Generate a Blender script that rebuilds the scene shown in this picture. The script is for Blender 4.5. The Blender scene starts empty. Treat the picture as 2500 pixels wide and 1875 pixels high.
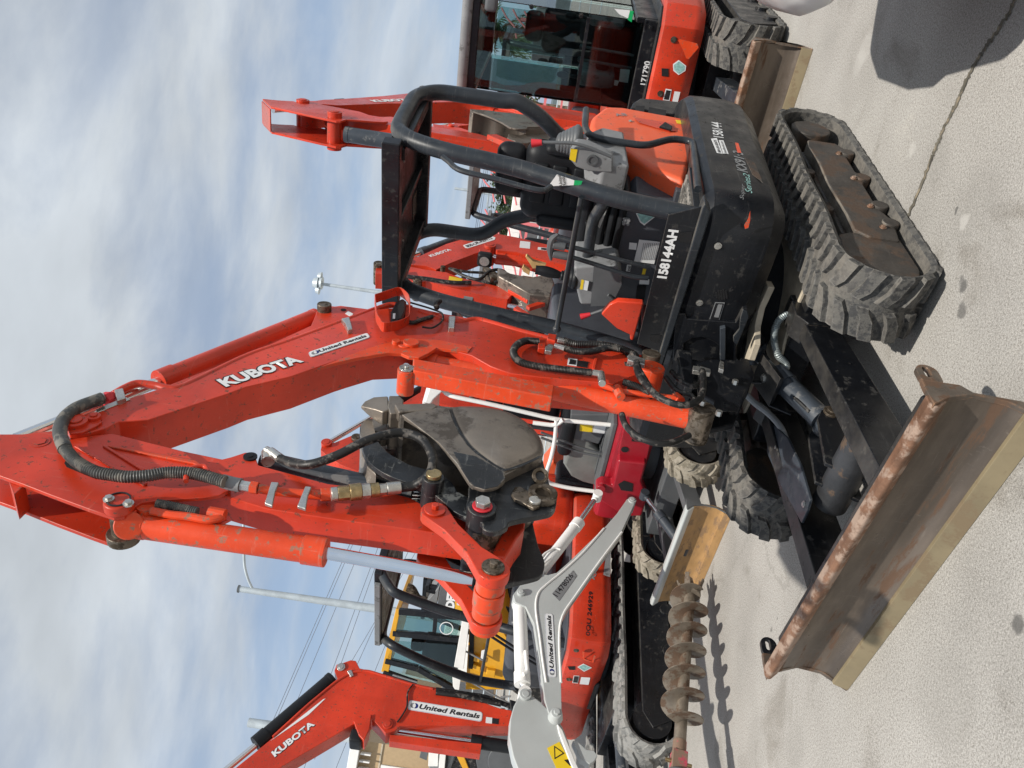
import bpy, bmesh, math, random
from mathutils import Vector, Matrix, Quaternion
random.seed(7)
SC = bpy.context.scene
COL = SC.collection
rad = math.radians
# ------------------------------------------------------------------ camera
ROLL = rad(8.22); FPX = 1880.0; EYE = 1.6      # photo held sideways: image right = down
cam = bpy.data.cameras.new("camera"); camo = bpy.data.objects.new("camera", cam); COL.objects.link(camo)
cam.sensor_width = 36.0; cam.lens = FPX / 2500 * 36.0
cam.clip_start = 0.05; cam.clip_end = 3000
s_, c_ = math.sin(ROLL), math.cos(ROLL)
camo.matrix_world = Matrix(((s_, c_, 0, 0), (0, 0, -1, 0), (-c_, s_, 0, EYE), (0, 0, 0, 1)))
SC.camera = camo
# ------------------------------------------------------------------ light
SUN_EL, SUN_AZ = 59.5, -83.0      # direction towards the sun, azimuth counted from +X
SUN_STR, SKY_STR, EXPO = 4.4, 0.115, 0.15
W = bpy.data.worlds.new("World"); SC.world = W; W.use_nodes = True
def build_world():
    nt = W.node_tree; nt.nodes.clear(); N = nt.nodes.new; L = nt.links.new
    out = N("ShaderNodeOutputWorld"); bg = N("ShaderNodeBackground"); sky = N("ShaderNodeTexSky")
    sky.sky_type = 'NISHITA'; sky.sun_disc = False; sky.sun_elevation = rad(SUN_EL)
    sky.sun_rotation = rad(90.0 - SUN_AZ); sky.air_density = 1.0; sky.dust_density = 0.6; sky.ozone_density = 1.2
    tc = N("ShaderNodeTexCoord"); sep = N("ShaderNodeSeparateXYZ"); L(tc.outputs['Generated'], sep.inputs[0])
    # project the direction on a flat cloud layer
    mx = N("ShaderNodeMath"); mx.operation = 'MAXIMUM'; L(sep.outputs[2], mx.inputs[0]); mx.inputs[1].default_value = 0.0
    ad = N("ShaderNodeMath"); ad.operation = 'ADD'; L(mx.outputs[0], ad.inputs[0]); ad.inputs[1].default_value = 0.25
    dx = N("ShaderNodeMath"); dx.operation = 'DIVIDE'; L(sep.outputs[0], dx.inputs[0]); L(ad.outputs[0], dx.inputs[1])
    dy = N("ShaderNodeMath"); dy.operation = 'DIVIDE'; L(sep.outputs[1], dy.inputs[0]); L(ad.outputs[0], dy.inputs[1])
    cb = N("ShaderNodeCombineXYZ"); L(dx.outputs[0], cb.inputs[0]); L(dy.outputs[0], cb.inputs[1])
    mp = N("ShaderNodeMapping"); L(cb.outputs[0], mp.inputs[0]); mp.inputs['Rotation'].default_value = (0, 0, rad(25)); mp.inputs['Scale'].default_value = (1.1, 1.7, 1); mp.inputs['Location'].default_value = (3.1, 1.4, 0)
    n1 = N("ShaderNodeTexNoise"); L(mp.outputs[0], n1.inputs[0]); n1.inputs['Scale'].default_value = 1.5; n1.inputs['Detail'].default_value = 8; n1.inputs['Roughness'].default_value = .56; n1.inputs['Distortion'].default_value = .25
    r1 = N("ShaderNodeMapRange"); L(n1.outputs[0], r1.inputs[0]); r1.inputs[1].default_value = .33; r1.inputs[2].default_value = .66; r1.interpolation_type = 'SMOOTHSTEP'
    # more cover higher up
    hi = N("ShaderNodeMapRange"); L(sep.outputs[2], hi.inputs[0]); hi.inputs[1].default_value = .06; hi.inputs[2].default_value = .5; hi.inputs[3].default_value = .0; hi.inputs[4].default_value = .54
    mul = N("ShaderNodeMath"); mul.operation = 'MULTIPLY'; L(r1.outputs[0], mul.inputs[0]); mul.inputs[1].default_value = .75
    m2 = N("ShaderNodeMath"); m2.operation = 'MULTIPLY_ADD'; L(mul.outputs[0], m2.inputs[0]); m2.inputs[1].default_value = .85; L(hi.outputs[0], m2.inputs[2]); m2.use_clamp = True
    n2 = N("ShaderNodeTexNoise"); L(mp.outputs[0], n2.inputs[0]); n2.inputs['Scale'].default_value = 2.2; n2.inputs['Detail'].default_value = 6
    cr = N("ShaderNodeMapRange"); L(n2.outputs[0], cr.inputs[0]); cr.inputs[1].default_value = .3; cr.inputs[2].default_value = .7; cr.inputs[3].default_value = 4.7; cr.inputs[4].default_value = 6.5
    cc = N("ShaderNodeVectorMath"); cc.operation = 'SCALE'; cc.inputs[0].default_value = (.86, .93, 1.0); L(cr.outputs[0], cc.inputs['Scale'])
    mix = N("ShaderNodeMix"); mix.data_type = 'RGBA'; L(m2.outputs[0], mix.inputs[0])
    lo = N("ShaderNodeMapRange"); L(sep.outputs[2], lo.inputs[0]); lo.inputs[1].default_value = .0; lo.inputs[2].default_value = .32; lo.inputs[3].default_value = .85; lo.inputs[4].default_value = .0; lo.interpolation_type = 'SMOOTHSTEP'
    hb_ = N("ShaderNodeMix"); hb_.data_type = 'RGBA'; L(lo.outputs[0], hb_.inputs[0]); L(sky.outputs[0], hb_.inputs[6]); hb_.inputs[7].default_value = (2.6, 3.3, 4.8, 1); L(hb_.outputs[2], mix.inputs[6]); L(cc.outputs[0], mix.inputs[7])
    L(mix.outputs[2], bg.inputs[0]); bg.inputs[1].default_value = SKY_STR; L(bg.outputs[0], out.inputs[0])
build_world()
sl = bpy.data.lights.new("sun", 'SUN'); slo = bpy.data.objects.new("sun", sl); COL.objects.link(slo)
sl.energy = SUN_STR; sl.angle = rad(0.9); sl.color = (1.0, .95, .87)
sd = Vector((math.cos(rad(SUN_EL)) * math.cos(rad(SUN_AZ)), math.cos(rad(SUN_EL)) * math.sin(rad(SUN_AZ)), math.sin(rad(SUN_EL))))
slo.rotation_euler = sd.to_track_quat('Z', 'Y').to_euler(); slo.location = (3, -3, 8)
SC.view_settings.view_transform = 'Standard'; SC.view_settings.look = 'None'; SC.view_settings.exposure = EXPO; SC.view_settings.gamma = 1
SC.cycles.use_denoising = True
# ------------------------------------------------------------------ reading places: a view ray meets a real plane of a machine
CR = dict(a=(900,0,.36166),b=(1100,350,.31646),c=(850,500,.31646),d=(1600,200,.36166),e=(1650,700,.38584),f=(800,900,.36166),g=(0,900,.36166),h=(500,1275,.36166),i=(1200,1275,.36166),j=(600,650,.36166),k=(1350,900,.36166),l=(900,1200,.27125),m=(1600,0,.40687),n=(640,180,.22604),o=(1100,430,.18083),p=(1500,150,.18083),r=(1500,650,.18083),s=(500,1575,.18083),t=(850,1575,.18083),u=(1200,1575,.18083),w=(0,0,1.1302),z=(0,0,1))
def ray(c, x, y):
    a = CR[c]; X = a[0] + a[2] * x; Y = a[1] + a[2] * y
    du = 1875 - Y - 937.5; dv = X - 1250
    return Vector(((du * c_ + dv * s_) / FPX, 1, -(dv * c_ - du * s_) / FPX))
CAMP = Vector((0, 0, EYE))
class Frame:
    """A machine's own axes: f forward, l to its left, z up."""
    def __init__(s, x, y, az, z=0):
        s.o = Vector((x, y, z)); a = rad(az); s.az = a
        s.f = Vector((math.cos(a), math.sin(a), 0)); s.l = Vector((-math.sin(a), math.cos(a), 0))
    def w(s, p): return s.o + s.f * p[0] + s.l * p[1] + Vector((0, 0, p[2]))
    def loc(s, p):
        d = p - s.o; return (d.dot(s.f), d.dot(s.l), d.z)
    def _h(s, c, q, n, v):
        r = ray(c, *q); t = ((s.o - CAMP).dot(n) + v) / r.dot(n); return s.loc(CAMP + r * t)
    def pl(s, c, pts, lat): return [(p[0], p[2]) for p in (s._h(c, q, s.l, lat) for q in pts)]      # -> (f,z)
    def pf(s, c, pts, fw): return [(p[1], p[2]) for p in (s._h(c, q, s.f, fw) for q in pts)]        # -> (l,z)
    def pz(s, c, pts, z): return [(p[0], p[1]) for p in (s._h(c, q, Vector((0, 0, 1)), z) for q in pts)]
    def PL(s, c, pts, lat): return [s._h(c, q, s.l, lat) for q in pts]
    def PF(s, c, pts, fw): return [s._h(c, q, s.f, fw) for q in pts]
    def PZ(s, c, pts, z): return [s._h(c, q, Vector((0, 0, 1)), z) for q in pts]
WORLD = Frame(0, 0, 0)
# ------------------------------------------------------------------ mesh building
def area2(p):
    return sum(p[i][0] * p[(i + 1) % len(p)][1] - p[(i + 1) % len(p)][0] * p[i][1] for i in range(len(p)))
def catmull(P, n=6, closed=False):
    P = [Vector(p) for p in P]; out = []
    m = len(P)
    for i in range(m if closed else m - 1):
        p1, p2 = P[i], P[(i + 1) % m]
        p0 = P[(i - 1) % m] if (closed or i > 0) else p1 * 2 - p2
        p3 = P[(i + 2) % m] if (closed or i + 2 < m) else p2 * 2 - p1
        for k in range(n):
            t = k / n
            out.append(.5 * ((2 * p1) + (p2 - p0) * t + (2 * p0 - 5 * p1 + 4 * p2 - p3) * t * t + (3 * p1 - p0 - 3 * p2 + p3) * t ** 3))
    if not closed: out.append(P[-1])
    return out
def smooth2(pts, n=4, closed=True):
    return [(v.x, v.y) for v in catmull([(a, b, 0) for a, b in pts], n, closed)]
def fillet(P, r, n=5):
    """round the inner corners of a 3D polyline"""
    P = [Vector(p) for p in P]; out = [P[0]]
    for i in range(1, len(P) - 1):
        a, b, c = P[i - 1], P[i], P[i + 1]
        d1 = (a - b); d2 = (c - b); k = min(r, d1.length * .48, d2.length * .48)
        s = b + d1.normalized() * k; e = b + d2.normalized() * k
        for j in range(n + 1):
            t = j / n; out.append(s * (1 - t) ** 2 + b * 2 * t * (1 - t) + e * t * t)
    out.append(P[-1]); return out
class MB:
    def __init__(s, fr=None): s.fr = fr or WORLD; s.bm = bmesh.new()
    def v(s, p): return s.bm.verts.new(s.fr.w(p))
    def face(s, vs):
        try: return s.bm.faces.new(vs)
        except ValueError: return None
    def poly(s, P): s.face([s.v(p) for p in P]); return s
    def prism(s, A, Bp):
        a = [s.v(p) for p in A]; b = [s.v(p) for p in Bp]; n = len(a)
        s.face(a[::-1]); s.face(b)
        for i in range(n): s.face([a[i], a[(i + 1) % n], b[(i + 1) % n], b[i]])
        return s
    def side(s, fz, l0, l1): return s.prism([(f, l0, z) for f, z in fz], [(f, l1, z) for f, z in fz])
    def front(s, lz, f0, f1): return s.prism([(f0, l, z) for l, z in lz], [(f1, l, z) for l, z in lz])
    def plan(s, fl, z0, z1): return s.prism([(f, l, z0) for f, l in fl], [(f, l, z1) for f, l in fl])
    def box(s, f0, f1, l0, l1, z0, z1): return s.plan([(f0, l0), (f1, l0), (f1, l1), (f0, l1)], z0, z1)
    def bar(s, p, q, w, h, up=(0, 0, 1)):
        p, q, up = Vector(p), Vector(q), Vector(up); d = (q - p).normalized(); x = d.cross(up).normalized(); y = x.cross(d)
        c = [(-w / 2, -h / 2), (w / 2, -h / 2), (w / 2, h / 2), (-w / 2, h / 2)]
        return s.prism([p + x * a + y * b for a, b in c], [q + x * a + y * b for a, b in c])
    def cyl(s, p, q, r, n=20, r2=None):
        p, q = Vector(p), Vector(q); d = (q - p).normalized(); x = d.orthogonal().normalized(); y = d.cross(x); r2 = r if r2 is None else r2
        c = [(math.cos(2 * math.pi * i / n), math.sin(2 * math.pi * i / n)) for i in range(n)]
        return s.prism([p + (x * a + y * b) * r for a, b in c], [q + (x * a + y * b) * r2 for a, b in c])
    def ring(s, p, q, r, ri, n=24):
        p, q = Vector(p), Vector(q); d = (q - p).normalized(); x = d.orthogonal().normalized(); y = d.cross(x)
        L = []
        for P, R in ((p, ri), (p, r), (q, r), (q, ri)):
            L.append([s.v(P + (x * math.cos(2 * math.pi * i / n) + y * math.sin(2 * math.pi * i / n)) * R) for i in range(n)])
        for k in range(4):
            A, B_ = L[k], L[(k + 1) % 4]
            for i in range(n): s.face([A[i], A[(i + 1) % n], B_[(i + 1) % n], B_[i]])
        return s
    def tube(s, P, r, n=10, cap=True, ribs=0, rr=None):
        P = [Vector(p) for p in P]
        if ribs:      # corrugated: resample densely
            Q = [P[0]]; step = ribs / 2; acc = 0
            for a, b in zip(P, P[1:]):
                L_ = (b - a).length; t = step - acc
                while t <= L_: Q.append(a.lerp(b, t / L_)); t += step
                acc = (acc + L_) % step
            P = Q
        rings = []; x = None
        for i, p in enumerate(P):
            d = (P[min(i + 1, len(P) - 1)] - P[max(i - 1, 0)]).normalized()
            x = (x - d * x.dot(d)).normalized() if x is not None and (x - d * x.dot(d)).length > 1e-5 else d.orthogonal().normalized()
            y = d.cross(x); R = rr(i / (len(P) - 1)) if rr else r
            if ribs and i % 2: R *= .86
            rings.append([s.v(p + (x * math.cos(2 * math.pi * k / n) + y * math.sin(2 * math.pi * k / n)) * R) for k in range(n)])
        for A, B_ in zip(rings, rings[1:]):
            for k in range(n): s.face([A[k], A[(k + 1) % n], B_[(k + 1) % n], B_[k]])
        if cap: s.face(rings[0][::-1]); s.face(rings[-1])
        return s
    def rings(s, L, cap=True):
        R = [[s.v(p) for p in l] for l in L]; n = len(R[0])
        for A, B_ in zip(R, R[1:]):
            for k in range(n): s.face([A[k], A[(k + 1) % n], B_[(k + 1) % n], B_[k]])
        if cap: s.face(R[0][::-1]); s.face(R[-1])
        return s
    def ball(s, c, r, n=12, sc=(1, 1, 1)):
        c = Vector(c); L = []
        for i in range(1, n // 2 + 1):
            a = math.pi * (i - .5) / (n // 2)
            L.append([c + Vector((r * sc[0] * math.sin(a) * math.cos(2 * math.pi * k / n), r * sc[1] * math.sin(a) * math.sin(2 * math.pi * k / n), r * sc[2] * math.cos(a))) for k in range(n)])
        return s.rings(L)
    def rbox(s, f0, f1, l0, l1, z0, z1, r=.05, n=4):
        """box with rounded corners in all directions (superellipsoid-like cage)"""
        cx, cy, cz = (f0 + f1) / 2, (l0 + l1) / 2, (z0 + z1) / 2
        hx, hy, hz = abs(f1 - f0) / 2, abs(l1 - l0) / 2, abs(z1 - z0) / 2; r = min(r, hx, hy, hz)
        L = []
        lev = [(-hz + r - r * math.sin(a), r * math.cos(a)) for a in [math.pi / 2 * (1 - i / n) for i in range(n + 1)]]
        lev += [(hz - r + r * math.sin(a), r * math.cos(a)) for a in [math.pi / 2 * i / n for i in range(n + 1)]]
        for z, q in lev:
            q = max(q, r * .08); ring = []
            for sx, sy, a0 in ((1, 1, 0), (-1, 1, 90), (-1, -1, 180), (1, -1, 270)):
                for k in range(n + 1):
                    a = rad(a0 + 90 * k / n); ring.append((cx + sx * (hx - r) + q * math.cos(a), cy + sy * (hy - r) + q * math.sin(a), cz + z))
            L.append(ring)
        return s.rings(L)
    def build(s, name, mat, parent=None, bev=0, ang=35, label=None):
        bmesh.ops.recalc_face_normals(s.bm, faces=s.bm.faces)
        root = parent
        M = Matrix()
        while root is not None:
            if root.get('_fr'): M = FRM[root['_fr']].inverted(); break
            root = root.parent
        s.bm.transform(M)
        me = bpy.data.meshes.new(name); s.bm.to_mesh(me); s.bm.free()
        me.materials.append(mat)
        me.shade_smooth()
        try: me.set_sharp_from_angle(angle=rad(ang))
        except Exception: pass
        o = bpy.data.objects.new(name, me); COL.objects.link(o)
        if parent: o.parent = parent
        if bev:
            b = o.modifiers.new("bevel", 'BEVEL'); b.width = bev; b.segments = 2; b.limit_method = 'ANGLE'; b.angle_limit = rad(40); b.harden_normals = True
        if label: o['label'] = label
        return o
FRM = {}
def tag(o, label, cat, group=None, kind=None):
    if label: o['label'] = label
    if cat: o['category'] = cat
    if group: o['group'] = group
    if kind: o['kind'] = kind
    return o
def thing(name, fr, label, cat, group=None):
    o = bpy.data.objects.new(name, None); COL.objects.link(o); o.empty_display_size = .2
    o.location = fr.o; o.rotation_euler = (0, 0, fr.az)
    k = 'f%d' % len(FRM); FRM[k] = Matrix.Translation(fr.o) @ Matrix.Rotation(fr.az, 4, 'Z'); o['_fr'] = k
    return tag(o, label, cat, group)
# ------------------------------------------------------------------ materials
def mat(name, col, rough=.45, metal=0, coat=0, var=.15, vs=6, spots=None, spot_amt=.0, spot_scale=14, bump=0, bscale=60, scratch=None, sc_amt=.3, sc_scale=3, dust=0, wear=None, wr=.006, spec=.5, stretch=(1, 1, 1)):
    m = bpy.data.materials.new(name); m.use_nodes = True; nt = m.node_tree; N = nt.nodes.new; L = nt.links.new
    b = nt.nodes['Principled BSDF']; tc = N("ShaderNodeTexCoord"); v = tc.outputs['Object']
    def noise(scale, det=4, ro=.55, off=0, st=None):
        mp = N("ShaderNodeMapping"); mp.inputs['Location'].default_value = (off, off * .7, off * .3); L(v, mp.inputs[0])
        if st: mp.inputs['Scale'].default_value = st
        n = N("ShaderNodeTexNoise"); n.inputs['Scale'].default_value = scale; n.inputs['Detail'].default_value = det; n.inputs['Roughness'].default_value = ro; L(mp.outputs[0], n.inputs[0]); return n.outputs[0]
    def rng(x, a, b_, c=0, d=1):
        r = N("ShaderNodeMapRange"); L(x, r.inputs[0]); r.inputs[1].default_value = a; r.inputs[2].default_value = b_; r.inputs[3].default_value = c; r.inputs[4].default_value = d; r.interpolation_type = 'SMOOTHSTEP'; return r.outputs[0]
    def mixc(f, A, B_):
        x = N("ShaderNodeMix"); x.data_type = 'RGBA'
        if isinstance(f, float): x.inputs[0].default_value = f
        else: L(f, x.inputs[0])
        for k, c in ((6, A), (7, B_)):
            if isinstance(c, tuple): x.inputs[k].default_value = (*c, 1)
            else: L(c, x.inputs[k])
        return x.outputs[2]
    d = tuple(c * (1 - var) for c in col); u = tuple(min(1, c * (1 + var)) for c in col)
    c = mixc(rng(noise(vs, 5, .6, 0, stretch), .3, .7), d, u)
    ro = rng(noise(vs * 2.3, 4, .6, 5), .3, .7, max(.05, rough - .1), min(1, rough + .12))
    if spots:
        f = rng(noise(spot_scale, 8, .68, 11, stretch), .60 - spot_amt * .28, .66 - spot_amt * .2)
        c = mixc(f, c, spots)
        mr = N("ShaderNodeMath"); mr.operation = 'MAXIMUM'; L(ro, mr.inputs[0]); k = N("ShaderNodeMath"); k.operation = 'MULTIPLY'; L(f, k.inputs[0]); k.inputs[1].default_value = .8; L(k.outputs[0], mr.inputs[1]); ro = mr.outputs[0]
    if scratch:
        f1 = rng(noise(sc_scale * 5, 8, .8, 3, (.35, .35, 6)), .57, .70); f2 = rng(noise(sc_scale * 7, 8, .8, 8, (4, 4, .3)), .58, .70)
        a = N("ShaderNodeMath"); a.operation = 'MAXIMUM'; L(f1, a.inputs[0]); L(f2, a.inputs[1]); q = N("ShaderNodeMath"); q.operation = 'MULTIPLY'; L(a.outputs[0], q.inputs[0]); q.inputs[1].default_value = sc_amt
        c = mixc(q.outputs[0], c, scratch)
    if dust:
        g = N("ShaderNodeNewGeometry"); sp = N("ShaderNodeSeparateXYZ"); L(g.outputs['Normal'], sp.inputs[0]); up = rng(sp.outputs[2], .55, .95); dn = rng(noise(vs * 1.7, 6, .65, 21), .35, .65, .25, 1); q = N("ShaderNodeMath"); q.operation = 'MULTIPLY'; L(up, q.inputs[0]); L(dn, q.inputs[1]); q2 = N("ShaderNodeMath"); q2.operation = 'MULTIPLY'; L(q.outputs[0], q2.inputs[0]); q2.inputs[1].default_value = dust
        c = mixc(q2.outputs[0], c, (.24, .215, .18)); a2 = N("ShaderNodeMath"); a2.operation = 'MAXIMUM'; L(ro, a2.inputs[0]); L(q2.outputs[0], a2.inputs[1]); ro = a2.outputs[0]
    if wear:
        bv = N("ShaderNodeBevel"); bv.samples = 4; bv.inputs['Radius'].default_value = wr; g = N("ShaderNodeNewGeometry"); dt = N("ShaderNodeVectorMath"); dt.operation = 'DOT_PRODUCT'; L(bv.outputs[0], dt.inputs[0]); L(g.outputs['Normal'], dt.inputs[1])
        em = rng(dt.outputs['Value'], .97, .86); wn = rng(noise(22, 6, .7, 31), .46, .60); q = N("ShaderNodeMath"); q.operation = 'MULTIPLY'; L(em, q.inputs[0]); L(wn, q.inputs[1]); c = mixc(q.outputs[0], c, wear)
    L(c, b.inputs['Base Color']); L(ro, b.inputs['Roughness']); b.inputs['Metallic'].default_value = metal; b.inputs['Coat Weight'].default_value = coat; b.inputs['Specular IOR Level'].default_value = spec
    if bump:
        bp = N("ShaderNodeBump"); bp.inputs['Strength'].default_value = bump; bp.inputs['Distance'].default_value = .01; L(noise(bscale, 6, .6, 2), bp.inputs['Height']); L(bp.outputs[0], b.inputs['Normal'])
    return m
M = {}
M['red'] = mat("red_orange_paint", (.54, .037, .011), .38, coat=.1, spec=.4, var=.24, vs=2.1, spots=(.17, .05, .03), spot_amt=.07, spot_scale=46, bump=.03, bscale=20, scratch=(.62, .20, .14), sc_amt=.34, sc_scale=1.6, dust=.4, wear=(.16, .05, .035))
M['red2'] = mat("worn_orange_paint", (.66, .060, .014), .42, spec=.38, var=.16, vs=4, spots=(.30, .13, .085), spot_amt=.16, spot_scale=34, bump=.1, bscale=30, scratch=(.55, .32, .24), sc_amt=.4, sc_scale=2, dust=.5, wear=(.17, .10, .07), wr=.01)
M['hood'] = mat("bright_orange_plastic", (.72, .105, .035), .5, var=.06, vs=4, spots=(.45, .12, .07), spot_amt=.1, spot_scale=30)
M['crimson'] = mat("crimson_paint", (.30, .008, .018), .4, coat=.2, var=.08)
M['black'] = mat("black_paint", (.0075, .0085, .011), .36, spec=.36, var=.3, vs=4, spots=(.03, .029, .028), spot_amt=.12, spot_scale=22, scratch=(.16, .16, .155), sc_amt=.22, sc_scale=1.8, bump=.03, dust=.16, wear=(.10, .085, .07))
M['post'] = mat("charcoal_post_paint", (.017, .021, .026), .40, spec=.4, var=.25, vs=5, scratch=(.34, .33, .31), sc_amt=.3, sc_scale=3, dust=.35)
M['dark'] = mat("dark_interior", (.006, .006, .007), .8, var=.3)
M['seat'] = mat("black_vinyl", (.008, .009, .011), .5, spec=.3, var=.2, bump=.1, bscale=200)
M['rub'] = mat("black_hose_rubber", (.010, .010, .010), .5, spec=.4, var=.3, spots=(.10, .09, .08), spot_amt=.3, spot_scale=25)
M['hoseg'] = mat("dusty_spiral_hose", (.055, .057, .055), .55, var=.3, vs=20, spots=(.16, .15, .13), spot_amt=.35, spot_scale=25)
M['track'] = mat("dusty_track_rubber", (.047, .047, .047), .8, spec=.3, var=.22, vs=7, spots=(.10, .096, .088), spot_amt=.6, spot_scale=30, bump=.5, bscale=60, dust=.45, wear=(.19, .18, .165), wr=.012)
M['tracktan'] = mat("clay_covered_track_rubber", (.16, .14, .105), .9, var=.25, vs=9, spots=(.27, .24, .19), spot_amt=.6, spot_scale=10, bump=.6, bscale=35)
M['trackg'] = mat("grey_dust_track_rubber", (.12, .12, .115), .9, var=.3, vs=7, spots=(.24, .235, .22), spot_amt=.6, spot_scale=9, bump=.6, bscale=35)
M['tframe'] = mat("dirty_track_frame", (.042, .036, .031), .6, var=.35, vs=5, spots=(.075, .048, .032), spot_amt=.45, spot_scale=7, bump=.3, dust=.8, scratch=(.16, .14, .12), sc_amt=.3, sc_scale=2)
M['rust'] = mat("worn_brown_blade_steel", (.135, .108, .086), .36, metal=.4, var=.32, vs=2.5, spots=(.14, .085, .055), spot_amt=.26, spot_scale=4, bump=.1, bscale=40, scratch=(.26, .22, .18), sc_amt=.5, sc_scale=2.4, stretch=(3, .5, 3), wear=(.30, .17, .10), wr=.012)
M['tube'] = mat("dark_tube_with_rust_bloom", (.028, .029, .032), .5, var=.3, vs=4, spots=(.085, .055, .036), spot_amt=.12, spot_scale=9, bump=.2)
M['rustedge'] = mat("rusty_worn_lip", (.21, .11, .065), .5, metal=.35, var=.35, vs=8, spots=(.36, .26, .2), spot_amt=.5, spot_scale=9, bump=.4, bscale=50)
M['edge'] = mat("dusty_cutting_edge", (.235, .19, .115), .6, metal=.2, var=.12, vs=4, spots=(.2, .15, .09), spot_amt=.35, spot_scale=7)
M['bucket'] = mat("worn_bucket_steel", (.205, .175, .145), .38, metal=.5, var=.22, vs=3, spots=(.09, .078, .068), spot_amt=.3, spot_scale=5, bump=.12, bscale=50, scratch=(.34, .32, .29), sc_amt=.3, sc_scale=2.2, wear=(.42, .40, .36))
M['bblack'] = mat("scraped_black_bucket", (.014, .016, .019), .40, var=.4, vs=5, spots=(.12, .125, .12), spot_amt=.05, spot_scale=12, scratch=(.30, .30, .28), sc_amt=.6, sc_scale=2.6, bump=.08, wear=(.26, .23, .19))
M['pin'] = mat("greasy_pin_steel", (.16, .13, .10), .45, metal=.6, var=.35, vs=14, spots=(.06, .045, .03), spot_amt=.5, spot_scale=25, bump=.2)
M['chrome'] = mat("chrome_rod", (.72, .72, .72), .12, metal=1, var=.04)
M['zinc'] = mat("zinc_fitting", (.5, .49, .46), .32, metal=.85, var=.12, vs=25)
M['brass'] = mat("brass_fitting", (.36, .27, .14), .35, metal=.85, var=.25, vs=40)
M['bluegrey'] = mat("blue_grey_cylinder_paint", (.035, .042, .052), .4, var=.2, vs=5, spots=(.12, .12, .12), spot_amt=.2, spot_scale=12, coat=.15)
M['greycover'] = mat("slate_plastic_cover", (.055, .06, .072), .5, var=.1)
M['console'] = mat("grey_console_plastic", (.2, .205, .21), .55, var=.12, spots=(.1, .1, .1), spot_amt=.15)
M['white'] = mat("white_paint", (.78, .77, .74), .4, coat=.2, var=.04)
M['lgrey'] = mat("light_grey_paint", (.42, .44, .43), .4, coat=.2, var=.05, vs=3)
M['dgrey'] = mat("dark_grey_paint", (.09, .095, .1), .5, var=.12)
M['yellow'] = mat("yellow_machine_paint", (.66, .33, .015), .4, coat=.2, var=.08)
M['tan'] = mat("dusty_tan_steel", (.44, .38, .29), .8, var=.2, vs=7, bump=.2)
M['bladetan'] = mat("ochre_blade_face", (.36, .21, .085), .55, var=.15, vs=6, spots=(.24, .15, .08), spot_amt=.35, spot_scale=6, stretch=(1, 1, 3))
M['auger'] = mat("dirty_auger_steel", (.22, .185, .145), .5, metal=.4, var=.25, vs=9, spots=(.14, .09, .06), spot_amt=.4, spot_scale=9, bump=.2)
M['wood'] = mat("pine_wood", (.52, .33, .14), .7, var=.15, vs=5, stretch=(1, 1, 6))
M['stick'] = mat("white_sticker", (.72, .73, .73), .45, var=.02)
M['sticky'] = mat("yellow_sticker", (.78, .55, .02), .45, var=.03)
M['teal'] = mat("faded_teal_sticker", (.26, .47, .44), .5, var=.25, vs=60)
M['ink'] = mat("black_ink", (.01, .01, .012), .5, var=.02)
M['navy'] = mat("navy_ink", (.01, .02, .14), .5, var=.02)
M['grn'] = mat("green_ink", (.0, .35, .1), .5, var=.02)
M['pinkp'] = mat("pink_marking_paint", (.50, .06, .10), .7, var=.25, vs=8, spots=(.20, .13, .09), spot_amt=.75, spot_scale=12, bump=.2)
M['redk'] = mat("red_knob", (.55, .02, .03), .45, var=.05)
M['mat'] = mat("dusty_floor_mat", (.10, .095, .085), .85, var=.35, vs=20, spots=(.3, .28, .25), spot_amt=.5, spot_scale=18, bump=.8, bscale=60)
M['lens'] = mat("lamp_lens", (.35, .33, .32), .1, var=.2, vs=80, metal=.3)
def glass(name, tint=(.70, .80, .79)):
    m = bpy.data.materials.new(name); m.use_nodes = True; nt = m.node_tree; N = nt.nodes.new; L = nt.links.new
    out = nt.nodes['Material Output']; nt.nodes.remove(nt.nodes['Principled BSDF'])
    t = N("ShaderNodeBsdfTransparent"); t.inputs[0].default_value = (*tint, 1); g = N("ShaderNodeBsdfGlossy"); g.inputs[1].default_value = .02; g.inputs[0].default_value = (.9, 1, 1, 1)
    fr = N("ShaderNodeFresnel"); fr.inputs[0].default_value = 1.5; mx = N("ShaderNodeMixShader"); L(fr.outputs[0], mx.inputs[0]); L(t.outputs[0], mx.inputs[1]); L(g.outputs[0], mx.inputs[2]); L(mx.outputs[0], out.inputs[0]); return m
M['glass'] = glass("tinted_cab_glass")
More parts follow.
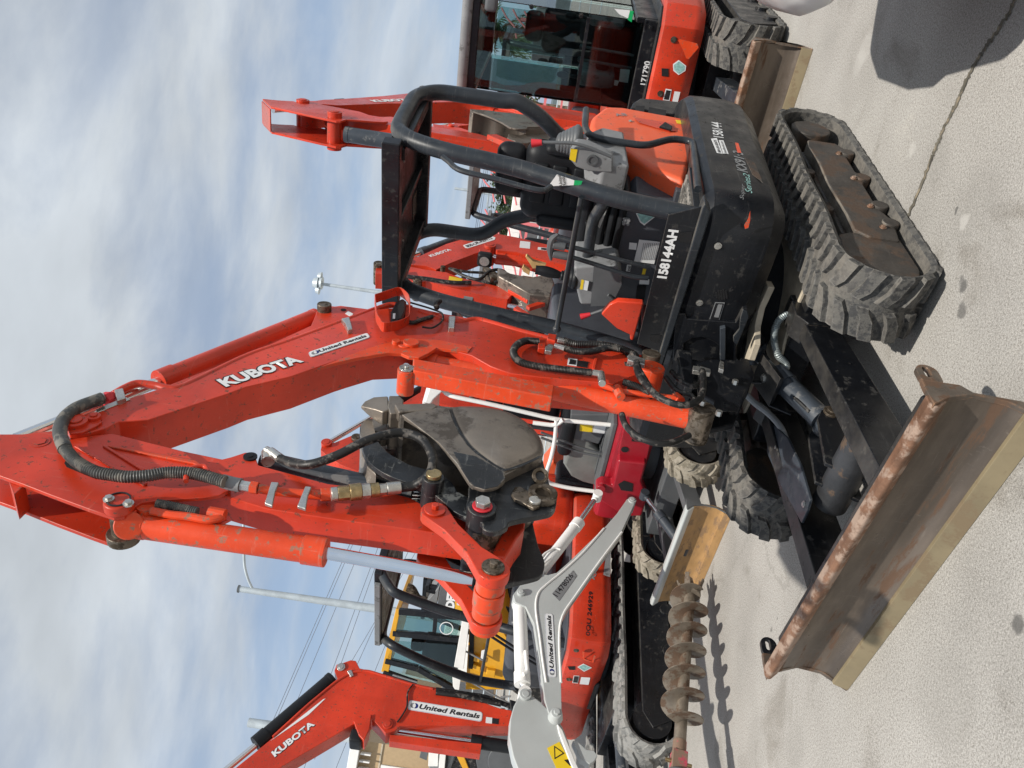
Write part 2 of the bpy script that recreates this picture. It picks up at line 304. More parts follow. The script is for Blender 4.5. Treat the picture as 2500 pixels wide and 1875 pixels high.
# ------------------------------------------------------------------ lettering: real flat letters lying on a panel
def text(s, fr, P0, P1, UP, m, parent, bold=.0, name='lettering', align_full=True, shear=0):
    """letters whose baseline runs P0 -> P1 and whose cap height reaches UP (all fr-local points)"""
    cu = bpy.data.curves.new(name, 'FONT'); cu.body = s; cu.offset = bold; cu.extrude = 0; cu.shear = shear
    cu.resolution_u = 3
    o = bpy.data.objects.new(name, cu); COL.objects.link(o)
    bpy.context.view_layer.update()
    bb = [Vector(b) for b in o.bound_box]; x0 = min(b.x for b in bb); x1 = max(b.x for b in bb); y0 = min(b.y for b in bb); y1 = max(b.y for b in bb)
    dep = bpy.context.evaluated_depsgraph_get(); me = bpy.data.meshes.new_from_object(o.evaluated_get(dep)); bpy.data.objects.remove(o); bpy.data.curves.remove(cu)
    p0, p1, up = fr.w(P0), fr.w(P1), fr.w(UP); X = (p1 - p0) / (x1 - x0); Y0 = up - p0; d = (p1 - p0).normalized(); Y0 = Y0 - d * Y0.dot(d); Yv = Y0 / (y1 - y0); Zv = d.cross(Y0.normalized())
    mm = Matrix(((X.x, Yv.x, Zv.x, p0.x), (X.y, Yv.y, Zv.y, p0.y), (X.z, Yv.z, Zv.z, p0.z), (0, 0, 0, 1))) @ Matrix.Translation((-x0, -y0, 0))
    r = parent; IM = Matrix()
    while r is not None:
        if r.get('_fr'): IM = FRM[r['_fr']].inverted(); break
        r = r.parent
    me.transform(IM @ mm); me.materials.clear(); me.materials.append(m)
    t = bpy.data.objects.new(name, me); COL.objects.link(t); t.parent = parent; return t
def decal(fr, P, m, parent, name='sticker', th=.0012, n=None):
    """thin plate through the four corners P (fr-local)"""
    P = [Vector(p) for p in P]; nn = (P[1] - P[0]).cross(P[-1] - P[0]).normalized()
    wn = fr.w(nn) - fr.o
    if wn.dot(CAMP - fr.w(P[0])) < 0: nn = -nn
    b = MB(fr); b.prism([p - nn * th * .2 for p in P], [p + nn * th for p in P]); return b.build(name, m, parent)
def lerp(a, b, t): return tuple(x + (y - x) * t for x, y in zip(a, b))
# ------------------------------------------------------------------ shared part builders
def loop_path(f0, z0, r0, f1, z1, r1, sag=.0, n=14, m=10):
    """closed outline in the side plane: front wheel arc, top run, rear wheel arc, bottom run"""
    P = []
    for i in range(n + 1): a = rad(-90 + 180 * i / n); P.append((f1 + r1 * math.cos(a), z1 + r1 * math.sin(a)))
    for i in range(1, m): t = i / m; P.append((f1 + (f0 - f1) * t, z1 + r1 + (z0 + r0 - z1 - r1) * t - sag * math.sin(math.pi * t * 2) ** 2))
    for i in range(n + 1): a = rad(90 + 180 * i / n); P.append((f0 + r0 * math.cos(a), z0 + r0 * math.sin(a)))
    for i in range(1, m): t = i / m; P.append((f0 + (f1 - f0) * t, z0 - r0 + (z1 - r1 - z0 + r0) * t))
    return P
def track(root, fr, f0, z0, r0, f1, z1, r1, la, lb, m, th=.022, lug=.022, pitch=.1, sag=.012, rough=0, label=None):
    P = [Vector((a, b)) for a, b in loop_path(f0, z0, r0 - lug, f1, z1, r1 - lug, sag)]
    n = len(P); T = []; 
    for i in range(n): T.append((P[(i + 1) % n] - P[i - 1]).normalized())
    Nn = [Vector((t.y, -t.x)) for t in T]
    S = [0]
    for i in range(n): S.append(S[-1] + (P[(i + 1) % n] - P[i]).length)
    tot = S[-1]
    def at(s, off):
        s %= tot
        for i in range(n):
            if S[i] <= s <= S[i + 1]:
                t = (s - S[i]) / max(1e-9, S[i + 1] - S[i]); p = P[i].lerp(P[(i + 1) % n], t); q = Nn[i].lerp(Nn[(i + 1) % n], t).normalized(); return p + q * off
        return P[0] + Nn[0] * off
    b = MB(fr); w = lb - la
    prof = [(-th, la + .012), (0, la), (0, lb), (-th, lb - .012)]
    R = []
    for i in range(n):
        R.append([b.v((P[i].x + Nn[i].x * o, l, P[i].y + Nn[i].y * o)) for o, l in prof])
    for i in range(n):
        A, B_ = R[i], R[(i + 1) % n]
        for k in range(4): b.face([A[k], A[(k + 1) % 4], B_[(k + 1) % 4], B_[k]])
    cnt = int(tot / pitch); p = tot / cnt; rnd = random.Random(3)
    for k in range(cnt):
        for side in (0, 1):
            s0 = k * p + side * p * .5
            pts = [(0, 0), (.62, 0), (.80, .25), (1.12, .44), (.66, .455), (.30, .30)]
            if side: g = lambda a, t: (s0 + a * p, lb - t * w)
            else: g = lambda a, t: (s0 + a * p, la + t * w)
            hh = lug * (1 - rough * rnd.random())
            lo, hi = [], []
            cx = sum(a for a, t in pts) / 6; ct = sum(t for a, t in pts) / 6
            for a, t in pts:
                j = rough * .12
                a += rnd.uniform(-j, j)
                s, l = g(a, t); q = at(s, -.002); lo.append((q.x, l, q.y))
                a2 = a + (cx - a) * .22; t2 = t + (ct - t) * (.10 if t > .05 else .04)
                s, l = g(a2, t2); q = at(s, hh); hi.append((q.x, l, q.y))
            b.prism(lo, hi)
    return b.build('track', m, root, label=label)
def cyl_part(root, fr, a, b_, c, r, rr, mbody, name='hydraulic_cylinder', eye=True, gland=None):
    """barrel a->b_, chrome rod b_->c, eyes at both ends; one part with a rod sub-part"""
    a, b_, c = Vector(a), Vector(b_), Vector(c); d = (b_ - a).normalized()
    m = MB(fr); m.cyl(a, b_, r, 24); m.cyl(b_ - d * r * 1.6, b_ + d * .006, r * 1.12, 24); m.cyl(a - d * .004, a + d * r * .5, r * 1.05, 24)
    x = Vector((0, 1, 0))
    if eye: m.cyl(a - d * r * .8 - x * r * .95, a - d * r * .8 + x * r * .95, r * .95, 20)
    o = m.build(name, mbody, root, .0015)
    q = MB(fr); q.cyl(b_, c, rr, 20); q.build('rod', M['chrome'], o)
    if eye: q = MB(fr); q.cyl(c - x * r * .9, c + x * r * .9, r * .85, 20); q.cyl(c - d * r * 1.3, c, rr * 1.25, 16); q.build('rod_eye', mbody, o)
    return o
def bolts(root, fr, pts, ax, r=.012, h=.01, m=None, name='bolt'):
    ax = Vector(ax)
    for p in pts: b = MB(fr); p = Vector(p); b.cyl(p, p + ax * h * .4, r * 1.5, 14); b.cyl(p, p + ax * h, r, 6); b.build(name, m or M['zinc'], root)
def loop_plate(fr, outer, inner, l0, l1):
    """plate with a real hole; outer and inner outlines have equal counts, given in (f,z)"""
    b = MB(fr); n = len(outer); L = [[b.v((f, l, z)) for f, z in o] for o, l in ((outer, l0), (outer, l1), (inner, l1), (inner, l0))]
    for k in range(4):
        A, C = L[k], L[(k + 1) % 4]
        for i in range(n): b.face([A[i], A[(i + 1) % n], C[(i + 1) % n], C[i]])
    return b
def pinboss(b, f, z, l0, l1, r, n=22): b.cyl((f, l0, z), (f, l1, z), r, n); return b
def plate_off(pts, d):
    """grow/shrink a 2D outline"""
    n = len(pts); s = 1 if area2(pts) > 0 else -1; out = []
    for i in range(n):
        p, q, r_ = Vector(pts[i - 1]), Vector(pts[i]), Vector(pts[(i + 1) % n]); a = (q - p).normalized(); b = (r_ - q).normalized()
        nn = Vector((a.y + b.y, -a.x - b.x)); nn = nn.normalized() * s if nn.length > 1e-6 else Vector((0, 0)); out.append((q.x + nn.x * d, q.y + nn.y * d))
    return out
def blade(root, fr, f, la, lb, h, m, medge, lipm, wing=.0, curve=.06):
    prof = [(f, h), (f - curve * .65, h * .80), (f - curve, h * .52), (f - curve * .8, h * .24), (f - curve * .2, h * .10)]
    prof = smooth2(prof, 4, False)
    back = [(a - .018, z) for a, z in prof][::-1]
    b = MB(fr); b.side(prof + back, la, lb)
    o = b.build('dozer_blade', m, root, .002)
    b = MB(fr); b.side([(f - curve * .22, h * .175), (f + .004, h * .0 + .001), (f - .012, .001), (f - curve * .22 - .016, h * .175)], la, lb); b.build('cutting_edge', medge, o, .002)
    b = MB(fr); b.side([(f + .006 + .0 * k, h) for k in range(1)] + [(f + .004, h - .012), (f - .03, h - .05), (f - .06, h - .045), (f - .065, h - .01), (f - .045, h + .012), (f - .01, h + .012)], la - .002, lb + .002); b.build('top_lip', lipm, o, .006)
    if wing:
        for l in (la, lb):
            b = MB(fr); b.side([(f, h + .005), (f - wing, h - .01), (f - wing * 1.05, h * .72), (f - wing * .55, h * .5), (f - wing * .5, h * .15), (f + .004, .004), (f - curve * .8, h * .24), (f - curve, h * .5), (f - curve * .6, h * .8)], l - .009, l + .009); b.build('end_plate', m, o, .002)
    return o
def stadium(cx, cz, hw, hh, n=8):
    r = min(hw, hh); P = []
    for a0, sx, sz in ((0, 1, 1), (90, -1, 1), (180, -1, -1), (270, 1, -1)):
        for k in range(n + 1):
            a = rad(a0 + 90 * k / n); P.append((cx + sx * (hw - r) + r * math.cos(a), cz + sz * (hh - r) + r * math.sin(a)))
    return P
def ur_logo(fr, P0, P1, UP, parent, lat_off=.0):
    """white rounded plate with the two-crescent roundel and the hire firm's name; P0->P1 along the plate's bottom, UP its height"""
    P0, P1, UP = Vector(P0), Vector(P1), Vector(UP); X = P1 - P0; Y = UP - P0; n = X.cross(Y).normalized()
    if (fr.w(n) - fr.o).dot(CAMP - fr.w(P0)) < 0: n = -n
    asp = X.length / Y.length
    def pt(u, v, k): return P0 + X * u + Y * v + n * k
    def rr(m, g):  # rounded rect inset g (in units of height)
        r = .28 - g; P = []
        for cx, cy, a0 in ((asp - .28, .28, -90), (asp - .28, .72, 0), (.28, .72, 90), (.28, .28, 180)):
            for k in range(6): a = rad(a0 + 18 * k); P.append(((cx + r * math.cos(a)) / asp, cy + r * math.sin(a)))
        return P
    o = None
    for g, k, m in ((0, .0012, M['stick']), (.035, .0018, M['navy']), (.055, .0024, M['stick'])):
        b = MB(fr); q = rr(0, g); b.prism([pt(u, v, k - .0006) for u, v in q], [pt(u, v, k) for u, v in q])
        x = b.build('name_plate' if o is None else 'border', m, o or parent)
        o = o or x
    def disc(cu, cv, r, k, m, mask=None):
        q = [(cu + r * math.cos(2 * math.pi * i / 28) / asp, cv + r * math.sin(2 * math.pi * i / 28)) for i in range(28)]
        b = MB(fr); b.poly([pt(u, v, k) for u, v in q]); b.build('roundel', m, o)
    c = .62 / asp
    disc(c - .12 / asp, .5, .27, .0028, M['console']); disc(c + .12 / asp, .5, .27, .0032, M['navy'])
    # lens where the discs overlap
    q = []
    for i in range(15): a = rad(-60 + 120 * i / 14); q.append((c + (-.12 + .27 * math.cos(a)) / asp, .5 + .27 * math.sin(a)))
    for i in range(15): a = rad(120 + 120 * i / 14); q.append((c + (.12 + .27 * math.cos(a)) / asp, .5 + .27 * math.sin(a)))
    b = MB(fr); b.poly([pt(u, v, .0038) for u, v in q]); b.build('roundel', M['stick'], o)
    text('United Rentals', fr, pt(1.12 / asp, .26, .003), pt(1 - .25 / asp, .26, .003), pt(1.12 / asp, .78, .003), M['ink'], o, bold=.035, shear=.2)
    return o
# ------------------------------------------------------------------ ground
OIL, PAL, DMP = (.075, .072, .068), (.50, .48, .45), (.21, .20, .18)
_g = lambda c, x, y: WORLD.pz(c, [(x, y)], 0)[0]
SPOTS = [(_g('d', 2075, 1370), .032, OIL, .8), (_g('d', 2065, 1545), .026, OIL, .7), (_g('d', 2025, 885), .012, OIL, .8), (_g('w', 2200, 1348), .032, OIL, .8), (_g('i', 1890, 720), .022, OIL, .6), (_g('i', 1930, 660), .012, OIL, .6),
         (_g('d', 2085, 940), .028, PAL, .6), (_g('m', 1540, 900), .035, PAL, .45), (_g('m', 1260, 290), .09, PAL, .35), (_g('m', 1220, 380), .07, PAL, .3), (_g('i', 1790, 1500), .16, DMP, .22), (_g('i', 2050, 1500), .11, DMP, .22), (_g('z', 2300, 1700), .18, DMP, .2), (_g('z', 2380, 500), .15, DMP, .18), (_g('z', 2100, 150), .25, DMP, .2), (_g('d', 1900, 500), .10, DMP, .25)]
def _chain(c, pts, r, k, step=.042):
    P = [Vector((*q, 0)) for q in WORLD.pz(c, pts, 0)]; out = []
    for a, b_ in zip(P, P[1:]):
        n = max(1, round((b_ - a).length / step))
        for i in range(n): q = a.lerp(b_, i / n); out.append(((q.x, q.y), r, DMP, k))
    return out
SPOTS += _chain('k', [(1330, 1120), (1260, 1260), (1180, 1390), (1120, 1520), (1060, 1660)], .019, .42, .05) + _chain('k', [(1430, 1170), (1450, 1290), (1500, 1400), (1560, 1475), (1590, 1440), (1560, 1340)], .020, .42, .04)
def ground_mat():
    m = bpy.data.materials.new("weathered_concrete"); m.use_nodes = True; nt = m.node_tree; N = nt.nodes.new; L = nt.links.new; b = nt.nodes['Principled BSDF']
    tc = N("ShaderNodeTexCoord"); v = tc.outputs['Object']
    def noise(s, d=4, r=.55, ds=0):
        n = N("ShaderNodeTexNoise"); n.inputs['Scale'].default_value = s; n.inputs['Detail'].default_value = d; n.inputs['Roughness'].default_value = r; n.inputs['Distortion'].default_value = ds; L(v, n.inputs[0]); return n.outputs[0]
    def ramp(x, st):
        r = N("ShaderNodeValToRGB"); L(x, r.inputs[0]); e = r.color_ramp.elements
        while len(e) < len(st): e.new(.5)
        for k, (p, c) in enumerate(st): e[k].position = p; e[k].color = (*c, 1)
        return r.outputs[0]
    def mix(f, A, B_, t='MIX'):
        x = N("ShaderNodeMix"); x.data_type = 'RGBA'; x.blend_type = t
        if isinstance(f, float): x.inputs[0].default_value = f
        else: L(f, x.inputs[0])
        L(A, x.inputs[6]); L(B_, x.inputs[7]); return x.outputs[2]
    base = ramp(noise(.9, 6, .6), [(.3, (.265, .256, .24)), (.5, (.335, .325, .306)), (.7, (.39, .38, .36))])
    sp = ramp(noise(110, 4, .75), [(.36, (.58, .56, .53)), (.47, (.93, .92, .91)), (.56, (1.04, 1.03, 1.02)), (.68, (1.32, 1.31, 1.28))])
    c = mix(1.0, base, sp, 'MULTIPLY')
    sp2 = ramp(noise(240, 2, .6), [(.36, (.6, .58, .56)), (.5, (1, 1, 1)), (.66, (1.35, 1.33, 1.3))]); c = mix(.8, c, sp2, 'MULTIPLY')
    st = ramp(noise(2.3, 5, .65, .6), [(.30, (.66, .64, .61)), (.44, (1, 1, 1)), (.62, (1, 1, 1)), (.74, (1.12, 1.11, 1.08))]); c = mix(.8, c, st, 'MULTIPLY')
    vo = N("ShaderNodeTexVoronoi"); vo.inputs['Scale'].default_value = 18; L(v, vo.inputs[0]); ch = ramp(vo.outputs['Distance'], [(.0, (1.7, 1.68, 1.6)), (.035, (1.4, 1.38, 1.3)), (.06, (1, 1, 1)), (1, (1, 1, 1))]); c = mix(.75, c, ch, 'MULTIPLY')
    # oil spots, drips and pale scrapes that lie on the yard
    wob = N("ShaderNodeTexNoise"); wob.inputs['Scale'].default_value = 14; wob.inputs['Detail'].default_value = 4; L(v, wob.inputs[0])
    va = N("ShaderNodeVectorMath"); va.operation = 'SCALE'; L(wob.outputs['Color'], va.inputs[0]); va.inputs['Scale'].default_value = .07
    vb = N("ShaderNodeVectorMath"); vb.operation = 'ADD'; L(v, vb.inputs[0]); L(va.outputs[0], vb.inputs[1])
    for (x, y), r, col, k in SPOTS:
        d = N("ShaderNodeVectorMath"); d.operation = 'DISTANCE'; L(vb.outputs[0], d.inputs[0]); d.inputs[1].default_value = (x + .035, y + .035, .035)
        mr = N("ShaderNodeMapRange"); L(d.outputs['Value'], mr.inputs[0]); mr.inputs[1].default_value = r * 1.25; mr.inputs[2].default_value = r * .6; mr.inputs[3].default_value = 0; mr.inputs[4].default_value = k; mr.interpolation_type = 'SMOOTHSTEP'
        x_ = N("ShaderNodeMix"); x_.data_type = 'RGBA'; L(mr.outputs[0], x_.inputs[0]); L(c, x_.inputs[6]); x_.inputs[7].default_value = (*col, 1); c = x_.outputs[2]
    L(c, b.inputs['Base Color']); b.inputs['Roughness'].default_value = .9
    bp = N("ShaderNodeBump"); bp.inputs['Strength'].default_value = .3; bp.inputs['Distance'].default_value = .006; L(noise(95, 5, .7), bp.inputs['Height']); L(bp.outputs[0], b.inputs['Normal']); return m
b = MB(); b.poly([(-900, -60, 0), (900, -60, 0), (900, 1500, 0), (-900, 1500, 0)]); g = b.build('ground', ground_mat()); tag(g, 'pale speckled concrete yard with cracks and oil spots', None, None, 'structure')
M['crack'] = mat("dark_crack_filler", (.10, .09, .07), .9, var=.4, vs=9, spots=(.24, .2, .14), spot_amt=.35, spot_scale=20)
M['damp'] = mat("damp_stain", (.17, .16, .145), .75, var=.2, vs=8)
M['oil'] = mat("oil_spot", (.10, .098, .095), .6, var=.3, vs=30)
M['pale'] = mat("pale_scrape", (.52, .51, .48), .9, var=.1, vs=20)
rg = random.Random(5)
def strip(pts, w, m, name, z=.004, jit=.5):
    P = catmull([(x, y, 0) for x, y in pts], 14); b = MB(); n = len(P); Lf, Rt = [], []
    for i, p in enumerate(P):
        d = (P[min(i + 1, n - 1)] - P[max(0, i - 1)]).normalized(); q = Vector((-d.y, d.x, 0)); ww = w * (.35 + .65 * math.sin(math.pi * min(1, (i + 1) / n * 1.0)) ** .3) if 0 else w
        o = rg.uniform(-jit, jit) * w; Lf.append(p + q * (ww * rg.uniform(.3, .8) + o)); Rt.append(p - q * (ww * rg.uniform(.3, .8) - o))
    vs = [(b.v((l.x, l.y, z)), b.v((r.x, r.y, z))) for l, r in zip(Lf, Rt)]
    for a, c in zip(vs, vs[1:]): b.face([a[0], a[1], c[1], c[0]])
    return tag(b.build(name, m), None, None, None, 'structure')
def gp(c, pts, z=0): return WORLD.pz(c, pts, z)
strip(gp('m', [(2180, -40), (2100, 120), (1990, 280), (1900, 420), (1820, 600), (1740, 760), (1690, 880), (1650, 980)]) + gp('d', [(1720, 880), (1690, 950)]), .020, M['crack'], 'ground_crack', jit=.35)
def blob(c, x, y, r, m, name, st=1.3):
    p = gp(c, [(x, y)])[0]; b = MB(); n = 22; ph = rg.random() * 6
    b.poly([(p[0] + r * st * (1 + .25 * math.sin(3 * t + ph) + rg.uniform(-.1, .1)) * math.cos(t), p[1] + r * (1 + .2 * math.cos(2 * t + ph) + rg.uniform(-.1, .1)) * math.sin(t), .004) for t in (2 * math.pi * i / n for i in range(n))]); return tag(b.build(name, m), None, None, None, 'structure')
for _ in range(9):
    b = MB(); x, y, r = rg.uniform(-1.2, 2.2), rg.uniform(1.9, 4.2), rg.uniform(.003, .006); b.ball((x, y, r * .5), r, 6, (1.2, .9, .6)); tag(b.build('pebble', M['pale']), 'small pale pebble lying on the concrete', 'pebble', 'pebbles scattered on the concrete')
# ------------------------------------------------------------------ the big excavator in the middle
U = Frame(.64, 4.16, -129.3); H = Frame(.64, 4.16, -131); B = Frame(.13, 3.5, -118)
ex = thing('mini_excavator', H, 'red-orange excavator in front with open black canopy, folded bucket and number 158144AH', 'excavator')
# --- undercarriage
for la, lb in ((.475, .775), (-.775, -.475)):
    t = track(ex, U, -.63, .19, .20, .80, .205, .215, la, lb, M['track'], pitch=.096)
    s = 1 if la > 0 else -1; mid = (la + lb) / 2; o0, o1 = mid - .075, mid + .105 * s if s > 0 else mid + .075
    a, b_ = (mid - .08, mid + .11) if s > 0 else (mid - .11, mid + .08)
    b = MB(U); top = [(-.45, .10), (-.45, .245), (-.36, .262), (-.15, .25), (.1, .262), (.4, .25), (.55, .255), (.60, .20), (.60, .075), (.5, .06), (.4, .05), (.3, .085), (.05, .085), (-.02, .05), (-.1, .085), (-.3, .085), (-.36, .05)]
    b.side(top, a, b_); b.side([(-.40, .255), (.5, .255), (.5, .275), (-.40, .275)], a + .03, b_ - .05)
    fr_ = b.build('track_frame', M['tframe'], ex, .008)
    b = MB(U)
    q = [(.56, .06), (.80, .055)] + [(.80 + .15 * math.cos(rad(-80 + 160 * i / 10)), .205 + .15 * math.sin(rad(-80 + 160 * i / 10))) for i in range(11)] + [(.60, .33), (.56, .27)]
    b.side(q, a + .02, b_ - .012); b.build('idler', M['tframe'], ex, .006)
    b = MB(U); b.cyl((-.63, a + .04, .19), (-.63, b_ + .0, .19), .105, 26); b.cyl((-.63, a, .19), (-.63, a + .05, .19), .155, 26); b.build('sprocket', M['tframe'], ex, .008)
    for f in (-.32, -.02, .28, .45): b = MB(U); b.cyl((f, a + .0, .072), (f, b_ + .012, .072), .038, 18); b.build('roller', M['tframe'], ex, .006)
    for f in (-.1, .3): b = MB(U); b.cyl((f, a, .30), (f, b_ - .03, .30), .03, 14); b.build('carrier_roller', M['tframe'], ex, .004)
    bolts(ex, U, [(f, b_, .12) for f in (-.3, .0, .3, .5)], (0, 1, 0), .01, .012, M['rustedge'])
b = MB(U); ring = [(.52 * math.cos(rad(a)), .42 * math.sin(rad(a))) for a in range(0, 360, 15)]
b.plan([(.55, .22), (.62, .40), (.62, .47), (-.5, .47), (-.5, -.47), (.62, -.47), (.62, -.40), (.55, -.22)], .19, .33)
b.build('car_body', M['black'], ex, .01)
b = MB(U); b.plan([(.53, .47), (.50, .2), (.56, .05), (.56, -.08), (.44, -.22), (.4, -.47), (-.4, -.47), (-.4, .47)], .33, .345); b.build('deck_plate', M['tan'], ex, .004)
b = MB(U); b.cyl((0, 0, .33), (0, 0, .50), .36, 40); b.build('slew_ring', M['dark'], ex, .01)
# --- dozer
bl = blade(ex, U, 1.775, -.775, .775, .345, M['rust'], M['edge'], M['rustedge'], wing=.0, curve=.075)
for s in (1, -1):
    l = .775 * s
    b = MB(U); b.side([(1.78, .35), (1.70, .352), (1.66, .35), (1.66, .23), (1.69, .20), (1.70, .05), (1.74, .004), (1.778, .004), (1.712, .1), (1.70, .2), (1.735, .29)], l - .010, l + .010); b.build('end_plate', M['rust'], bl, .003)
    inn_ = stadium(1.615, .318, .026, .010, 5); out_ = stadium(1.628, .314, .052, .036, 5); loop_plate(U, out_, inn_, l - .009, l + .009).build('lifting_eye', M['rust'] if s > 0 else M['black'], bl, .002)
b = MB(U); b.side([(1.70, .30), (1.62, .30), (1.60, .25), (1.62, .12), (1.70, .06)], -.70, .70); b.build('blade_stiffener', M['black'], bl, .01)
for s in (1, -1):
    b = MB(U); b.prism([(.50, .30 * s, .35), (.50, .22 * s, .35), (.50, .22 * s, .20), (.50, .30 * s, .20)], [(1.63, .36 * s, .29), (1.63, .26 * s, .29), (1.63, .26 * s, .10), (1.63, .36 * s, .10)])
    b.side([(.45, .37), (.62, .375), (.68, .33), (.66, .20), (.5, .17), (.42, .22)], .20 * s, .32 * s); b.build('dozer_arm', M['black'], ex, .006)
P = U.PZ('k', [(1475, 365), (1500, 380), (1600, 470), (1690, 660), (1755, 885), (1735, 960), (1695, 1045), (1650, 960), (1560, 800), (1460, 570), (1462, 450)], .31); b = MB(U); b.prism(P, [(f, l, z + .012) for f, l, z in P]); b.build('hose_guard', M['bluegrey'], ex, .003)
bolts(ex, U, U.PZ('k', [(1510, 530), (1695, 915)], .322), (0, 0, 1), .010, .008)
b = MB(U); b.cyl((1.30, -.16, .20), (1.30, .26, .20), .072, 32); b.build('torque_tube', M['tube'], ex, .004)
for s in (.055, -.055):
    b = MB(U); b.side([(1.38, .12), (1.30, .30), (1.02, .27), (.96, .24), (.93, .19), (.96, .15), (1.05, .13), (1.25, .12)], s - .009, s + .009); b.build('cylinder_lug', M['black'], ex, .003)
b = MB(U); b.cyl((.97, -.075, .20), (.97, .075, .20), .035, 22); b.cyl((.97, .075, .20), (.97, .085, .20), .022, 18); b.build('pin', M['pin'], ex, .003)
dc = cyl_part(ex, U, (.94, 0, .215), (.66, 0, .37), (.50, 0, .445), .052, .024, M['bluegrey'], 'blade_cylinder')
b = MB(U); b.prism([(.62, .075, .425), (.62, -.075, .425), (.78, -.075, .375), (.78, .075, .375)], [(.62, .085, .455), (.62, -.085, .455), (.80, -.085, .40), (.80, .085, .40)])
b.prism([(.61, -.085, .455), (.80, -.085, .40), (.84, -.09, .30), (.66, -.09, .34)], [(.61, -.078, .455), (.80, -.078, .40), (.84, -.083, .30), (.66, -.083, .34)]); b.build('cylinder_guard', M['black'], dc, .002)
bolts(dc, U, [(.70, 0, .432)], (.3, 0, 1), .014, .012)
b = MB(U); b.cyl((.47, -.07, .46), (.47, .07, .46), .05, 24); b.cyl((.47, .0, .44), (.47, 0, .50), .038, 24); b.cyl((.46, 0, .50), (.46, 0, .515), .024, 20); b.side([(.52, .36), (.52, .47), (.44, .50), (.38, .46), (.38, .36)], -.06, -.04); b.build('blade_cylinder_mount', M['black'], ex, .004)
# zinc spiral hoses down to the blade cylinder
hz = [U.PL('e', [(745, 175)], .24)[0], U.PL('e', [(690, 180)], .24)[0], U.PL('e', [(640, 235)], .20)[0], U.PL('e', [(622, 330)], .13)[0], U.PL('e', [(645, 430)], .08)[0], U.PL('e', [(700, 505)], .03)[0], (.74, .02, .40)]
b = MB(U); b.tube(catmull(hz, 8), .018, 12, ribs=.008); b.build('hydraulic_hose', mat('zinc_spiral_wrap', (.24, .27, .27), .4, metal=.4), ex)
hz = [(.50, -.06, .52), (.56, -.10, .55), (.60, -.14, .50), (.66, -.18, .42), (.72, -.2, .34), (.82, -.2, .30), (.95, -.24, .27), (1.05, -.27, .24), (1.2, -.28, .2)]
b = MB(U); b.tube(catmull(hz, 8), .016, 10); b.build('hydraulic_hose', M['console'], ex)
b = MB(U); b.tube(catmull([(.60, -.08, .50), (.66, -.06, .47), (.74, .0, .36), (.86, .02, .31), (.93, .02, .27)], 6), .009, 8); b.build('hydraulic_hose', M['rub'], ex)
# --- upper body
def arc(cx, cy, rx, ry, a0, a1, n=8): return [(cx + rx * math.cos(rad(a0 + (a1 - a0) * i / n)), cy + ry * math.sin(rad(a0 + (a1 - a0) * i / n))) for i in range(n + 1)]
body = [(.60, .24), (.60, .60)] + arc(.42, .62, .18, .18, 0, 90, 6)[1:] + arc(-.55, .30, .55, .50, 92, 180, 9) + arc(-.55, -.30, .55, .50, 180, 268, 9) + [(.40, -.80), (.60, -.60), (.60, -.20)]
b = MB(H)
L = []
for z, g in ((.53, -.07), (.60, -.012), (.66, 0), (.72, 0), (.80, 0), (.86, -.004), (.895, -.03)):
    L.append([(f, l, z + (.0 if z > .6 else 0)) for f, l in plate_off(body, g)])
b.rings(L); b.build('body_skirt', M['black'], ex, .004, ang=28)
b = MB(H); b.plan([(.585, .26), (.585, .60), (.5, .70), (.1, .73), (.1, -.12), (.585, -.12)], .885, .925); b.build('floor', M['post'], ex, .004)
b = MB(H); b.plan([(.56, .12), (.56, .60), (.48, .68), (.12, .70), (.12, .12)], .925, .932)
for i in range(16): b.box(.13 + i * .027, .145 + i * .027, .14, .66, .932, .938)
b.build('floor_mat', M['mat'], ex)
# vents, plates on the skirt front
def fpan(pts, fw, m, name, th=.0015, crop='r'):
    P = H.PF(crop, pts, fw); return decal(H, P, m, ex, name, th)
b = MB(H)
for i in range(5):
    q = H.PF('r', [(1370 + i * 33, 335 - i * 6 + (18 if i in (0, 4) else 0)), (1385 + i * 33, 450 - (18 if i in (0, 4) else 0))], .602)
    b.bar(q[0], q[1], .008, .004, (1, 0, 0))
b.build('vent', M['dark'], ex)
fpan([(1360, 485), (1490, 490), (1410, 750), (1275, 740)], .602, M['console'], 'data_plate')
fpan([(1368, 497), (1478, 502), (1402, 738), (1287, 730)], .6035, M['ink'], 'data_plate')
fpan([(1400, 515), (1458, 518), (1405, 690), (1345, 685)], .605, M['console'], 'data_plate')
bolts(ex, H, H.PF('r', [(1148, 492)], .600) + H.PF('b', [(2063, 790)], .600), (1, 0, 0), .011, .008)
# side lettering
P = H.PL('p', [(1808, 1505), (1735, 1222), (1668, 1522)], .8015); text('KX91·3', H, P[0], P[1], P[2], M['console'], ex, bold=.03, shear=.25)
P = H.PL('d', [(660, 640), (640, 625), (600, 790)], .8015)
P = H.PL('d', [(604, 796), (612, 692), (568, 792)], .8015); text('Super', H, P[0], P[1], P[2], M['console'], ex, shear=.3)
P = H.PL('d', [(655, 752), (634, 622), (612, 760)], .8015); text('Series2', H, P[0], P[1], P[2], M['teal'], ex, shear=.3)
P = H.PL('d', [(537, 410), (560, 415), (580, 480), (555, 478)], .8012); decal(H, P, M['red2'], ex, 'side_stripe')
P = H.PL('d', [(605, 515), (670, 545), (725, 680), (655, 625)], .8005); decal(H, P, M['tframe'], ex, 'reflector')
P = H.PL('p', [(1305, 1045), (1380, 1035), (1460, 1245), (1385, 1235)], .8012); decal(H, P, M['stick'], ex, 'name_plate')
P = H.PL('p', [(1440, 1230), (1375, 1060), (1400, 1225)], .804); text('800-UR-RENTS', H, P[0], P[1], P[2], M['ink'], ex, bold=.02)
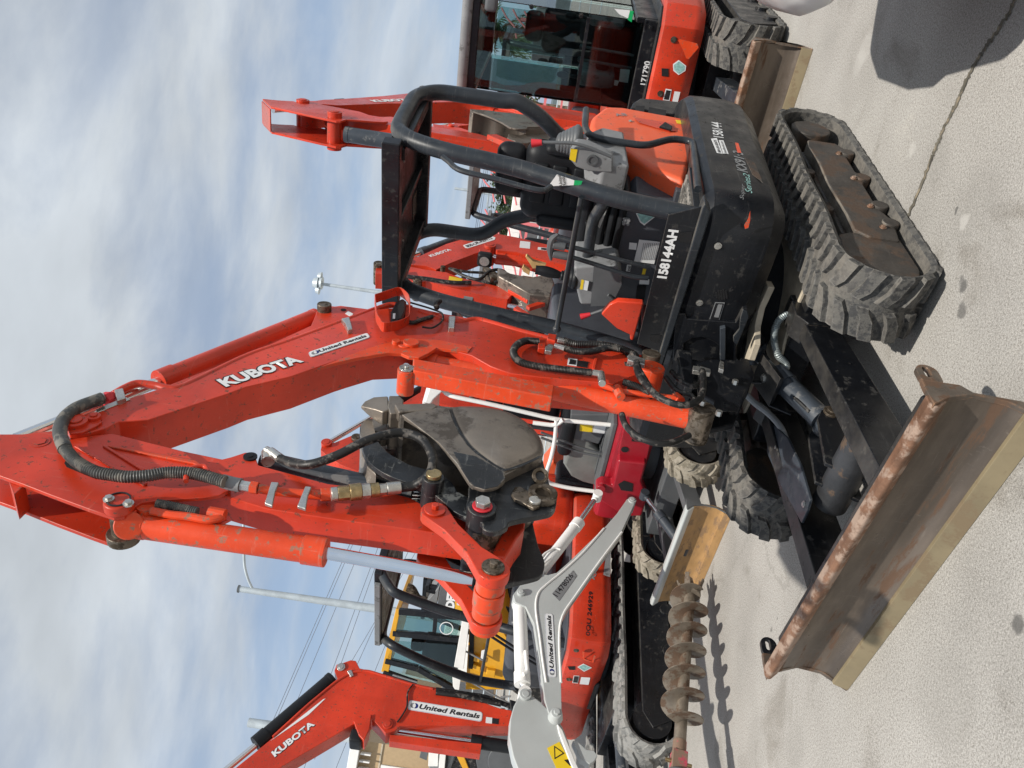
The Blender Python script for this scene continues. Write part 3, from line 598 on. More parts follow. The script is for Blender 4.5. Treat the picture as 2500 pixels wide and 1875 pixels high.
P = H.PL('p', [(1410, 1065), (1470, 1068), (1540, 1250), (1470, 1245)], .8012); decal(H, P, M['stick'], ex, 'name_plate')
P = H.PL('p', [(1520, 1245), (1460, 1080), (1485, 1240)], .804); text('UnitedRentals.com', H, P[0], P[1], P[2], M['ink'], ex, bold=.01)
P = H.PL('p', [(1478, 1035), (1442, 832), (1338, 1032)], .8005); text('158144', H, P[0], P[1], P[2], M['stick'], ex, bold=.01)
q = H.PL('d', [(640, 870), (640, 930), (628, 985), (605, 990), (600, 965), (625, 925)], .79); q = H.PF('d', [(640, 870), (640, 930), (628, 985), (605, 992), (600, 965), (625, 925)], .602); b = MB(H); b.prism(q, [(a + .001, l, z) for a, l, z in q]); b.build('side_stripe', M['red2'], ex)
# front kick plate with the fleet number
P = H.PF('b', [(1680, 545), (1440, 1540), (1620, 1600), (1940, 480)], .600)
kp = MB(H); kp.prism(P, [(f + .008, l, z) for f, l, z in P]); kp = kp.build('kick_plate', M['black'], ex, .002)
P = H.PF('b', [(1668, 1045), (1762, 672), (1592, 1030)], .610); text('158144AH', H, P[0], P[1], P[2], M['stick'], kp, bold=.045)
for q in ([(1765, 690), (1860, 680), (1870, 770), (1765, 760)], [(1540, 1480), (1625, 1475), (1600, 1540), (1540, 1525)]):
    P = H.PF('b', q, .6095); decal(H, P, M['dark'], kp, 'cutout')
P = H.PF('b', [(1962, 440), (1940, 480), (1610, 1605), (1655, 1640), (2010, 520)], .61)
b = MB(H); b.prism([(.55, l, z) for f, l, z in P], [(.63, l, z) for f, l, z in P]); b.build('step_sill', M['post'], ex, .008)
# front bulkhead with arch beside the swing bracket
P = H.pf('r', [(820, 650), (960, 650), (985, 720), (1640, 770), (1740, 590), (1800, 580), (1825, 690), (1650, 1100), (1640, 1500), (1480, 1500), (1430, 1230), (1440, 1100), (1330, 1020), (1190, 965), (1040, 985), (940, 1050), (920, 1440), (800, 1440), (790, 1240)], .62)
b = MB(H); b.front(P, .58, .615); b.build('bulkhead', M['black'], ex, .004)
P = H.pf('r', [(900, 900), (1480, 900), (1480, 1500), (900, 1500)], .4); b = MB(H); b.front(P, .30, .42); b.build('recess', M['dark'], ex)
P = H.pf('r', [(1740, 590), (1800, 620), (1820, 700), (1660, 1080), (1610, 1030), (1610, 960), (1690, 860), (1700, 720)], .66); b = MB(H); b.front(P, .64, .655); b.build('towing_lug', M['post'], ex, .004)
P = H.pf('r', [(1430, 850), (1505, 835), (1500, 1280), (1430, 1290)], .64); b = MB(H); b.front(P, .61, .635); b.build('rib', M['bluegrey'], ex, .003)
# swing bracket and hoses
b = MB(H)
P = H.pl('k', [(940, 70), (1010, 40), (1120, 40), (1280, 50), (1315, 130), (1312, 165), (1250, 310), (1080, 345), (950, 270)], .0)
b.side(P, .06, .095); b.side(P, -.095, -.06); b.cyl((.74, 0, .52), (.74, 0, .86), .08, 28); b.side([(.66, .86), (.92, .84), (.92, .80), (.66, .79)], -.09, .09); b.side([(.66, .56), (.90, .60), (.90, .56), (.66, .52)], -.09, .09)
sw = b.build('swing_bracket', M['black'], ex, .006)
P = H.pl('k', [(1080, 290), (1090, 210), (1160, 170), (1300, 140), (1245, 290)], .097); b = MB(H); b.side(P, .0955, .0965); b.build('rust_patch', M['black'], sw)
b = MB(B); b.cyl((.0, -.11, 1.0), (.0, .11, 1.0), .042, 26); b.build('pin', M['pin'], sw, .003)
# --- canopy
cn = MB(H)
rp = H.PF('a', [(1000, 680), (1170, 790), (1300, 940)], -.45)
hoop = [(.565, .72, .93), (.50, .72, 1.30), (.345, .72, 1.717), (.285, .72, 2.06), (.215, .715, 2.22), (.10, .70, 2.305), (-.03, .70, 2.31), (-.34, .70, 2.305), (-.45, .70, 2.21), (-.45, .70, 1.85)] + rp + [(-.45, rp[-1][1] - .03, 1.30), (-.45, rp[-1][1] - .05, 1.05)]
cn.tube(fillet(hoop, .10, 5), .040, 16)
lp = H.PF('c', [(1200, 115), (1400, 80), (1520, 40), (1600, -20)], -.45)
hoop2 = [(.565, -.12, .93), (.45, -.12, 1.02), (.35, -.12, 1.42), (.316, -.12, 1.693), (.26, -.12, 2.046), (.20, -.12, 2.22), (.10, -.12, 2.30), (-.34, -.12, 2.305), (-.45, -.12, 2.21), (-.45, -.12, 1.9)] + lp + [(-.45, lp[-1][1] + .02, 1.05)]
cn.tube(fillet(hoop2, .10, 5), .040, 16)
can = cn.build('canopy_frame', M['post'], ex, ang=60)
b = MB(H); b.box(.24, .31, -.16, .73, 2.25, 2.335); b.box(-.46, -.40, -.10, .68, 2.23, 2.33); b.box(-.40, .24, -.10, -.04, 2.24, 2.33); b.box(-.40, .24, .62, .68, 2.24, 2.33); b.box(-.40, .24, -.04, .62, 2.29, 2.335); b.box(-.40, .24, .27, .30, 2.26, 2.29)
rf = b.build('canopy_roof', M['black'], can, .006)
b = MB(H)
for q in ((-.30, .05), (-.30, .25), (-.30, .45), (0, .05), (.0, .5), (.12, .2), (-.36, .55), (.18, .58), (.18, .1), (-.15, .58)): b.cyl((q[0], q[1], 2.292), (q[0], q[1], 2.285), .006, 10)
b.build('roof_bolts', M['zinc'], rf)
P = [(-.38, .02, 2.288), (-.27, .02, 2.288), (-.27, .16, 2.288), (-.38, .16, 2.288)]; decal(H, P, M['tframe'], rf, 'sticker')
b = MB(H); q = H.PL('a', [(500, 1060), (540, 1090), (620, 1150), (860, 1210), (1080, 1270), (1180, 1285), (1230, 1260)], .79); b.tube(catmull(q, 6), .012, 10); b.build('grab_handle', M['post'], can)
q0 = H.PL('b', [(1010, 418)], .70)[0]; q1 = H.PF('b', [(820, 1432)], q0[0])[0]
b = MB(H); b.cyl(q0, q1, .013, 12); b.ball(q1, .02); b.build('cross_bar', M['post'], can)
q = H.PF('b', [(1040, 230), (1030, 420), (1010, 600), (960, 720)], .2)
b = MB(H); b.tube(fillet([(.40, .66, 1.30), (.22, .45, 1.33), (.22, .12, 1.31)], .08), .028, 12); b.build('arm_rest_rail', M['post'], can)
# safety tag on the post
P = H.PF('b', [(755, 330), (820, 240), (955, 285), (950, 322)], .48); tg = decal(H, P, M['stick'], ex, 'safety_tag')
P2 = H.PF('b', [(955, 285), (1018, 290), (1005, 322), (950, 322)], .48); decal(H, P2, M['grn'], tg, 'green_end')
P = H.PF('b', [(865, 325), (852, 245), (838, 325)], .484); text('United', H, P[0], P[1], P[2], M['ink'], tg, bold=.02)
P = H.PF('b', [(893, 320), (880, 255), (868, 320)], .484); text('Rentals', H, P[0], P[1], P[2], M['ink'], tg, bold=.02)
# --- seat
st = MB(H); A = H.PF('a', [(1070, 1000), (1060, 1260), (1230, 1480), (1420, 1480), (1450, 1400), (1450, 1050), (1230, 1000)], -.2)
lo, hi = .20, .585
st.rbox(-.34, -.19, .16, .60, 1.24, 1.70, .08, 5); st.rbox(-.26, .08, .17, .60, 1.31, 1.39, .04, 5)
seat = st.build('seat', M['seat'], ex, ang=70)
b = MB(H); b.rbox(-.33, -.22, .27, .56, 1.69, 1.85, .055, 5); b.build('headrest', M['seat'], seat, ang=70)
b = MB(H)
for z in (1.36, 1.47, 1.57):
    for l in (.285, .41): b.rbox(-.20, -.178, l, l + .10, z, z + .08, .012, 3)
b.build('back_cushion', M['seat'], seat, ang=70)
b = MB(H); b.rbox(-.30, -.165, .145, .215, 1.22, 1.60, .033, 4); b.build('side_bolster', M['seat'], seat, ang=70); b = MB(H); b.rbox(-.30, -.165, .56, .615, 1.26, 1.60, .027, 4); b.build('side_bolster', M['seat'], seat, ang=70)
P = H.pf('b', [(1440, 350), (1330, 520), (1285, 1220), (1500, 1235), (1680, 545), (1780, 360)], .14)
b = MB(H); b.front([(-.05, .93), (.56, .93), (.58, 1.14), (.5, 1.19), (-.05, 1.17)], -.05, .13); b.front([(-.05, .90), (.62, .90), (.62, .96), (-.05, .96)], .0, .135); ped = b.build('seat_pedestal', M['greycover'], ex, .006)
b = MB(H)
for i in range(4): b.rbox(-.06, .15 - i * .012, .20, .58, 1.165 + i * .042, 1.203 + i * .042, .019, 3)
b.build('seat_bellows', M['seat'], ped, ang=60)
P = H.PF('b', [(1430, 540), (1500, 512), (1575, 515), (1592, 555), (1495, 632), (1462, 610)], .137); b = MB(H); b.prism(P, [(f + .001, l, z) for f, l, z in P]); b.build('sticker', M['stick'], ped)
P = H.PF('b', [(1440, 545), (1503, 520), (1568, 523), (1583, 555), (1495, 620), (1468, 600)], .139); b = MB(H); b.prism(P, [(f + .001, l, z) for f, l, z in P]); b.build('sticker', M['teal'], ped)
for q, m in (([(1455, 742), (1615, 760), (1570, 930), (1415, 910)], 'stick'), ([(1380, 765), (1438, 770), (1432, 822), (1375, 815)], 'stick'), ([(1362, 935), (1395, 938), (1385, 990), (1352, 985)], 'stick'), ([(1485, 965), (1510, 968), (1500, 1010), (1475, 1010)], 'sticky'), ([(1460, 1045), (1535, 1050), (1530, 1088), (1455, 1085)], 'stick')):
    decal(H, H.PF('b', q, .137), M[m], ped)
P = H.PF('b', [(1385, 985), (1392, 945), (1366, 983)], .140); text('ISE', H, P[0], P[1], P[2], M['ink'], ped, bold=.02)
b = MB(H)
for i in range(9):
    q = H.PF('b', [(1466 + i * 13, 900 - i * 0), (1490 + i * 14, 770)], .1395); b.bar(q[0], q[1], .0025, .001, (1, 0, 0))
b.build('fine_print', M['console'], ped)
P = H.PF('b', [(1440, 1095), (1510, 1100), (1490, 1225), (1425, 1215)], .136); decal(H, P, M['dark'], ped, 'pocket')
# wrench and knob
P = H.PF('b', [(1175, 490), (1205, 510), (1165, 615), (1150, 650), (1140, 640), (1135, 612), (1120, 615), (1118, 642), (1125, 580)], .20); b = MB(H); b.prism(P, [(f + .006, l, z) for f, l, z in P])
w_ = b.build('open_end_wrench', M['lgrey'], None, .001); tag(w_, 'small silver open-end wrench lying on the bellows before the black seat', 'wrench')
P = H.PF('b', [(1355, 598)], .15)[0]; b = MB(H)
for k in range(4): a = rad(45 + 90 * k); b.cyl((.15, P[1] + .014 * math.cos(a), P[2] + .014 * math.sin(a)), (.165, P[1] + .014 * math.cos(a), P[2] + .014 * math.sin(a)), .008, 10)
b.cyl((.14, P[1], P[2]), (.16, P[1], P[2]), .014, 14); b.build('knob', M['console'], ped)
# --- consoles and levers
b = MB(H)
lc = [(.16, 1.06), (.18, 1.26), (.13, 1.335), (.02, 1.34), (-.16, 1.30), (-.18, 1.12)]
b.side([(-.18, 1.23), (.20, 1.21), (.22, 1.33), (.12, 1.40), (-.10, 1.41), (-.2, 1.34)], .60, .74); con = b.build('left_console', M['console'], ex, .015)
b = MB(H); P = H.PF('a', [(1350, 1070), (1400, 990), (1480, 1000), (1650, 1080), (1650, 1170), (1480, 1160), (1400, 1130)], .22); b.prism([(.12, l, z) for f, l, z in P], P); b.build('console_nose', M['console'], con, .01)
P = H.PF('a', [(1365, 1000), (1410, 1010), (1395, 1095), (1355, 1075)], .222); decal(H, P, M['sticky'], con)
P = H.PF('a', [(1510, 1080)], .222)[0]; b = MB(H); b.ring((.20, P[1], P[2]), (.228, P[1], P[2]), .026, .017, 20); b.cyl((.21, P[1], P[2]), (.224, P[1], P[2]), .018, 16); b.build('switch', M['dgrey'], con)
b = MB(H); Q = H.PF('a', [(1290, 960), (1400, 950)], .05)
for i in range(6): t = i / 5; b.ball((.05, Q[0][1] + (Q[1][1] - Q[0][1]) * t, Q[0][2] + (Q[1][2] - Q[0][2]) * t), .045 + .006 * i, 16, (1, 1, .45))
b.build('lever_gaiter', M['dgrey'], con, ang=60)
Q = H.PF('a', [(1640, 1060), (1480, 990), (1380, 965), (1160, 960)], .24); b = MB(H); b.tube(fillet(Q, .04), .0075, 10); lv = b.build('lock_lever', M['dgrey'], con)
Q = H.PF('a', [(1100, 968), (1170, 962)], .24); b = MB(H); b.cyl(Q[0], Q[1], .020, 14, .013); b.build('lever_knob', M['redk'], lv)
Q = H.PF('a', [(2212, 960), (2050, 940), (1870, 990), (1600, 950), (1480, 920), (1455, 860), (1468, 740)], .30); b = MB(H); b.tube(fillet([(.45, .79, .93)] + [(.40 - .05 * i, .80, 0) for i in range(0)] + H.PL('a', [(2190, 955), (2050, 935), (1870, 985), (1600, 945), (1490, 915), (1460, 860), (1468, 740)], .76), .05, 4), .017, 12); b.build('entry_handrail', M['post'], ex)
b = MB(H); P = H.PF('b', [(950, 955), (960, 1090), (1000, 1250), (1250, 1250), (1320, 1090), (1290, 950), (1115, 940)], .32); b.prism([(.05, l, z) for f, l, z in P], P); rc = b.build('right_console', M['console'], ex, .015)
P = H.PF('b', [(1105, 945), (1290, 950), (1320, 1090), (1240, 1250), (1080, 1255)], .3225); b = MB(H); b.prism(P, [(f + .002, l, z) for f, l, z in P]); b.build('console_lower', M['dgrey'], rc)
for q, m in (([(1010, 1050), (1095, 1070), (1080, 1140), (998, 1125)], 'stick'), ([(1010, 1050), (1030, 1055), (1018, 1128), (998, 1125)], 'sticky'), ([(1068, 1063), (1095, 1070), (1080, 1140), (1055, 1135)], 'ink')): decal(H, H.PF('b', q, .3235 + (.002 if m != 'stick' else 0)), M[m], rc)
Q = H.PF('b', [(960, 1035), (860, 1020), (815, 1010)], .27); b = MB(H)
for i in range(5): t = i / 4; p = lerp(Q[0], Q[1], t); b.ball(p, .062 - .009 * i, 16, (1, 1, .45))
b.build('lever_gaiter', M['seat'], rc, ang=60)
Q = H.PF('b', [(860, 1020), (800, 1005), (720, 985), (655, 975)], .27); b = MB(H); b.tube(catmull(Q, 6), .018, 14, rr=lambda t: .013 + .014 * math.sin(min(1, t * 1.15) * math.pi * .75)); b.build('joystick', M['seat'], rc)
Q = H.PF('b', [(1215, 1170), (1270, 1220), (1250, 1260), (1060, 1325)], .33); b = MB(H); b.tube(fillet(Q, .03), .008, 10); lv = b.build('throttle_lever', M['dgrey'], rc)
Q = H.PF('b', [(1080, 1318), (1005, 1338)], .33); b = MB(H); b.cyl(Q[0], Q[1], .010, 12, .017); b.build('lever_knob', M['redk'], lv)
for a, c in (([(885, 795), (960, 805), (1200, 870), (1540, 960)], [(790, 780), (885, 800)]), ([(890, 868), (960, 885), (1200, 960), (1400, 1030), (1525, 1040)], [(790, 850), (905, 872)])):
    Q = H.PF('b', a, .46); b = MB(H); b.tube(fillet(Q, .05), .011, 12); lv = b.build('travel_lever', M['post'], ex)
    Q = H.PF('b', c, .46); b = MB(H); b.cyl(Q[0], Q[1], .019, 14); b.build('grip', M['dgrey'], lv, .003)
Q = H.PF('b', [(830, 700), (785, 740), (770, 820), (775, 900)], .46); b = MB(H); b.tube(catmull(Q, 5), .012, 8, rr=lambda t: .006 + .012 * math.sin(math.pi * t)); b.build('foot_rest', M['dgrey'], lv)
# right-hand cover beside the operator
b = MB(H); P = H.pl('b', [(790, 1060), (785, 1200), (800, 1330), (830, 1430), (950, 1470), (1385, 1525), (1480, 1480), (1480, 1050)], -.16)
b.side(P, -.62, -.16); b.build('right_cover', M['greycover'], ex, .03, ang=50)
P = H.PF('b', [(1160, 1320), (1230, 1245), (1290, 1220), (1490, 1235), (1410, 1525), (1385, 1520), (1385, 1480), (1280, 1430)], .44); b = MB(H); b.prism([(.40, l, z) for f, l, z in P], P); b.build('right_front_panel', M['red'], ex, .012)
# left side engine cover (orange) behind the step
P = H.pl('a', [(1485, 890), (1500, 830), (1590, 758), (1700, 762), (2205, 855), (2200, 975), (2125, 1280), (1900, 1180), (1700, 1050), (1500, 960)], .62)
b = MB(H); b.side(P, .30, .66); hd = b.build('engine_cover', M['hood'], ex, .03, ang=50)
P = H.PL('p', [(270, 765), (300, 765), (770, 835), (830, 940), (740, 950), (330, 830)], .664); b = MB(H); b.prism(P, [(f, l + .002, z) for f, l, z in P]); b.build('handle_recess', M['red'], hd)
P = H.PL('p', [(600, 900), (680, 835), (780, 895), (760, 945)], .667); b = MB(H); b.prism(P, [(f, l + .01, z) for f, l, z in P]); b.build('latch', M['seat'], hd, .003)
decal(H, H.PL('p', [(825, 790), (950, 805), (970, 855), (845, 835)], .662), M['sticky'], hd)
P = H.PL('p', [(30, 740), (180, 730), (35, 700)], .664); text('A8', H, P[0], P[1], P[2], M['console'], hd, bold=.01)
bolts(hd, H, H.PL('p', [(1060, 990), (1000, 1145), (215, 808)], .662), (0, 1, 0), .007, .006)
P = H.pl('p', [(200, 680), (240, 600), (340, 535), (500, 545), (1060, 605), (1075, 780), (800, 760), (560, 740), (420, 700)], .58)
b = MB(H); b.side(P, .30, .60); b.build('rear_grille_frame', M['black'], ex, .012)
b = MB(H); P = H.PL('p', [(290, 600), (410, 600), (400, 690), (270, 670)], .604); b.prism(P, [(f, l + .001, z) for f, l, z in P]); P = H.PL('p', [(470, 620), (700, 660), (690, 745), (450, 700)], .604); b.prism(P, [(f, l + .001, z) for f, l, z in P]); b.build('grille_opening', M['dark'], ex)
# engine box / counterweight behind the seat
b = MB(H); b.rbox(-1.06, -.46, -.62, .34, .86, 1.28, .14, 5); b.build('engine_bonnet', M['red'], ex, ang=60)
b = MB(H); b.rbox(-.62, -.40, .05, .55, 1.2, 1.42, .05); b.build('rear_shelf', M['dgrey'], ex, ang=60)
b = MB(H); b.tube(fillet([(-.45, .72 - .28, 1.05), (-.5, .44, 1.0)], .02), .03, 10); b.build('post_foot', M['post'], ex)
# --- boom
WB = .072
top = [('g', 445, 400), ('g', 460, 350), ('g', 510, 325), ('g', 700, 280), ('g', 850, 205), ('g', 1060, 140), ('j', 0, 600), ('j', 440, 400), ('j', 470, 330), ('j', 485, 280), ('j', 540, 262), ('j', 600, 270), ('j', 640, 265), ('j', 860, 292), ('j', 1130, 272), ('j', 1330, 318), ('j', 1560, 360), ('j', 1850, 425), ('j', 2040, 478), ('c', 1650, 1040), ('c', 2212, 1150), ('r', 330, 1185), ('r', 540, 1235), ('r', 640, 1340), ('r', 620, 1420), ('r', 540, 1450), ('r', 360, 1440), ('r', 200, 1500), ('c', 2050, 1380), ('c', 1900, 1365), ('c', 1500, 1330), ('c', 1250, 1300), ('c', 1100, 1245), ('c', 950, 1160), ('c', 760, 1110), ('c', 560, 1125), ('c', 480, 1110), ('c', 200, 1120), ('c', 0, 1175), ('j', 600, 640), ('j', 300, 745), ('j', 0, 815), ('g', 1530, 172), ('g', 1000, 345), ('g', 800, 358), ('g', 720, 400), ('g', 560, 440), ('g', 470, 440)]
P = [B.pl(c, [(x, y)], WB)[0] for c, x, y in top]
bm_ = MB(B); bm_.side(P, -WB, WB); boom = bm_.build('boom', M['red'], ex, .004)
P = [B.pl('j', [q], WB + .004)[0] for q in [(480, 690), (700, 600), (850, 545), (1000, 505), (1150, 490), (1300, 497), (1530, 545), (1500, 580), (1290, 552), (1230, 590), (1170, 618), (1100, 612), (1050, 590), (960, 585), (750, 620), (600, 655)]]
b = MB(B); b.side(P, WB - .01, WB + .005); gus = b.build('boom_gusset', M['red2'], boom, .002)
for (x, y), r, h in (((1115, 535), .035, .02), ((1015, 530), .018, .022), ((1075, 540), .03, .010)):
    f, z = B.pl('j', [(x, y)], WB)[0]; b = MB(B); b.cyl((f, WB, z), (f, WB + h, z), r, 24); b.build('pin_boss', M['red2'], boom, .003)
f, z = B.pl('j', [(530, 300)], WB)[0]; b = MB(B); b.cyl((f, -WB - .02, z), (f, WB + .035, z), .032, 22); b.build('lug_pin', M['pin'], boom, .004)
f, z = B.pl('j', [(660, 296)], WB)[0]; b = MB(B); b.cyl((f, WB, z), (f, WB + .002, z), .013, 16); b.build('lug_hole', M['dark'], boom)
decal(B, B.PL('j', [(672, 320), (690, 303), (725, 322), (708, 342)], WB + .001), M['stick'], boom)
for (x, y), r, h in (((512, 385), .038, .022), ((637, 350), .022, .02)):
    f, z = B.pl('g', [(x, y)], WB)[0]; b = MB(B); b.cyl((f, WB, z), (f, WB + h, z), r, 26); b.cyl((f, WB + h, z), (f, WB + h + .006, z), r * .6, 22 if r > .03 else 6); b.build('pin_boss', M['red'], boom, .003)
P = B.pl('g', [(452, 392), (470, 350), (520, 330), (600, 300), (660, 320), (690, 360), (655, 385), (560, 430), (470, 440)], WB + .008); b = MB(B); b.side(P, WB, WB + .009); b.build('boom_tip_plate', M['red'], boom, .003)
f, z = B.pl('r', [(497, 1345)], WB + .02)[0]; b = MB(B); b.cyl((f, -WB - .01, z), (f, WB + .02, z), .062, 28); b.build('foot_boss', M['red2'], boom, .008); b = MB(B); b.cyl((f, WB + .02, z), (f, WB + .023, z), .03, 6); b.build('foot_pin', M['red2'], boom)
P = B.PL('g', [(1530, 135), (0, 0), (0, 0)], WB + .002)
P0 = B.PL('w', [(488, 838)], WB + .002)[0]; P1 = B.PL('w', [(659, 782)], WB + .002)[0]; UPp = B.PL('w', [(478, 815)], WB + .002)[0]
text('KUBOTA', B, P0, P1, UPp, M['ink'], boom, bold=.075, name='lettering_outline')
P0, P1, UPp = (B.PL('w', [q], WB + .0035)[0] for q in ((489, 836), (657, 781), (480, 816))); text('KUBOTA', B, P0, P1, UPp, M['stick'], boom, bold=.045); P0k, P1k, Upk = P0, P1, UPp
P0, P1, UPp = (B.PL('j', [q], WB + .001)[0] for q in ((438, 618), (842, 482), (420, 582))); ur_logo(B, P0, P1, UPp, boom)
P0, P1, UPp = (B.PL('c', [q], WB + .001)[0] for q in ((1690, 1235), (1850, 1255), (1695, 1182)))
decal(B, B.PL('c', [(1697, 1182), (1768, 1192), (1762, 1245), (1690, 1235)], WB + .001), M['stick'], boom); decal(B, B.PL('c', [(1768, 1200), (1855, 1212), (1845, 1258), (1762, 1245)], WB + .001), M['ink'], boom)
decal(B, B.PL('c', [(1712, 1192), (1760, 1200), (1755, 1235), (1702, 1228)], WB + .0024), M['ink'], boom, 'sticker')
P = B.pl('c', [(1905, 1165), (1930, 1168), (1905, 1265), (1880, 1262)], WB + .008); b = MB(B); b.side(P, WB, WB + .01); b.build('rib', M['red'], boom, .003)
P = B.pl('c', [(1395, 1370), (1385, 1345), (1600, 1385), (1950, 1440), (2010, 1330), (2212, 1400), (2212, 1450), (2000, 1470)], WB)
# arm (dipper) cylinder on top of the boom
def mid(c, x, y, lat=0.): q = B.pl(c, [(x, y)], lat)[0]; return (q[0], lat, q[1])
ac = cyl_part(boom, B, mid('j', 470, 345, .02), mid('g', 1080, 85, .02), mid('g', 110, 475, .02), .040, .020, M['red'], 'arm_cylinder', eye=False)
# boom pipe
def pipe(pts, r, m, name, parent, rib=0, fl=.05, lat=None, cm=True, n=12):
    Q = []
    for t in pts:
        c, x, y = t[:3]; la = t[3] if len(t) > 3 else lat; q = B.pl(c, [(x, y)], la)[0]; Q.append((q[0], la, q[1]))
    b = MB(B); b.tube(catmull(Q, 8) if cm else fillet(Q, fl), r, n, ribs=rib); return b.build(name, m, parent)
pipe([('g', 770, 175), ('g', 850, 130), ('g', 930, 102), ('g', 1050, 115), ('g', 1140, 135), ('g', 1260, 115), ('j', 0, 615), ('j', 300, 510), ('j', 650, 380), ('j', 900, 285), ('j', 1000, 262), ('j', 1120, 285)], .015, M['red'], 'hydraulic_pipe', boom, lat=WB - .01)
pipe([('j', 1170, 308), ('j', 1270, 340), ('j', 1360, 370), ('j', 1460, 375), ('j', 1560, 362), ('j', 1660, 385), ('j', 1850, 440), ('j', 2050, 490)], .015, M['red'], 'hydraulic_pipe', boom, lat=WB - .005)
pipe([('g', 690, 200), ('g', 620, 225), ('g', 510, 270), ('g', 425, 350), ('g', 405, 440), ('g', 440, 545)], .021, M['hoseg'], 'hydraulic_hose', boom, lat=WB + .03)
pipe([('g', 440, 545), ('g', 520, 630), ('g', 640, 695), ('g', 740, 715), ('g', 860, 730), ('g', 1000, 722), ('g', 1130, 702), ('g', 1280, 705), ('g', 1400, 730), ('g', 1520, 765)], .019, M['hoseg'], 'hydraulic_hose', boom, rib=.0075, lat=WB + .035, n=14)
b = MB(B); A_, C_ = mid('g', 690, 205, WB), mid('g', 770, 180, WB); b.cyl(A_, C_, .017, 6); b.cyl(mid('g', 705, 215, WB + .0), mid('g', 745, 195, WB + .0), .026, 6); b.build('pipe_union', M['redk'], boom, .002)
b = MB(B); A_, C_ = mid('g', 645, 215, WB + .025), mid('g', 700, 200, WB); b.cyl(A_, C_, .019, 14); b.build('hose_ferrule', M['zinc'], boom, .002)
P = B.PL('g', [(770, 140), (830, 128), (850, 195), (790, 215)], WB + .02); b = MB(B); b.prism([(f, l - .04, z) for f, l, z in P], P); b.build('pipe_clamp', M['zinc'], boom, .004)
P = B.PL('g', [(645, 275), (720, 240), (850, 190), (880, 205), (730, 265), (650, 298)], WB + .004); b = MB(B); b.prism([(f, l - .004, z) for f, l, z in P], P); b.build('clamp_bracket', M['zinc'], boom, .002)
for q in ([(645, 350), (700, 340), (722, 420), (690, 430), (672, 385)], [(1372, 335), (1418, 335), (1410, 415), (1368, 412)]):
    P = B.PL('j', q, WB + .022); b = MB(B); b.prism([(f, l - .03, z) for f, l, z in P], P); b.build('pipe_clamp', M['zinc'], boom, .004)
# work lamp in its bent guard
g_o = B.PL('j', [(870, 195), (1040, 140), (1100, 190), (1112, 240), (1108, 340), (1050, 372), (925, 395), (880, 320)], WB + .06)
b = MB(B); Q = fillet(g_o + [g_o[0]], .03, 4)
for a, c in zip(Q, Q[1:]): b.bar((a[0], WB + .035, a[2]), (c[0], WB + .035, c[2]), .10, .005, (0, 0, 1)) if 0 else None
R_ = []
for t in Q[:-1]: R_.append(t)
ctr = Vector((sum(q[0] for q in R_) / len(R_), 0, sum(q[2] for q in R_) / len(R_)))
def ringstrip(R_, l0, l1, th):
    b = MB(B); n = len(R_); LL = []
    for p in R_:
        d = (Vector((p[0], 0, p[2])) - ctr).normalized() * th
        LL.append([b.v((p[0], l0, p[2])), b.v((p[0], l1, p[2])), b.v((p[0] - d.x, l1, p[2] - d.z)), b.v((p[0] - d.x, l0, p[2] - d.z))])
    for i in range(n):
        A, C = LL[i], LL[(i + 1) % n]
        for k in range(4): b.face([A[k], A[(k + 1) % 4], C[(k + 1) % 4], C[k]])
    return b
lg = ringstrip(R_, WB + .02, WB + .065, .005).build('lamp_guard', M['red'], boom, .001)
P = B.PL('j', [(980, 300), (1015, 235), (1060, 215), (1085, 235), (1078, 310), (1050, 365), (1010, 392), (978, 380)], WB + .03)
b = MB(B); b.prism([(f, l - .045, z) for f, l, z in P], P); lm = b.build('work_lamp', M['seat'], lg, .008)
P = B.PL('j', [(1010, 300), (1040, 248), (1070, 232), (1070, 300), (1045, 350), (1012, 375)], WB + .032); b = MB(B); b.prism(P, [(f, l + .002, z) for f, l, z in P]); b.build('lens', M['dark'], lm)
P = B.PL('j', [(993, 320), (1010, 318), (1008, 355), (992, 355)], WB + .033); decal(B, P, M['stick'], lm)
pipe([('j', 1110, 245), ('j', 1180, 265), ('j', 1260, 290), ('j', 1325, 320), ('j', 1325, 370), ('j', 1260, 415), ('j', 1190, 410)], .0045, M['rub'], 'lamp_cable', boom, lat=WB + .02, n=8)
pipe([('j', 1080, 370), ('j', 1130, 380), ('j', 1190, 360), ('j', 1260, 340)], .010, M['rub'], 'lamp_cable', boom, lat=WB + .012, n=8)
pipe([('j', 1290, 280), ('j', 1285, 260), ('j', 1310, 235)], .013, M['rub'], 'hose_stub', boom, lat=WB + .02)
# manifold block and hoses at the root
P = B.PL('c', [(1545, 990), (1610, 1000), (1600, 1050), (1535, 1030)], WB + .01); b = MB(B); b.prism([(f, l - .03, z) for f, l, z in P], P); P = B.PL('c', [(1470, 1040), (1530, 1030), (1520, 1110), (1465, 1105)], WB + .03); b.prism([(f, l - .03, z) for f, l, z in P], P); b.build('hose_manifold', M['red'], boom, .004)
pipe([('c', 1470, 1055), ('c', 1370, 1050), ('c', 1300, 1085), ('c', 1275, 1140), ('c', 1310, 1200), ('c', 1400, 1235), ('c', 1600, 1265), ('c', 1880, 1295)], .017, M['rub'], 'hydraulic_hose', boom, rib=.006, lat=WB + .03)
pipe([('c', 1665, 1050), ('c', 1760, 1075), ('c', 1950, 1080), ('c', 2100, 1110), ('c', 2212, 1160), ('r', 230, 1210)], .018, M['rub'], 'hydraulic_hose', boom, rib=.008, lat=WB + .02)
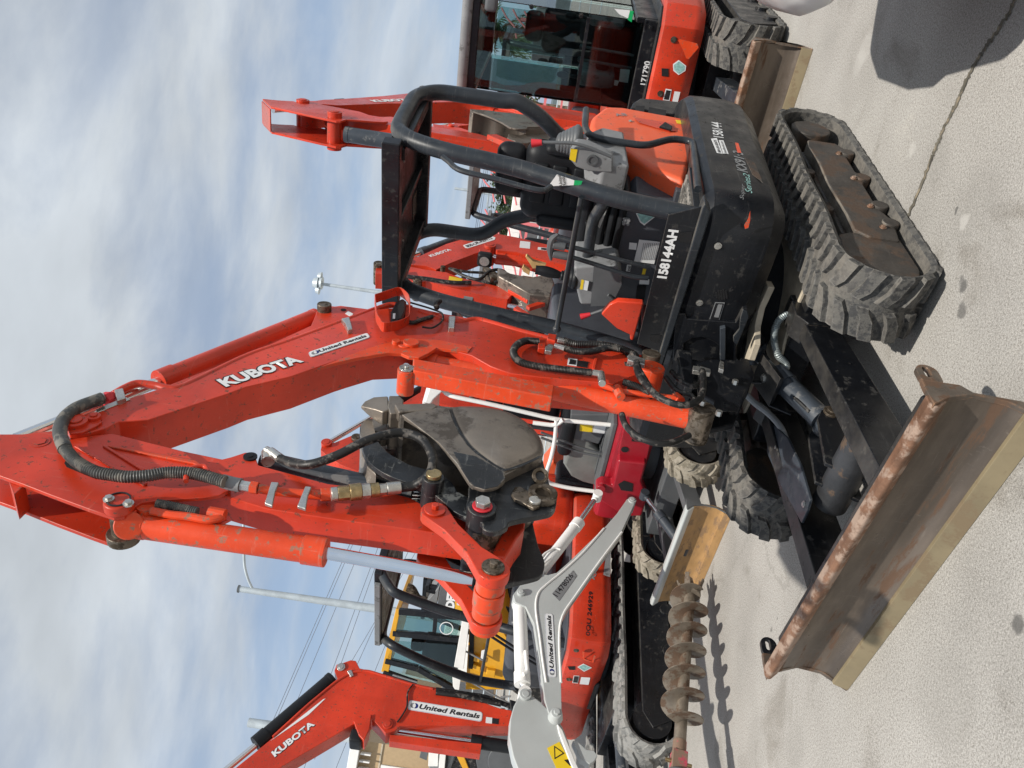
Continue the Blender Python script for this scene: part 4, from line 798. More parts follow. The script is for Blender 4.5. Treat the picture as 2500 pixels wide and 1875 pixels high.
pipe([('c', 1665, 1105), ('c', 1760, 1130), ('c', 1880, 1130), ('c', 2000, 1105), ('c', 2100, 1115)], .016, M['rub'], 'hydraulic_hose', boom, rib=.006, lat=WB + .04)
for (a_, d_, c__, e_, l_, r_, n_) in ((1615, 1045, 1675, 1055, .02, .014, 6), (1590, 1090, 1670, 1110, .04, .014, 6), (1880, 1295, 1945, 1305, .03, .015, 6), (1950, 1300, 1960, 1380, .03, .016, 12)): b = MB(B); b.cyl(mid('c', a_, d_, WB + l_), mid('c', c__, e_, WB + l_), r_, n_); b.build('hose_fitting', M['zinc'], boom, .002)
P = B.PL('c', [(1520, 1095), (1550, 1070), (1585, 1080), (1570, 1130), (1520, 1120)], WB + .05); b = MB(B); b.prism([(f, l - .02, z) for f, l, z in P], P); b.build('pipe_clamp', M['zinc'], boom, .003)
# lift cylinder with its guard
lc0, lc1 = mid('k', 1000, 365, .0), mid('c', 1560, 1440, 0.)
lcy = cyl_part(ex, B, mid('k', 960, 345, 0), mid('c', 560, 1215, 0), mid('c', 455, 1265, 0), .045, .026, M['red2'], 'boom_cylinder', eye=False)
P = B.pl('j', [(1130, 620), (1600, 705), (2085, 800), (2072, 885), (1600, 795), (1130, 702)], .07); b = MB(B); b.side(P, .0, .07); b.build('cylinder_guard', M['red2'], lcy, .006)
f, z = B.pl('j', [(1085, 695)], .06)[0]; b = MB(B); b.cyl((f, -.05, z), (f, .06, z), .036, 24); b.build('rod_eye', M['red2'], lcy, .003); b = MB(B); b.cyl((f, .06, z), (f, .068, z), .030, 24); b.cyl((f, .068, z), (f, .076, z), .010, 12); b.build('rod_pin', M['zinc'], lcy, .002)
f, z = B.pl('k', [(985, 370)], .0)[0]; b = MB(B); b.cyl((f, -.08, z), (f, .08, z), .052, 24); b.build('foot_eye', M['pin'], lcy, .004)
b = MB(B); b.tube([mid('c', 1950, 1390, .06), mid('k', 440, 150, .06), mid('k', 830, 200, .06)], .012, 10); b.cyl(mid('k', 430, 130, .06), mid('k', 460, 190, .06), .02, 10); b.cyl(mid('k', 820, 190, .05), mid('k', 860, 225, .05), .024, 12); b.build('cylinder_pipe', M['red2'], lcy, .002)
pipe([('k', 560, -20), ('k', 590, 60), ('k', 700, 180), ('k', 830, 240), ('k', 930, 240), ('k', 1000, 190), ('k', 1015, 90), ('k', 1010, 20), ('r', 1180, 1430)], .014, M['rub'], 'hydraulic_hose', ex, lat=.13)
pipe([('k', 465, 310), ('k', 490, 380), ('k', 560, 450), ('k', 680, 500), ('k', 800, 500), ('k', 920, 450)], .013, M['rub'], 'hydraulic_hose', ex, lat=.04)
pipe([('r', 295, 1290), ('r', 330, 1400), ('r', 400, 1520), ('r', 470, 1640)], .014, M['rub'], 'hydraulic_hose', ex, lat=.13)
for q in ([(190, 1190), (280, 1205), (420, 1250), (410, 1330), (180, 1260)], [(1065, 1340), (1180, 1350), (1300, 1385), (1300, 1440), (1060, 1400)], [(1430, 1265), (1480, 1290), (1480, 1400), (1410, 1380)]):
    P = B.PL('r', q, .13); b = MB(B); b.prism([(f, l - .02, z) for f, l, z in P], P); b.build('hose_clamp', M['zinc'], ex, .003)
# --- arm
WA = .045
hp = [('g', -60, 445), ('g', 150, 445), ('g', 380, 420), ('g', 480, 480), ('g', 620, 455), ('g', 760, 440), ('g', 1000, 500), ('g', 1240, 560), ('g', 1420, 720), ('g', 1560, 820), ('g', 1480, 860), ('g', 1350, 875), ('g', 1100, 890), ('g', 960, 905), ('g', 900, 945), ('g', 840, 1000), ('g', 770, 1008), ('g', 600, 950), ('g', 350, 858), ('g', 150, 780), ('g', -60, 705)]
def armpl(extra, l0, l1, hp=hp, name='x'):
    return [B.pl(c, [(x, y)], WA + .012)[0] for c, x, y in hp]
HP = armpl(0, 0, 0)
b = MB(B); b.side(HP, WA, WA + .014); arm = b.build('arm', M['red'], ex, .003)
b = MB(B); b.side(HP, -WA - .014, -WA); b.build('arm_plate', M['red'], arm, .003)
bp = [('g', 800, 470), ('g', 1000, 505), ('g', 1500, 610), ('g', 1560, 595), ('g', 1660, 562), ('g', 1720, 580), ('g', 1745, 650), ('g', 2212, 775), ('f', 350, 820), ('f', 560, 870), ('f', 660, 930), ('f', 900, 960), ('f', 980, 980), ('f', 1045, 1000), ('f', 1075, 1050), ('f', 1080, 1110), ('f', 1035, 1160), ('f', 900, 1135), ('f', 630, 1095), ('f', 300, 1050), ('f', 0, 1010), ('g', 1800, 945), ('g', 1530, 865), ('g', 1100, 860), ('g', 900, 800)]
BPp = [B.pl(c, [(x, y)], WA)[0] for c, x, y in bp]
b = MB(B); b.side(BPp, -WA, WA); b.build('arm_box', M['red'], arm, .004)
Q = [B.pl('g', [q], WA)[0] for q in [(60, 755), (95, 850), (140, 870), (100, 770)]]; b = MB(B); b.side([(Q[0][0], Q[0][1]), (Q[1][0], Q[1][1]), (Q[1][0] - .05, Q[1][1] + .0), (Q[0][0] - .05, Q[0][1])], -WA, WA); b.build('arm_web', M['red'], arm)
# dark oval window, ribs, bosses on the arm head
P = B.PL('g', [(435, 640), (450, 605), (480, 605), (560, 660), (700, 735), (650, 745), (560, 710), (450, 665)], WA + .0145); b = MB(B); b.prism(P, [(f, l + .001, z) for f, l, z in P]); b.build('oval_opening', M['dark'], arm)
for q in ([(500, 535), (530, 530), (1000, 785), (970, 800)], [(690, 530), (710, 525), (990, 690), (960, 700)], [(720, 535), (740, 530), (1320, 630), (1400, 690), (1300, 650)]):
    P = B.PL('g', q, WA + .014); b = MB(B); b.prism(P, [(f, l + .008, z) for f, l, z in P]); b.build('rib', M['red2'] if q[0][0] == 720 else M['red'], arm, .003)
f, z = B.pl('g', [(800, 885)], WA + .05)[0]; b = MB(B); b.cyl((f, WA + .014, z), (f, WA + .05, z), .040, 26); b.build('cylinder_pin_boss', M['red'], arm, .008); b = MB(B); b.cyl((f, -WA - .005, z), (f, WA, z), .030, 22); b.cyl((f, -WA - .005, z), (f, -WA + .025, z), .045, 22); b.build('cylinder_pin', M['pin'], arm, .003); b = MB(B); b.ring((f, WA + .05, z), (f, WA + .054, z), .032, .028, 24); b.build('pin_cap', M['ink'], arm)
bolts(arm, B, [mid('g', 868, 915, WA + .05), mid('g', 735, 885, WA + .05)], (0, 1, 0), .010, .012)
bolts(arm, B, [mid('g', 268, 495, WA + .014)], (0, 1, 0), .02, .004, M['red'])
f, z = B.pl('g', [(1690, 600)], WA)[0]; b = MB(B); b.cyl((f, WA, z), (f, WA + .006, z), .022, 20); b.cyl((f, WA + .006, z), (f, WA + .009, z), .009, 12); b.build('pin_cap', M['seat'], arm)
pipe([('g', 1255, 760), ('g', 1262, 710), ('g', 1300, 672), ('g', 1380, 660), ('g', 1405, 700)], .008, M['red'], 'hose_loop', arm, lat=WA + .06)
pipe([('g', 1500, 758), ('g', 1560, 775), ('g', 1625, 788)], .021, M['console'], 'hose_ferrule', arm, lat=WA + .045)
b = MB(B); b.cyl(mid('g', 1625, 788, WA + .045), mid('g', 1692, 800, WA + .045), .017, 6); b.build('hose_fitting', M['zinc'], arm, .002)
b = MB(B); b.cyl(mid('g', 1692, 800, WA + .045), mid('g', 1745, 808, WA + .045), .020, 6); b.tube([mid('g', 1740, 808, WA + .045), mid('g', 1880, 830, WA + .03), mid('j', 200, 1520, WA + .03), mid('j', 510, 1545, WA + .03)], .014, 12); b.cyl(mid('j', 505, 1543, WA + .03), mid('j', 575, 1540, WA + .03), .022, 6); b.build('arm_pipe', M['red2'], arm, .002)
for q in ([(1800, 760), (1885, 765), (1840, 925), (1785, 905)], [(2030, 790), (2105, 795), (2065, 945), (2005, 925)]):
    q2 = [(q[0][0] + 30, q[0][1]), q[1], (q[1][0] - 25, q[1][1] + 60), q[2], q[3]]
    P = B.PL('g', q2, WA + .055); b = MB(B); b.prism([(f, l - .012, z) for f, l, z in P], P); b.build('pipe_clamp', M['zinc'], arm, .004)
# quick coupler
for i, (x0, x1, r, m) in enumerate(((575, 620, .021, 'zinc'), (620, 700, .023, 'brass'), (700, 780, .026, 'brass'), (780, 840, .024, 'zinc'), (840, 900, .022, 'brass'), (900, 950, .018, 'zinc'), (950, 1045, .020, 'zinc'))):
    yy = lambda x: 1540 - (x - 575) * .10
    b = MB(B); b.cyl(mid('j', x0, yy(x0), WA + .05), mid('j', x1, yy(x1), WA + .05), r, 8 if i % 2 else 18); b.build('quick_coupler', M[m], arm, .002)
pipe([('j', 1040, 1495, WA + .05), ('j', 1150, 1475, WA + .06), ('j', 1240, 1400, .15), ('j', 1262, 1290, .16), ('j', 1200, 1180, .17), ('j', 1100, 1130, .17), ('j', 980, 1130, .17), ('j', 800, 1185, .16), ('j', 620, 1275, .13), ('j', 450, 1335, .10), ('j', 330, 1335, .07), ('j', 225, 1295, .05)], .015, M['rub'], 'thumb_hose', arm)
b = MB(B); b.cyl(mid('j', 235, 1300, .05), mid('j', 165, 1250, .05), .016, 14); b.cyl(mid('j', 165, 1250, .05), mid('j', 135, 1235, .05), .012, 8); b.cyl(mid('j', 150, 1320, .03), mid('j', 148, 1260, .03), .022, 14); b.build('hose_fitting', M['zinc'], arm, .002)
# bucket cylinder on the outer side of the arm
bcy = cyl_part(ex, B, mid('g', 945, 1058, 0), mid('g', 2190, 1240, 0), mid('l', 940, 790, 0), .038, .019, M['red2'], 'bucket_cylinder', eye=False)
b = MB(B); b.cyl(mid('g', 870, 1060, -.03), mid('g', 870, 1060, .03), .040, 22); b.cyl(mid('g', 870, 1058, 0), mid('g', 960, 1060, 0), .032, 16); b.build('cylinder_eye', M['red2'], bcy, .004)
b = MB(B); b.cyl(mid('g', 985, 930, .05), mid('g', 985, 990, .02), .026, 10); b.tube(catmull([mid('g', 1020, 960, .05), mid('g', 1150, 985, .05), mid('g', 1280, 1000, .05), mid('g', 1400, 1020, .05), mid('g', 1480, 1010, .05), mid('g', 1500, 985, .05)], 5), .012, 10); b.cyl(mid('g', 1410, 970, .05), mid('g', 1520, 990, .05), .018, 10); b.build('cylinder_pipe', M['red2'], bcy, .002)
pipe([('g', 1060, 915), ('g', 1150, 930), ('g', 1260, 955), ('g', 1340, 970)], .016, M['hoseg'], 'hydraulic_hose', bcy, rib=.006, lat=.05)
# --- linkage
lk = []
fA = B.pl('l', [(597, 170)], .105)[0]; fB = B.pl('l', [(1125, 650)], .12)[0]; fC = B.pl('f', [(1250, 1060)], .0)[0]
def link(fa, fb, l0, l1, ra, rb, m, name):
    a, c = Vector(fa), Vector(fb); d = (c - a).normalized(); n = Vector((-d.y, d.x)); P = []
    for k in range(9): t = rad(90 + 180 * k / 8); P.append(tuple(a + d * ra * math.cos(t) + n * ra * math.sin(t)))
    P += [tuple(a.lerp(c, .3) - n * ra * .62), tuple(a.lerp(c, .7) - n * ra * .62)]
    for k in range(9): t = rad(-90 + 180 * k / 8); P.append(tuple(c + d * rb * math.cos(t) + n * rb * math.sin(t)))
    P += [tuple(a.lerp(c, .7) + n * ra * .62), tuple(a.lerp(c, .3) + n * ra * .62)]
    b = MB(B); b.side(P, l0, l1); o = b.build(name, m, ex, .004)
    Pi = [tuple(a.lerp(c, t_) + n * ra * s_ * .34) for t_, s_ in ((.22, 1), (.22, -1), (.78, -1), (.78, 1))]
    return o
ln = link(fA, fB, .070, .105, .042, .048, M['red'], 'bucket_link')
for q in (fA, fB):
    b = MB(B); b.cyl((q[0], .105, q[1]), (q[0], .112, q[1]), .032, 24); b.cyl((q[0], .112, q[1]), (q[0], .128, q[1]), .012, 6); b.build('link_pin', M['red'] if q is fA else M['pin'], ln, .002)
link(fA, fB, -.098, -.070, .042, .048, M['red'], 'bucket_link')
b = MB(B); 
for i, (l0, l1, r) in enumerate(((-.115, -.070, .045), (-.068, -.03, .041), (-.028, .028, .044), (.03, .066, .041), (.068, .09, .045))): b.cyl((fB[0], l0, fB[1]), (fB[0], l1, fB[1]), r, 26)
b.build('link_bushings', M['red2'], ex, .003)
fD = B.pl('f', [(1265, 1065)], .0)[0]
P = B.pl('f', [(1100, 1270), (1150, 1150), (1195, 1080), (1240, 1032), (1300, 1005), (1335, 1030), (1330, 1075), (1280, 1140), (1200, 1280)], .05); b = MB(B); b.side(P, -.06, .05); b.build('push_link', M['red'], ex, .008)

for i, pts in enumerate(([('k', 800, 20), ('k', 870, 90), ('k', 960, 120), ('k', 1010, 60), ('k', 1000, -20)], [('k', 760, 60), ('k', 840, 150), ('k', 930, 180), ('k', 960, 230)], [('r', 120, 1560), ('r', 300, 1620), ('r', 480, 1700)], [('r', 180, 1640), ('r', 330, 1660), ('r', 520, 1760)], [('c', 2110, 1110), ('c', 2170, 1180), ('c', 2212, 1240), ('r', 130, 1330)])):
    pipe(pts, .012 if i < 2 else .015, M['rub'] if i != 3 else M['hoseg'], 'hydraulic_hose', ex, rib=.007 if i > 1 else 0, lat=.05 + .02 * (i % 3))
for q in ((1010, 230), (1120, 300), (1230, 90)):
    f, z = B.pl('k', [q], .1)[0]; b = MB(B); b.cyl((f, .09, z), (f, .11, z), .013, 6); b.build('bolt', M['zinc'], ex)
for pts in ([('b', 1130, 500), ('b', 1180, 640), ('b', 1230, 760), ('b', 1280, 800)], [('b', 1060, 600), ('b', 1080, 720), ('b', 1140, 800)]):
    Q = [H.PF(c, [(x, y)], .1)[0] for c, x, y in pts]; b = MB(H); b.tube(catmull(Q, 6), .014, 10); b.build('cable_sheath', M['rub'], ex)

P = H.PZ('r', [(2035, 190), (2080, 280), (1950, 560), (1895, 800), (1890, 1050), (1815, 1265), (1745, 1245), (1780, 1050), (1800, 850), (1880, 560)], .515); b = MB(H); b.prism([(f, l, z - .03) for f, l, z in P], P); b.build('added_sun_patch_plate', M['tan'], ex, .004)  # plate added in the outline of sun patches, set forward to catch the sun
# --- bucket, coupler bracket and thumb (all pinned to the arm end)
WBK = .17
so = [(485, 310), (475, 262), (700, 240), (830, 257), (1050, 257), (1200, 285), (1330, 350), (1420, 440), (1455, 520), (1452, 585), (1390, 620), (1290, 665), (1210, 690), (1195, 720), (1195, 760), (1140, 800), (1060, 815), (1000, 800), (960, 780), (870, 640), (750, 500), (620, 395)]
SO = B.pl('f', so[:2], WBK) + smooth2(B.pl('f', so[2:11], WBK), 4, False) + smooth2(B.pl('f', so[11:20], WBK), 4, False) + B.pl('f', so[20:], WBK)
b = MB(B); b.side(SO, WBK - .012, WBK); bk = b.build('bucket', M['bucket'], ex, .003)
b = MB(B); b.side(SO, -WBK, -WBK + .012); b.build('side_plate', M['bucket'], bk, .003)
# wear plate on the near side
wp = B.pl('f', [(500, 308), (700, 262), (815, 262), (840, 330), (880, 420), (940, 510), (1000, 570), (1100, 640), (1185, 690), (1200, 740), (1150, 795), (1060, 815), (990, 795), (955, 770), (870, 635), (750, 500), (620, 400)], WBK + .010)
b = MB(B); b.side(wp, WBK, WBK + .010); b.build('wear_plate', M['bucket'], bk, .003)
lobe = smooth2(B.pl('f', [(840, 262), (1050, 260), (1200, 290), (1330, 355), (1418, 445), (1449, 525), (1440, 582), (1385, 616), (1290, 655), (1190, 682), (1100, 632), (1005, 562), (945, 502), (886, 415), (850, 335)], WBK), 3)
lx, lz = sum(q[0] for q in lobe) / len(lobe), sum(q[1] for q in lobe) / len(lobe)
b = MB(B); b.rings([[(lx + (f - lx) * k, WBK + h_, lz + (z - lz) * k) for f, z in lobe] for k, h_ in ((1, -.002), (.97, .004), (.86, .009), (.66, .014), (.4, .017), (.15, .018))]); b.build('bulged_side', M['bucket'], bk, ang=60)
low = B.pl('f', [(850, 560), (1000, 590), (1100, 645), (1185, 692), (1198, 740), (1150, 792), (1060, 812), (990, 792), (960, 765), (905, 680)], WBK + .0115)
b = MB(B); b.side(low, WBK + .010, WBK + .0112); b.build('scraped_paint', M['bblack'], bk)
band = B.pl('f', [(830, 275), (860, 330), (920, 430), (1010, 520), (1130, 570), (1300, 580), (1452, 590), (1390, 622), (1290, 667), (1185, 692), (1100, 645), (1000, 572), (940, 512), (880, 422), (845, 340)], WBK + .002)
b = MB(B); b.side(band, WBK, WBK + .0015); b.build('scraped_paint', M['bblack'], bk)
# curved shell
shell = [(475, 262), (700, 242), (830, 259), (1050, 259), (1200, 287), (1330, 352), (1420, 442), (1453, 522), (1450, 585), (1390, 620), (1290, 665), (1180, 720)]
sh = B.pl('f', shell, WBK); sh = smooth2(sh, 3, False); shi = plate_off(sh + sh[::-1], 0)[:1]
b = MB(B); cx, cz = sum(p[0] for p in SO) / len(SO), sum(p[1] for p in SO) / len(SO)
inn = [(p[0] + (cx - p[0]) * .07, p[1] + (cz - p[1]) * .07) for p in sh]
b.side(sh + inn[::-1], -WBK + .004, WBK - .004); b.build('bucket_shell', M['bucket'], bk, .002)
# teeth
lipc = B.pl('f', [(480, 285)], WBK)[0]
for i, l in enumerate((WBK - .035, .045, -.045, -WBK + .035)):
    T = B.pl('f', [(222, 252), (250, 232), (310, 220), (405, 224), (412, 318), (372, 330), (320, 305), (262, 275)], WBK - .03); b = MB(B)
    A = [(f, l - .026, z) for f, z in T]; C = [(f, l + .026, z) for f, z in T]; cen = Vector((T[0][0], l, T[0][1])); wd = (.004, .014, .024, .03, .03, .028, .024, .014); A = [(f, l - w_i, z) for (f, z), w_i in zip(T, wd)]; C = [(f, l + w_i, z) for (f, z), w_i in zip(T, wd)]
    b.prism(A, C); b.build('bucket_tooth', M['bucket'], bk, .006)
    T = B.pl('f', [(412, 222), (480, 222), (510, 250), (505, 340), (420, 345), (400, 300)], WBK - .03); b = MB(B); b.side(T, l - .03, l + .03); b.build('tooth_adapter', M['bucket'], bk, .005)
T = B.pl('f', [(450, 238), (715, 230), (740, 250), (710, 275), (480, 292)], WBK + .012); b = MB(B); b.side(T, WBK - .03, WBK + .012); b.build('side_cutter', M['bucket'], bk, .005)
T = B.pl('f', [(475, 262), (500, 250), (520, 330), (490, 325)], WBK); b = MB(B); b.side(T, -WBK, WBK); b.build('lip', M['bucket'], bk, .003)
# bracket
br = [(955, 790), (1000, 790), (1100, 800), (1190, 700), (1300, 640), (1400, 600), (1445, 600), (1470, 680), (1500, 780), (1540, 860), (1545, 910), (1520, 965), (1440, 990), (1240, 1030), (1215, 1065), (1160, 1095), (1100, 1100), (1050, 1080), (1040, 1040), (960, 990), (935, 930), (950, 860)]
for l0, l1 in ((.115, .135), (-.135, -.115)):
    b = MB(B); b.side(smooth2(B.pl('f', br, .135), 3), l0, l1); b.build('bucket_bracket', M['bblack'], bk, .004)
b = MB(B); b.side(B.pl('f', [(1180, 745), (1300, 660), (1440, 600), (1460, 660), (1300, 720), (1220, 770)], .12), -.12, .12); b.build('bracket_cap', M['bblack'], bk, .004)
def boss(x, y, lat, pts, name='pin'):
    f, z = B.pl('f', [(x, y)], lat)[0]
    for l0, l1, r, m, n in pts: b = MB(B); b.cyl((f, l0, z), (f, l1, z), r, n); b.build(name, M[m], bk, .003)
boss(1045, 925, .16, [(-.16, .155, .043, 'bblack', 26), (.155, .162, .03, 'redk', 20), (.162, .182, .024, 'zinc', 6)])
boss(1055, 1075, .08, [(.0, .09, .05, 'pin', 26)], 'arm_bushing')
boss(715, 730, .15, [(-.12, .15, .034, 'bblack', 26), (.15, .165, .024, 'brass', 22)])
f, z = B.pl('f', [(1452, 848)], .15)[0]; b = MB(B); b.ring((f, .135, z), (f, .160, z), .045, .024, 28); b.cyl((f, .10, z), (f, .15, z), .024, 20); b.build('bushing', M['pin'], bk, .003)
P = B.pl('f', [(1240, 845), (1260, 800), (1300, 795), (1400, 855), (1440, 890), (1430, 930), (1390, 945), (1350, 925), (1260, 880)], .147); b = MB(B); b.side(P, .136, .149); b.build('pin_keeper', M['pin'], bk, .004)
boss(1398, 898, .15, [(.149, .160, .019, 'zinc', 18)], 'bolt')
f, z = B.pl('f', [(1435, 725)], .16)[0]; b = MB(B); b.ring((f - .01, .15, z), (f + .004, .165, z), .026, .015, 20); b.build('lifting_eye', M['pin'], bk, .002)
# thumb
ta = [(218, 440), (222, 380), (255, 345), (300, 338), (310, 400), (335, 480), (400, 560), (480, 610), (560, 650), (640, 672), (700, 690), (770, 715), (840, 770), (880, 830), (965, 880), (940, 920), (935, 965), (1010, 1010), (960, 1010), (850, 960), (760, 880), (640, 800), (500, 755), (380, 705), (280, 630), (235, 540)]
for l0, l1 in ((.085, .105), (-.105, -.085)):
    b = MB(B); b.side(smooth2(B.pl('f', ta, .105), 3), l0, l1); th = b.build('thumb', M['bblack'], bk, .004)
b = MB(B); b.side(B.pl('f', [(222, 440), (225, 380), (300, 345), (310, 400), (335, 480), (300, 560), (330, 690), (270, 640), (230, 560)], .1), -.085, .085); b.build('thumb_crossplate', M['bucket'], bk, .004)
P = B.pl('f', [(225, 380), (255, 345), (300, 338), (315, 415), (335, 485), (240, 510), (220, 450)], .107); b = MB(B); b.side(P, .105, .108); b.build('worn_tip', M['bucket'], bk)
def mid2(c, x, y, lat=0.): q = B.pl(c, [(x, y)], lat)[0]; return (q[0], lat, q[1])
tcy = cyl_part(ex, B, mid2('g', 1780, 625, 0), mid2('j', 1120, 1545, 0), mid2('f', 745, 860, 0), .034, .018, M['bluegrey'], 'thumb_cylinder', eye=False)
P = B.pl('f', [(600, 800), (640, 815), (720, 870), (800, 890), (760, 920), (660, 880)], .02); b = MB(B); b.side(P, -.06, .06); b.build('thumb_lug', M['bblack'], tcy, .004)
# ------------------------------------------------------------------ the neighbouring machines
def tracks(root, fr, f0, f1, r, lats, m, pitch=.11, rough=.3, frm=True, lug=.025):
    for la, lb in lats:
        track(root, fr, f0 + r, r, r, f1 - r, r, r, la, lb, m, pitch=pitch, rough=rough, lug=lug, sag=.006)
        if frm:
            b = MB(fr); b.side([(f0 + r, .06), (f0 + r, r * 1.25), (f1 - r * 1.2, r * 1.3), (f1 - r * .7, r), (f1 - r * 1.1, .06)], la + .05, lb - .02)
            b.cyl((f1 - r, la + .03, r), (f1 - r, lb - .03, r), r * .62, 22); b.cyl((f0 + r, la + .03, r), (f0 + r, lb - .01, r), r * .62, 22)
            n = 5
            b.build('track_frame', M['black'], root, .006)
            for i in range(n): f = f0 + r * 1.6 + (f1 - f0 - r * 3.4) * i / (n - 1); b = MB(fr); b.cyl((f, la + .04, .08), (f, lb, .08), .05, 16); b.build('roller', M['black'], root)
def house_plan(ff, rr, w, c=.16, w1=None):
    w1 = w if w1 is None else w1
    return [(ff, w - c), (ff - c, w)] + arc(rr + w * .75, 0, w * .75, w, 90, 270, 12) + [(ff - c, -w1), (ff, -w1 + c)]
def skirt(root, fr, plan, z0, z1, m, bev=.03, name='body_panel'):
    L = []
    for z, g in ((z0, -.06), (z0 + .05, -.012), (z0 + .09, 0), (z1 - .06, 0), (z1 - .02, -.01), (z1, -.035)): L.append([(f, l, z) for f, l in plate_off(plan, g)])
    b = MB(fr); b.rings(L); return b.build(name, m, root, .004, ang=28)
def tubes(root, fr, paths, r, m, name='canopy_frame', fl=.1):
    b = MB(fr)
    for p in paths: b.tube(fillet(p, fl, 4), r, 12)
    return b.build(name, m, root, ang=60)
def boom_from(root, fr, out, w, m, name='boom', bev=.004): b = MB(fr); b.side(out, -w, w); return b.build(name, m, root, bev)
def G_(fr, items, lat): return [fr.pl(c, [(x, y)], lat)[0] for c, x, y in items]
def pin_at(root, fr, p, w, r, m, name='pin_boss', cap=True):
    b = MB(fr); b.cyl((p[0], -w, p[1]), (p[0], w, p[1]), r, 22)
    if cap: b.cyl((p[0], w, p[1]), (p[0], w + .006, p[1]), r * .6, 18)
    return b.build(name, m, root, .003)
def seatset(root, fr, f, l, z, m):
    b = MB(fr); b.rbox(f - .14, f, l - .2, l + .2, z, z + .5, .07); b.rbox(f - .05, f + .38, l - .2, l + .2, z - .12, z, .05); o = b.build('seat', m, root, ang=70)
    b = MB(fr); b.rbox(f - .14, f - .04, l - .13, l + .13, z + .5, z + .66, .05); b.build('headrest', m, o, ang=70); return o
def vents(root, fr, P, n, m, w=.012):
    """n slits between left edge P0->P1 and right edge P3->P2 on a panel"""
    b = MB(fr)
    for i in range(n):
        t = (i + .5) / n; a = lerp(P[0], P[1], t); c = lerp(P[3], P[2], t); b.bar(a, c, w, .004, (1, 0, 0))
    return b.build('vent', m, root)

# ============ B: machine with the glazed cab, upper right of the picture
Bf = Frame(2.8, 6.92, -126.3)
mb = thing('cab_excavator', Bf, 'red-orange excavator with glazed cab numbered 171790, standing right of the open canopy one', 'excavator')
tracks(mb, Bf, -1.05, 1.28, .25, ((.52, .85), (-.85, -.52)), M['trackg'] if 0 else M['track'], rough=.1)
b = MB(Bf); b.box(-.7, .75, -.55, .55, .22, .42); b.cyl((0, 0, .42), (0, 0, .56), .42, 32); b.build('car_body', M['black'], mb, .01)
bb_ = blade(mb, Bf, 1.85, -.85, .85, .375, M['rust'], M['edge'], M['rustedge'], wing=.10, curve=.09)
for s in (1, -1):
    b = MB(Bf); b.prism([(.6, .34 * s, .36), (.6, .24 * s, .36), (.6, .24 * s, .22), (.6, .34 * s, .22)], [(1.72, .46 * s, .30), (1.72, .34 * s, .30), (1.72, .34 * s, .12), (1.72, .46 * s, .12)]); b.build('dozer_arm', M['bluegrey'], mb, .006)
P = Bf.PF('m', [(400, 440), (412, 475), (520, 480), (480, 640), (450, 650)], 1.55); 
cyl_part(mb, Bf, (1.45, 0, .26), (1.05, 0, .42), (.8, 0, .52), .06, .03, M['bluegrey'], 'blade_cylinder')
pb = [(.90, .16), (.90, .70), (.78, .84), (.5, .90), (-.6, .90)] + arc(-.7, 0, .62, .90, 90, 270, 12) + [(.5, -.90), (.85, -.75), (.9, -.4)]
skirt(mb, Bf, pb, .54, .87, M['red'])
b = MB(Bf); b.plan([(.86, .0), (.86, .68), (.74, .80), (-.9, .80), (-.9, -.78), (.7, -.78), (.86, -.5)], .86, .885); b.build('deck', M['black'], mb, .004)
b = MB(Bf); b.box(.55, .895, -.22, .14, .50, .84); b.build('bulkhead', M['black'], mb, .01)
# door handle recess, stickers, vent
P = Bf.PF('m', [(135, 240), (150, 235), (250, 260), (260, 285), (200, 355), (185, 350), (165, 300)], .903); b = MB(Bf); b.prism(P, [(f + .002, l, z) for f, l, z in P]); b.build('handle_recess', M['red2'], mb)
vents(mb, Bf, Bf.PF('m', [(38, 410), (38, 455), (78, 460), (78, 412)], .903), 5, M['dark'])
for q, m, k in (([(105, 385), (140, 360), (185, 395), (180, 425), (140, 450), (108, 425)], 'stick', .9025), ([(112, 390), (142, 368), (178, 398), (173, 422), (140, 443), (114, 420)], 'teal', .904), ([(62, 532), (98, 538), (85, 605), (45, 600)], 'stick', .9025), ([(66, 540), (93, 545), (80, 600), (50, 596)], 'ink', .904), ([(115, 548), (150, 552), (132, 622), (100, 615)], 'stick', .9025)):
    P = Bf.PF('m', q, k); b = MB(Bf); b.prism(P, [(f + .001, l, z) for f, l, z in P]); b.build('sticker', M[m], mb)
bolts(mb, Bf, Bf.PF('m', [(110, 238), (30, 562)], .902), (1, 0, 0), .016, .012, M['pin'])
# cab
cab = MB(Bf); F0, F1, L0, L1 = .70, -.55, -.02, .66
cab.bar((F0, L1, .88), (F0, L1, 2.30), .07, .07); cab.bar((F0, L0, .88), (F0, L0, 2.30), .06, .06); cab.bar((F1, L1, .88), (F1, L1, 2.28), .09, .09); cab.bar((F1, L0, .88), (F1, L0, 2.28), .09, .09)
cab.bar((F0 - .01, L0, 2.30), (F0 - .01, L1, 2.30), .06, .08); cab.bar((F1, L0, 2.28), (F1, L1, 2.28), .08, .08); cab.bar((F1, L1 + .0, 2.29), (F0, L1 + .0, 2.29), .08, .08); cab.bar((F1, L0, 2.29), (F0, L0, 2.29), .08, .08)
cab.bar((.08, L1, .88), (.08, L1, 2.28), .06, .06)
P = Bf.pf('a', [(1750, 750), (1890, 700), (2000, 130), (1870, 110), (1830, 330), (1780, 600)], .72)
cab.box(.66, .735, L0 - .02, L1 + .03, .86, .985); cab.box(F1, .70, L1 - .01, L1 + .035, .86, 1.05); cab.box(F1 - .02, F1 + .02, L0, L1, .86, 1.2)
cabo = cab.build('cab', M['black'], mb, .01)
b = MB(Bf); b.rbox(F1 - .05, F0 + .08, L0 - .05, L1 + .06, 2.32, 2.40, .035); b.build('cab_roof', M['bluegrey'] if 0 else M['console'], cabo, ang=60)
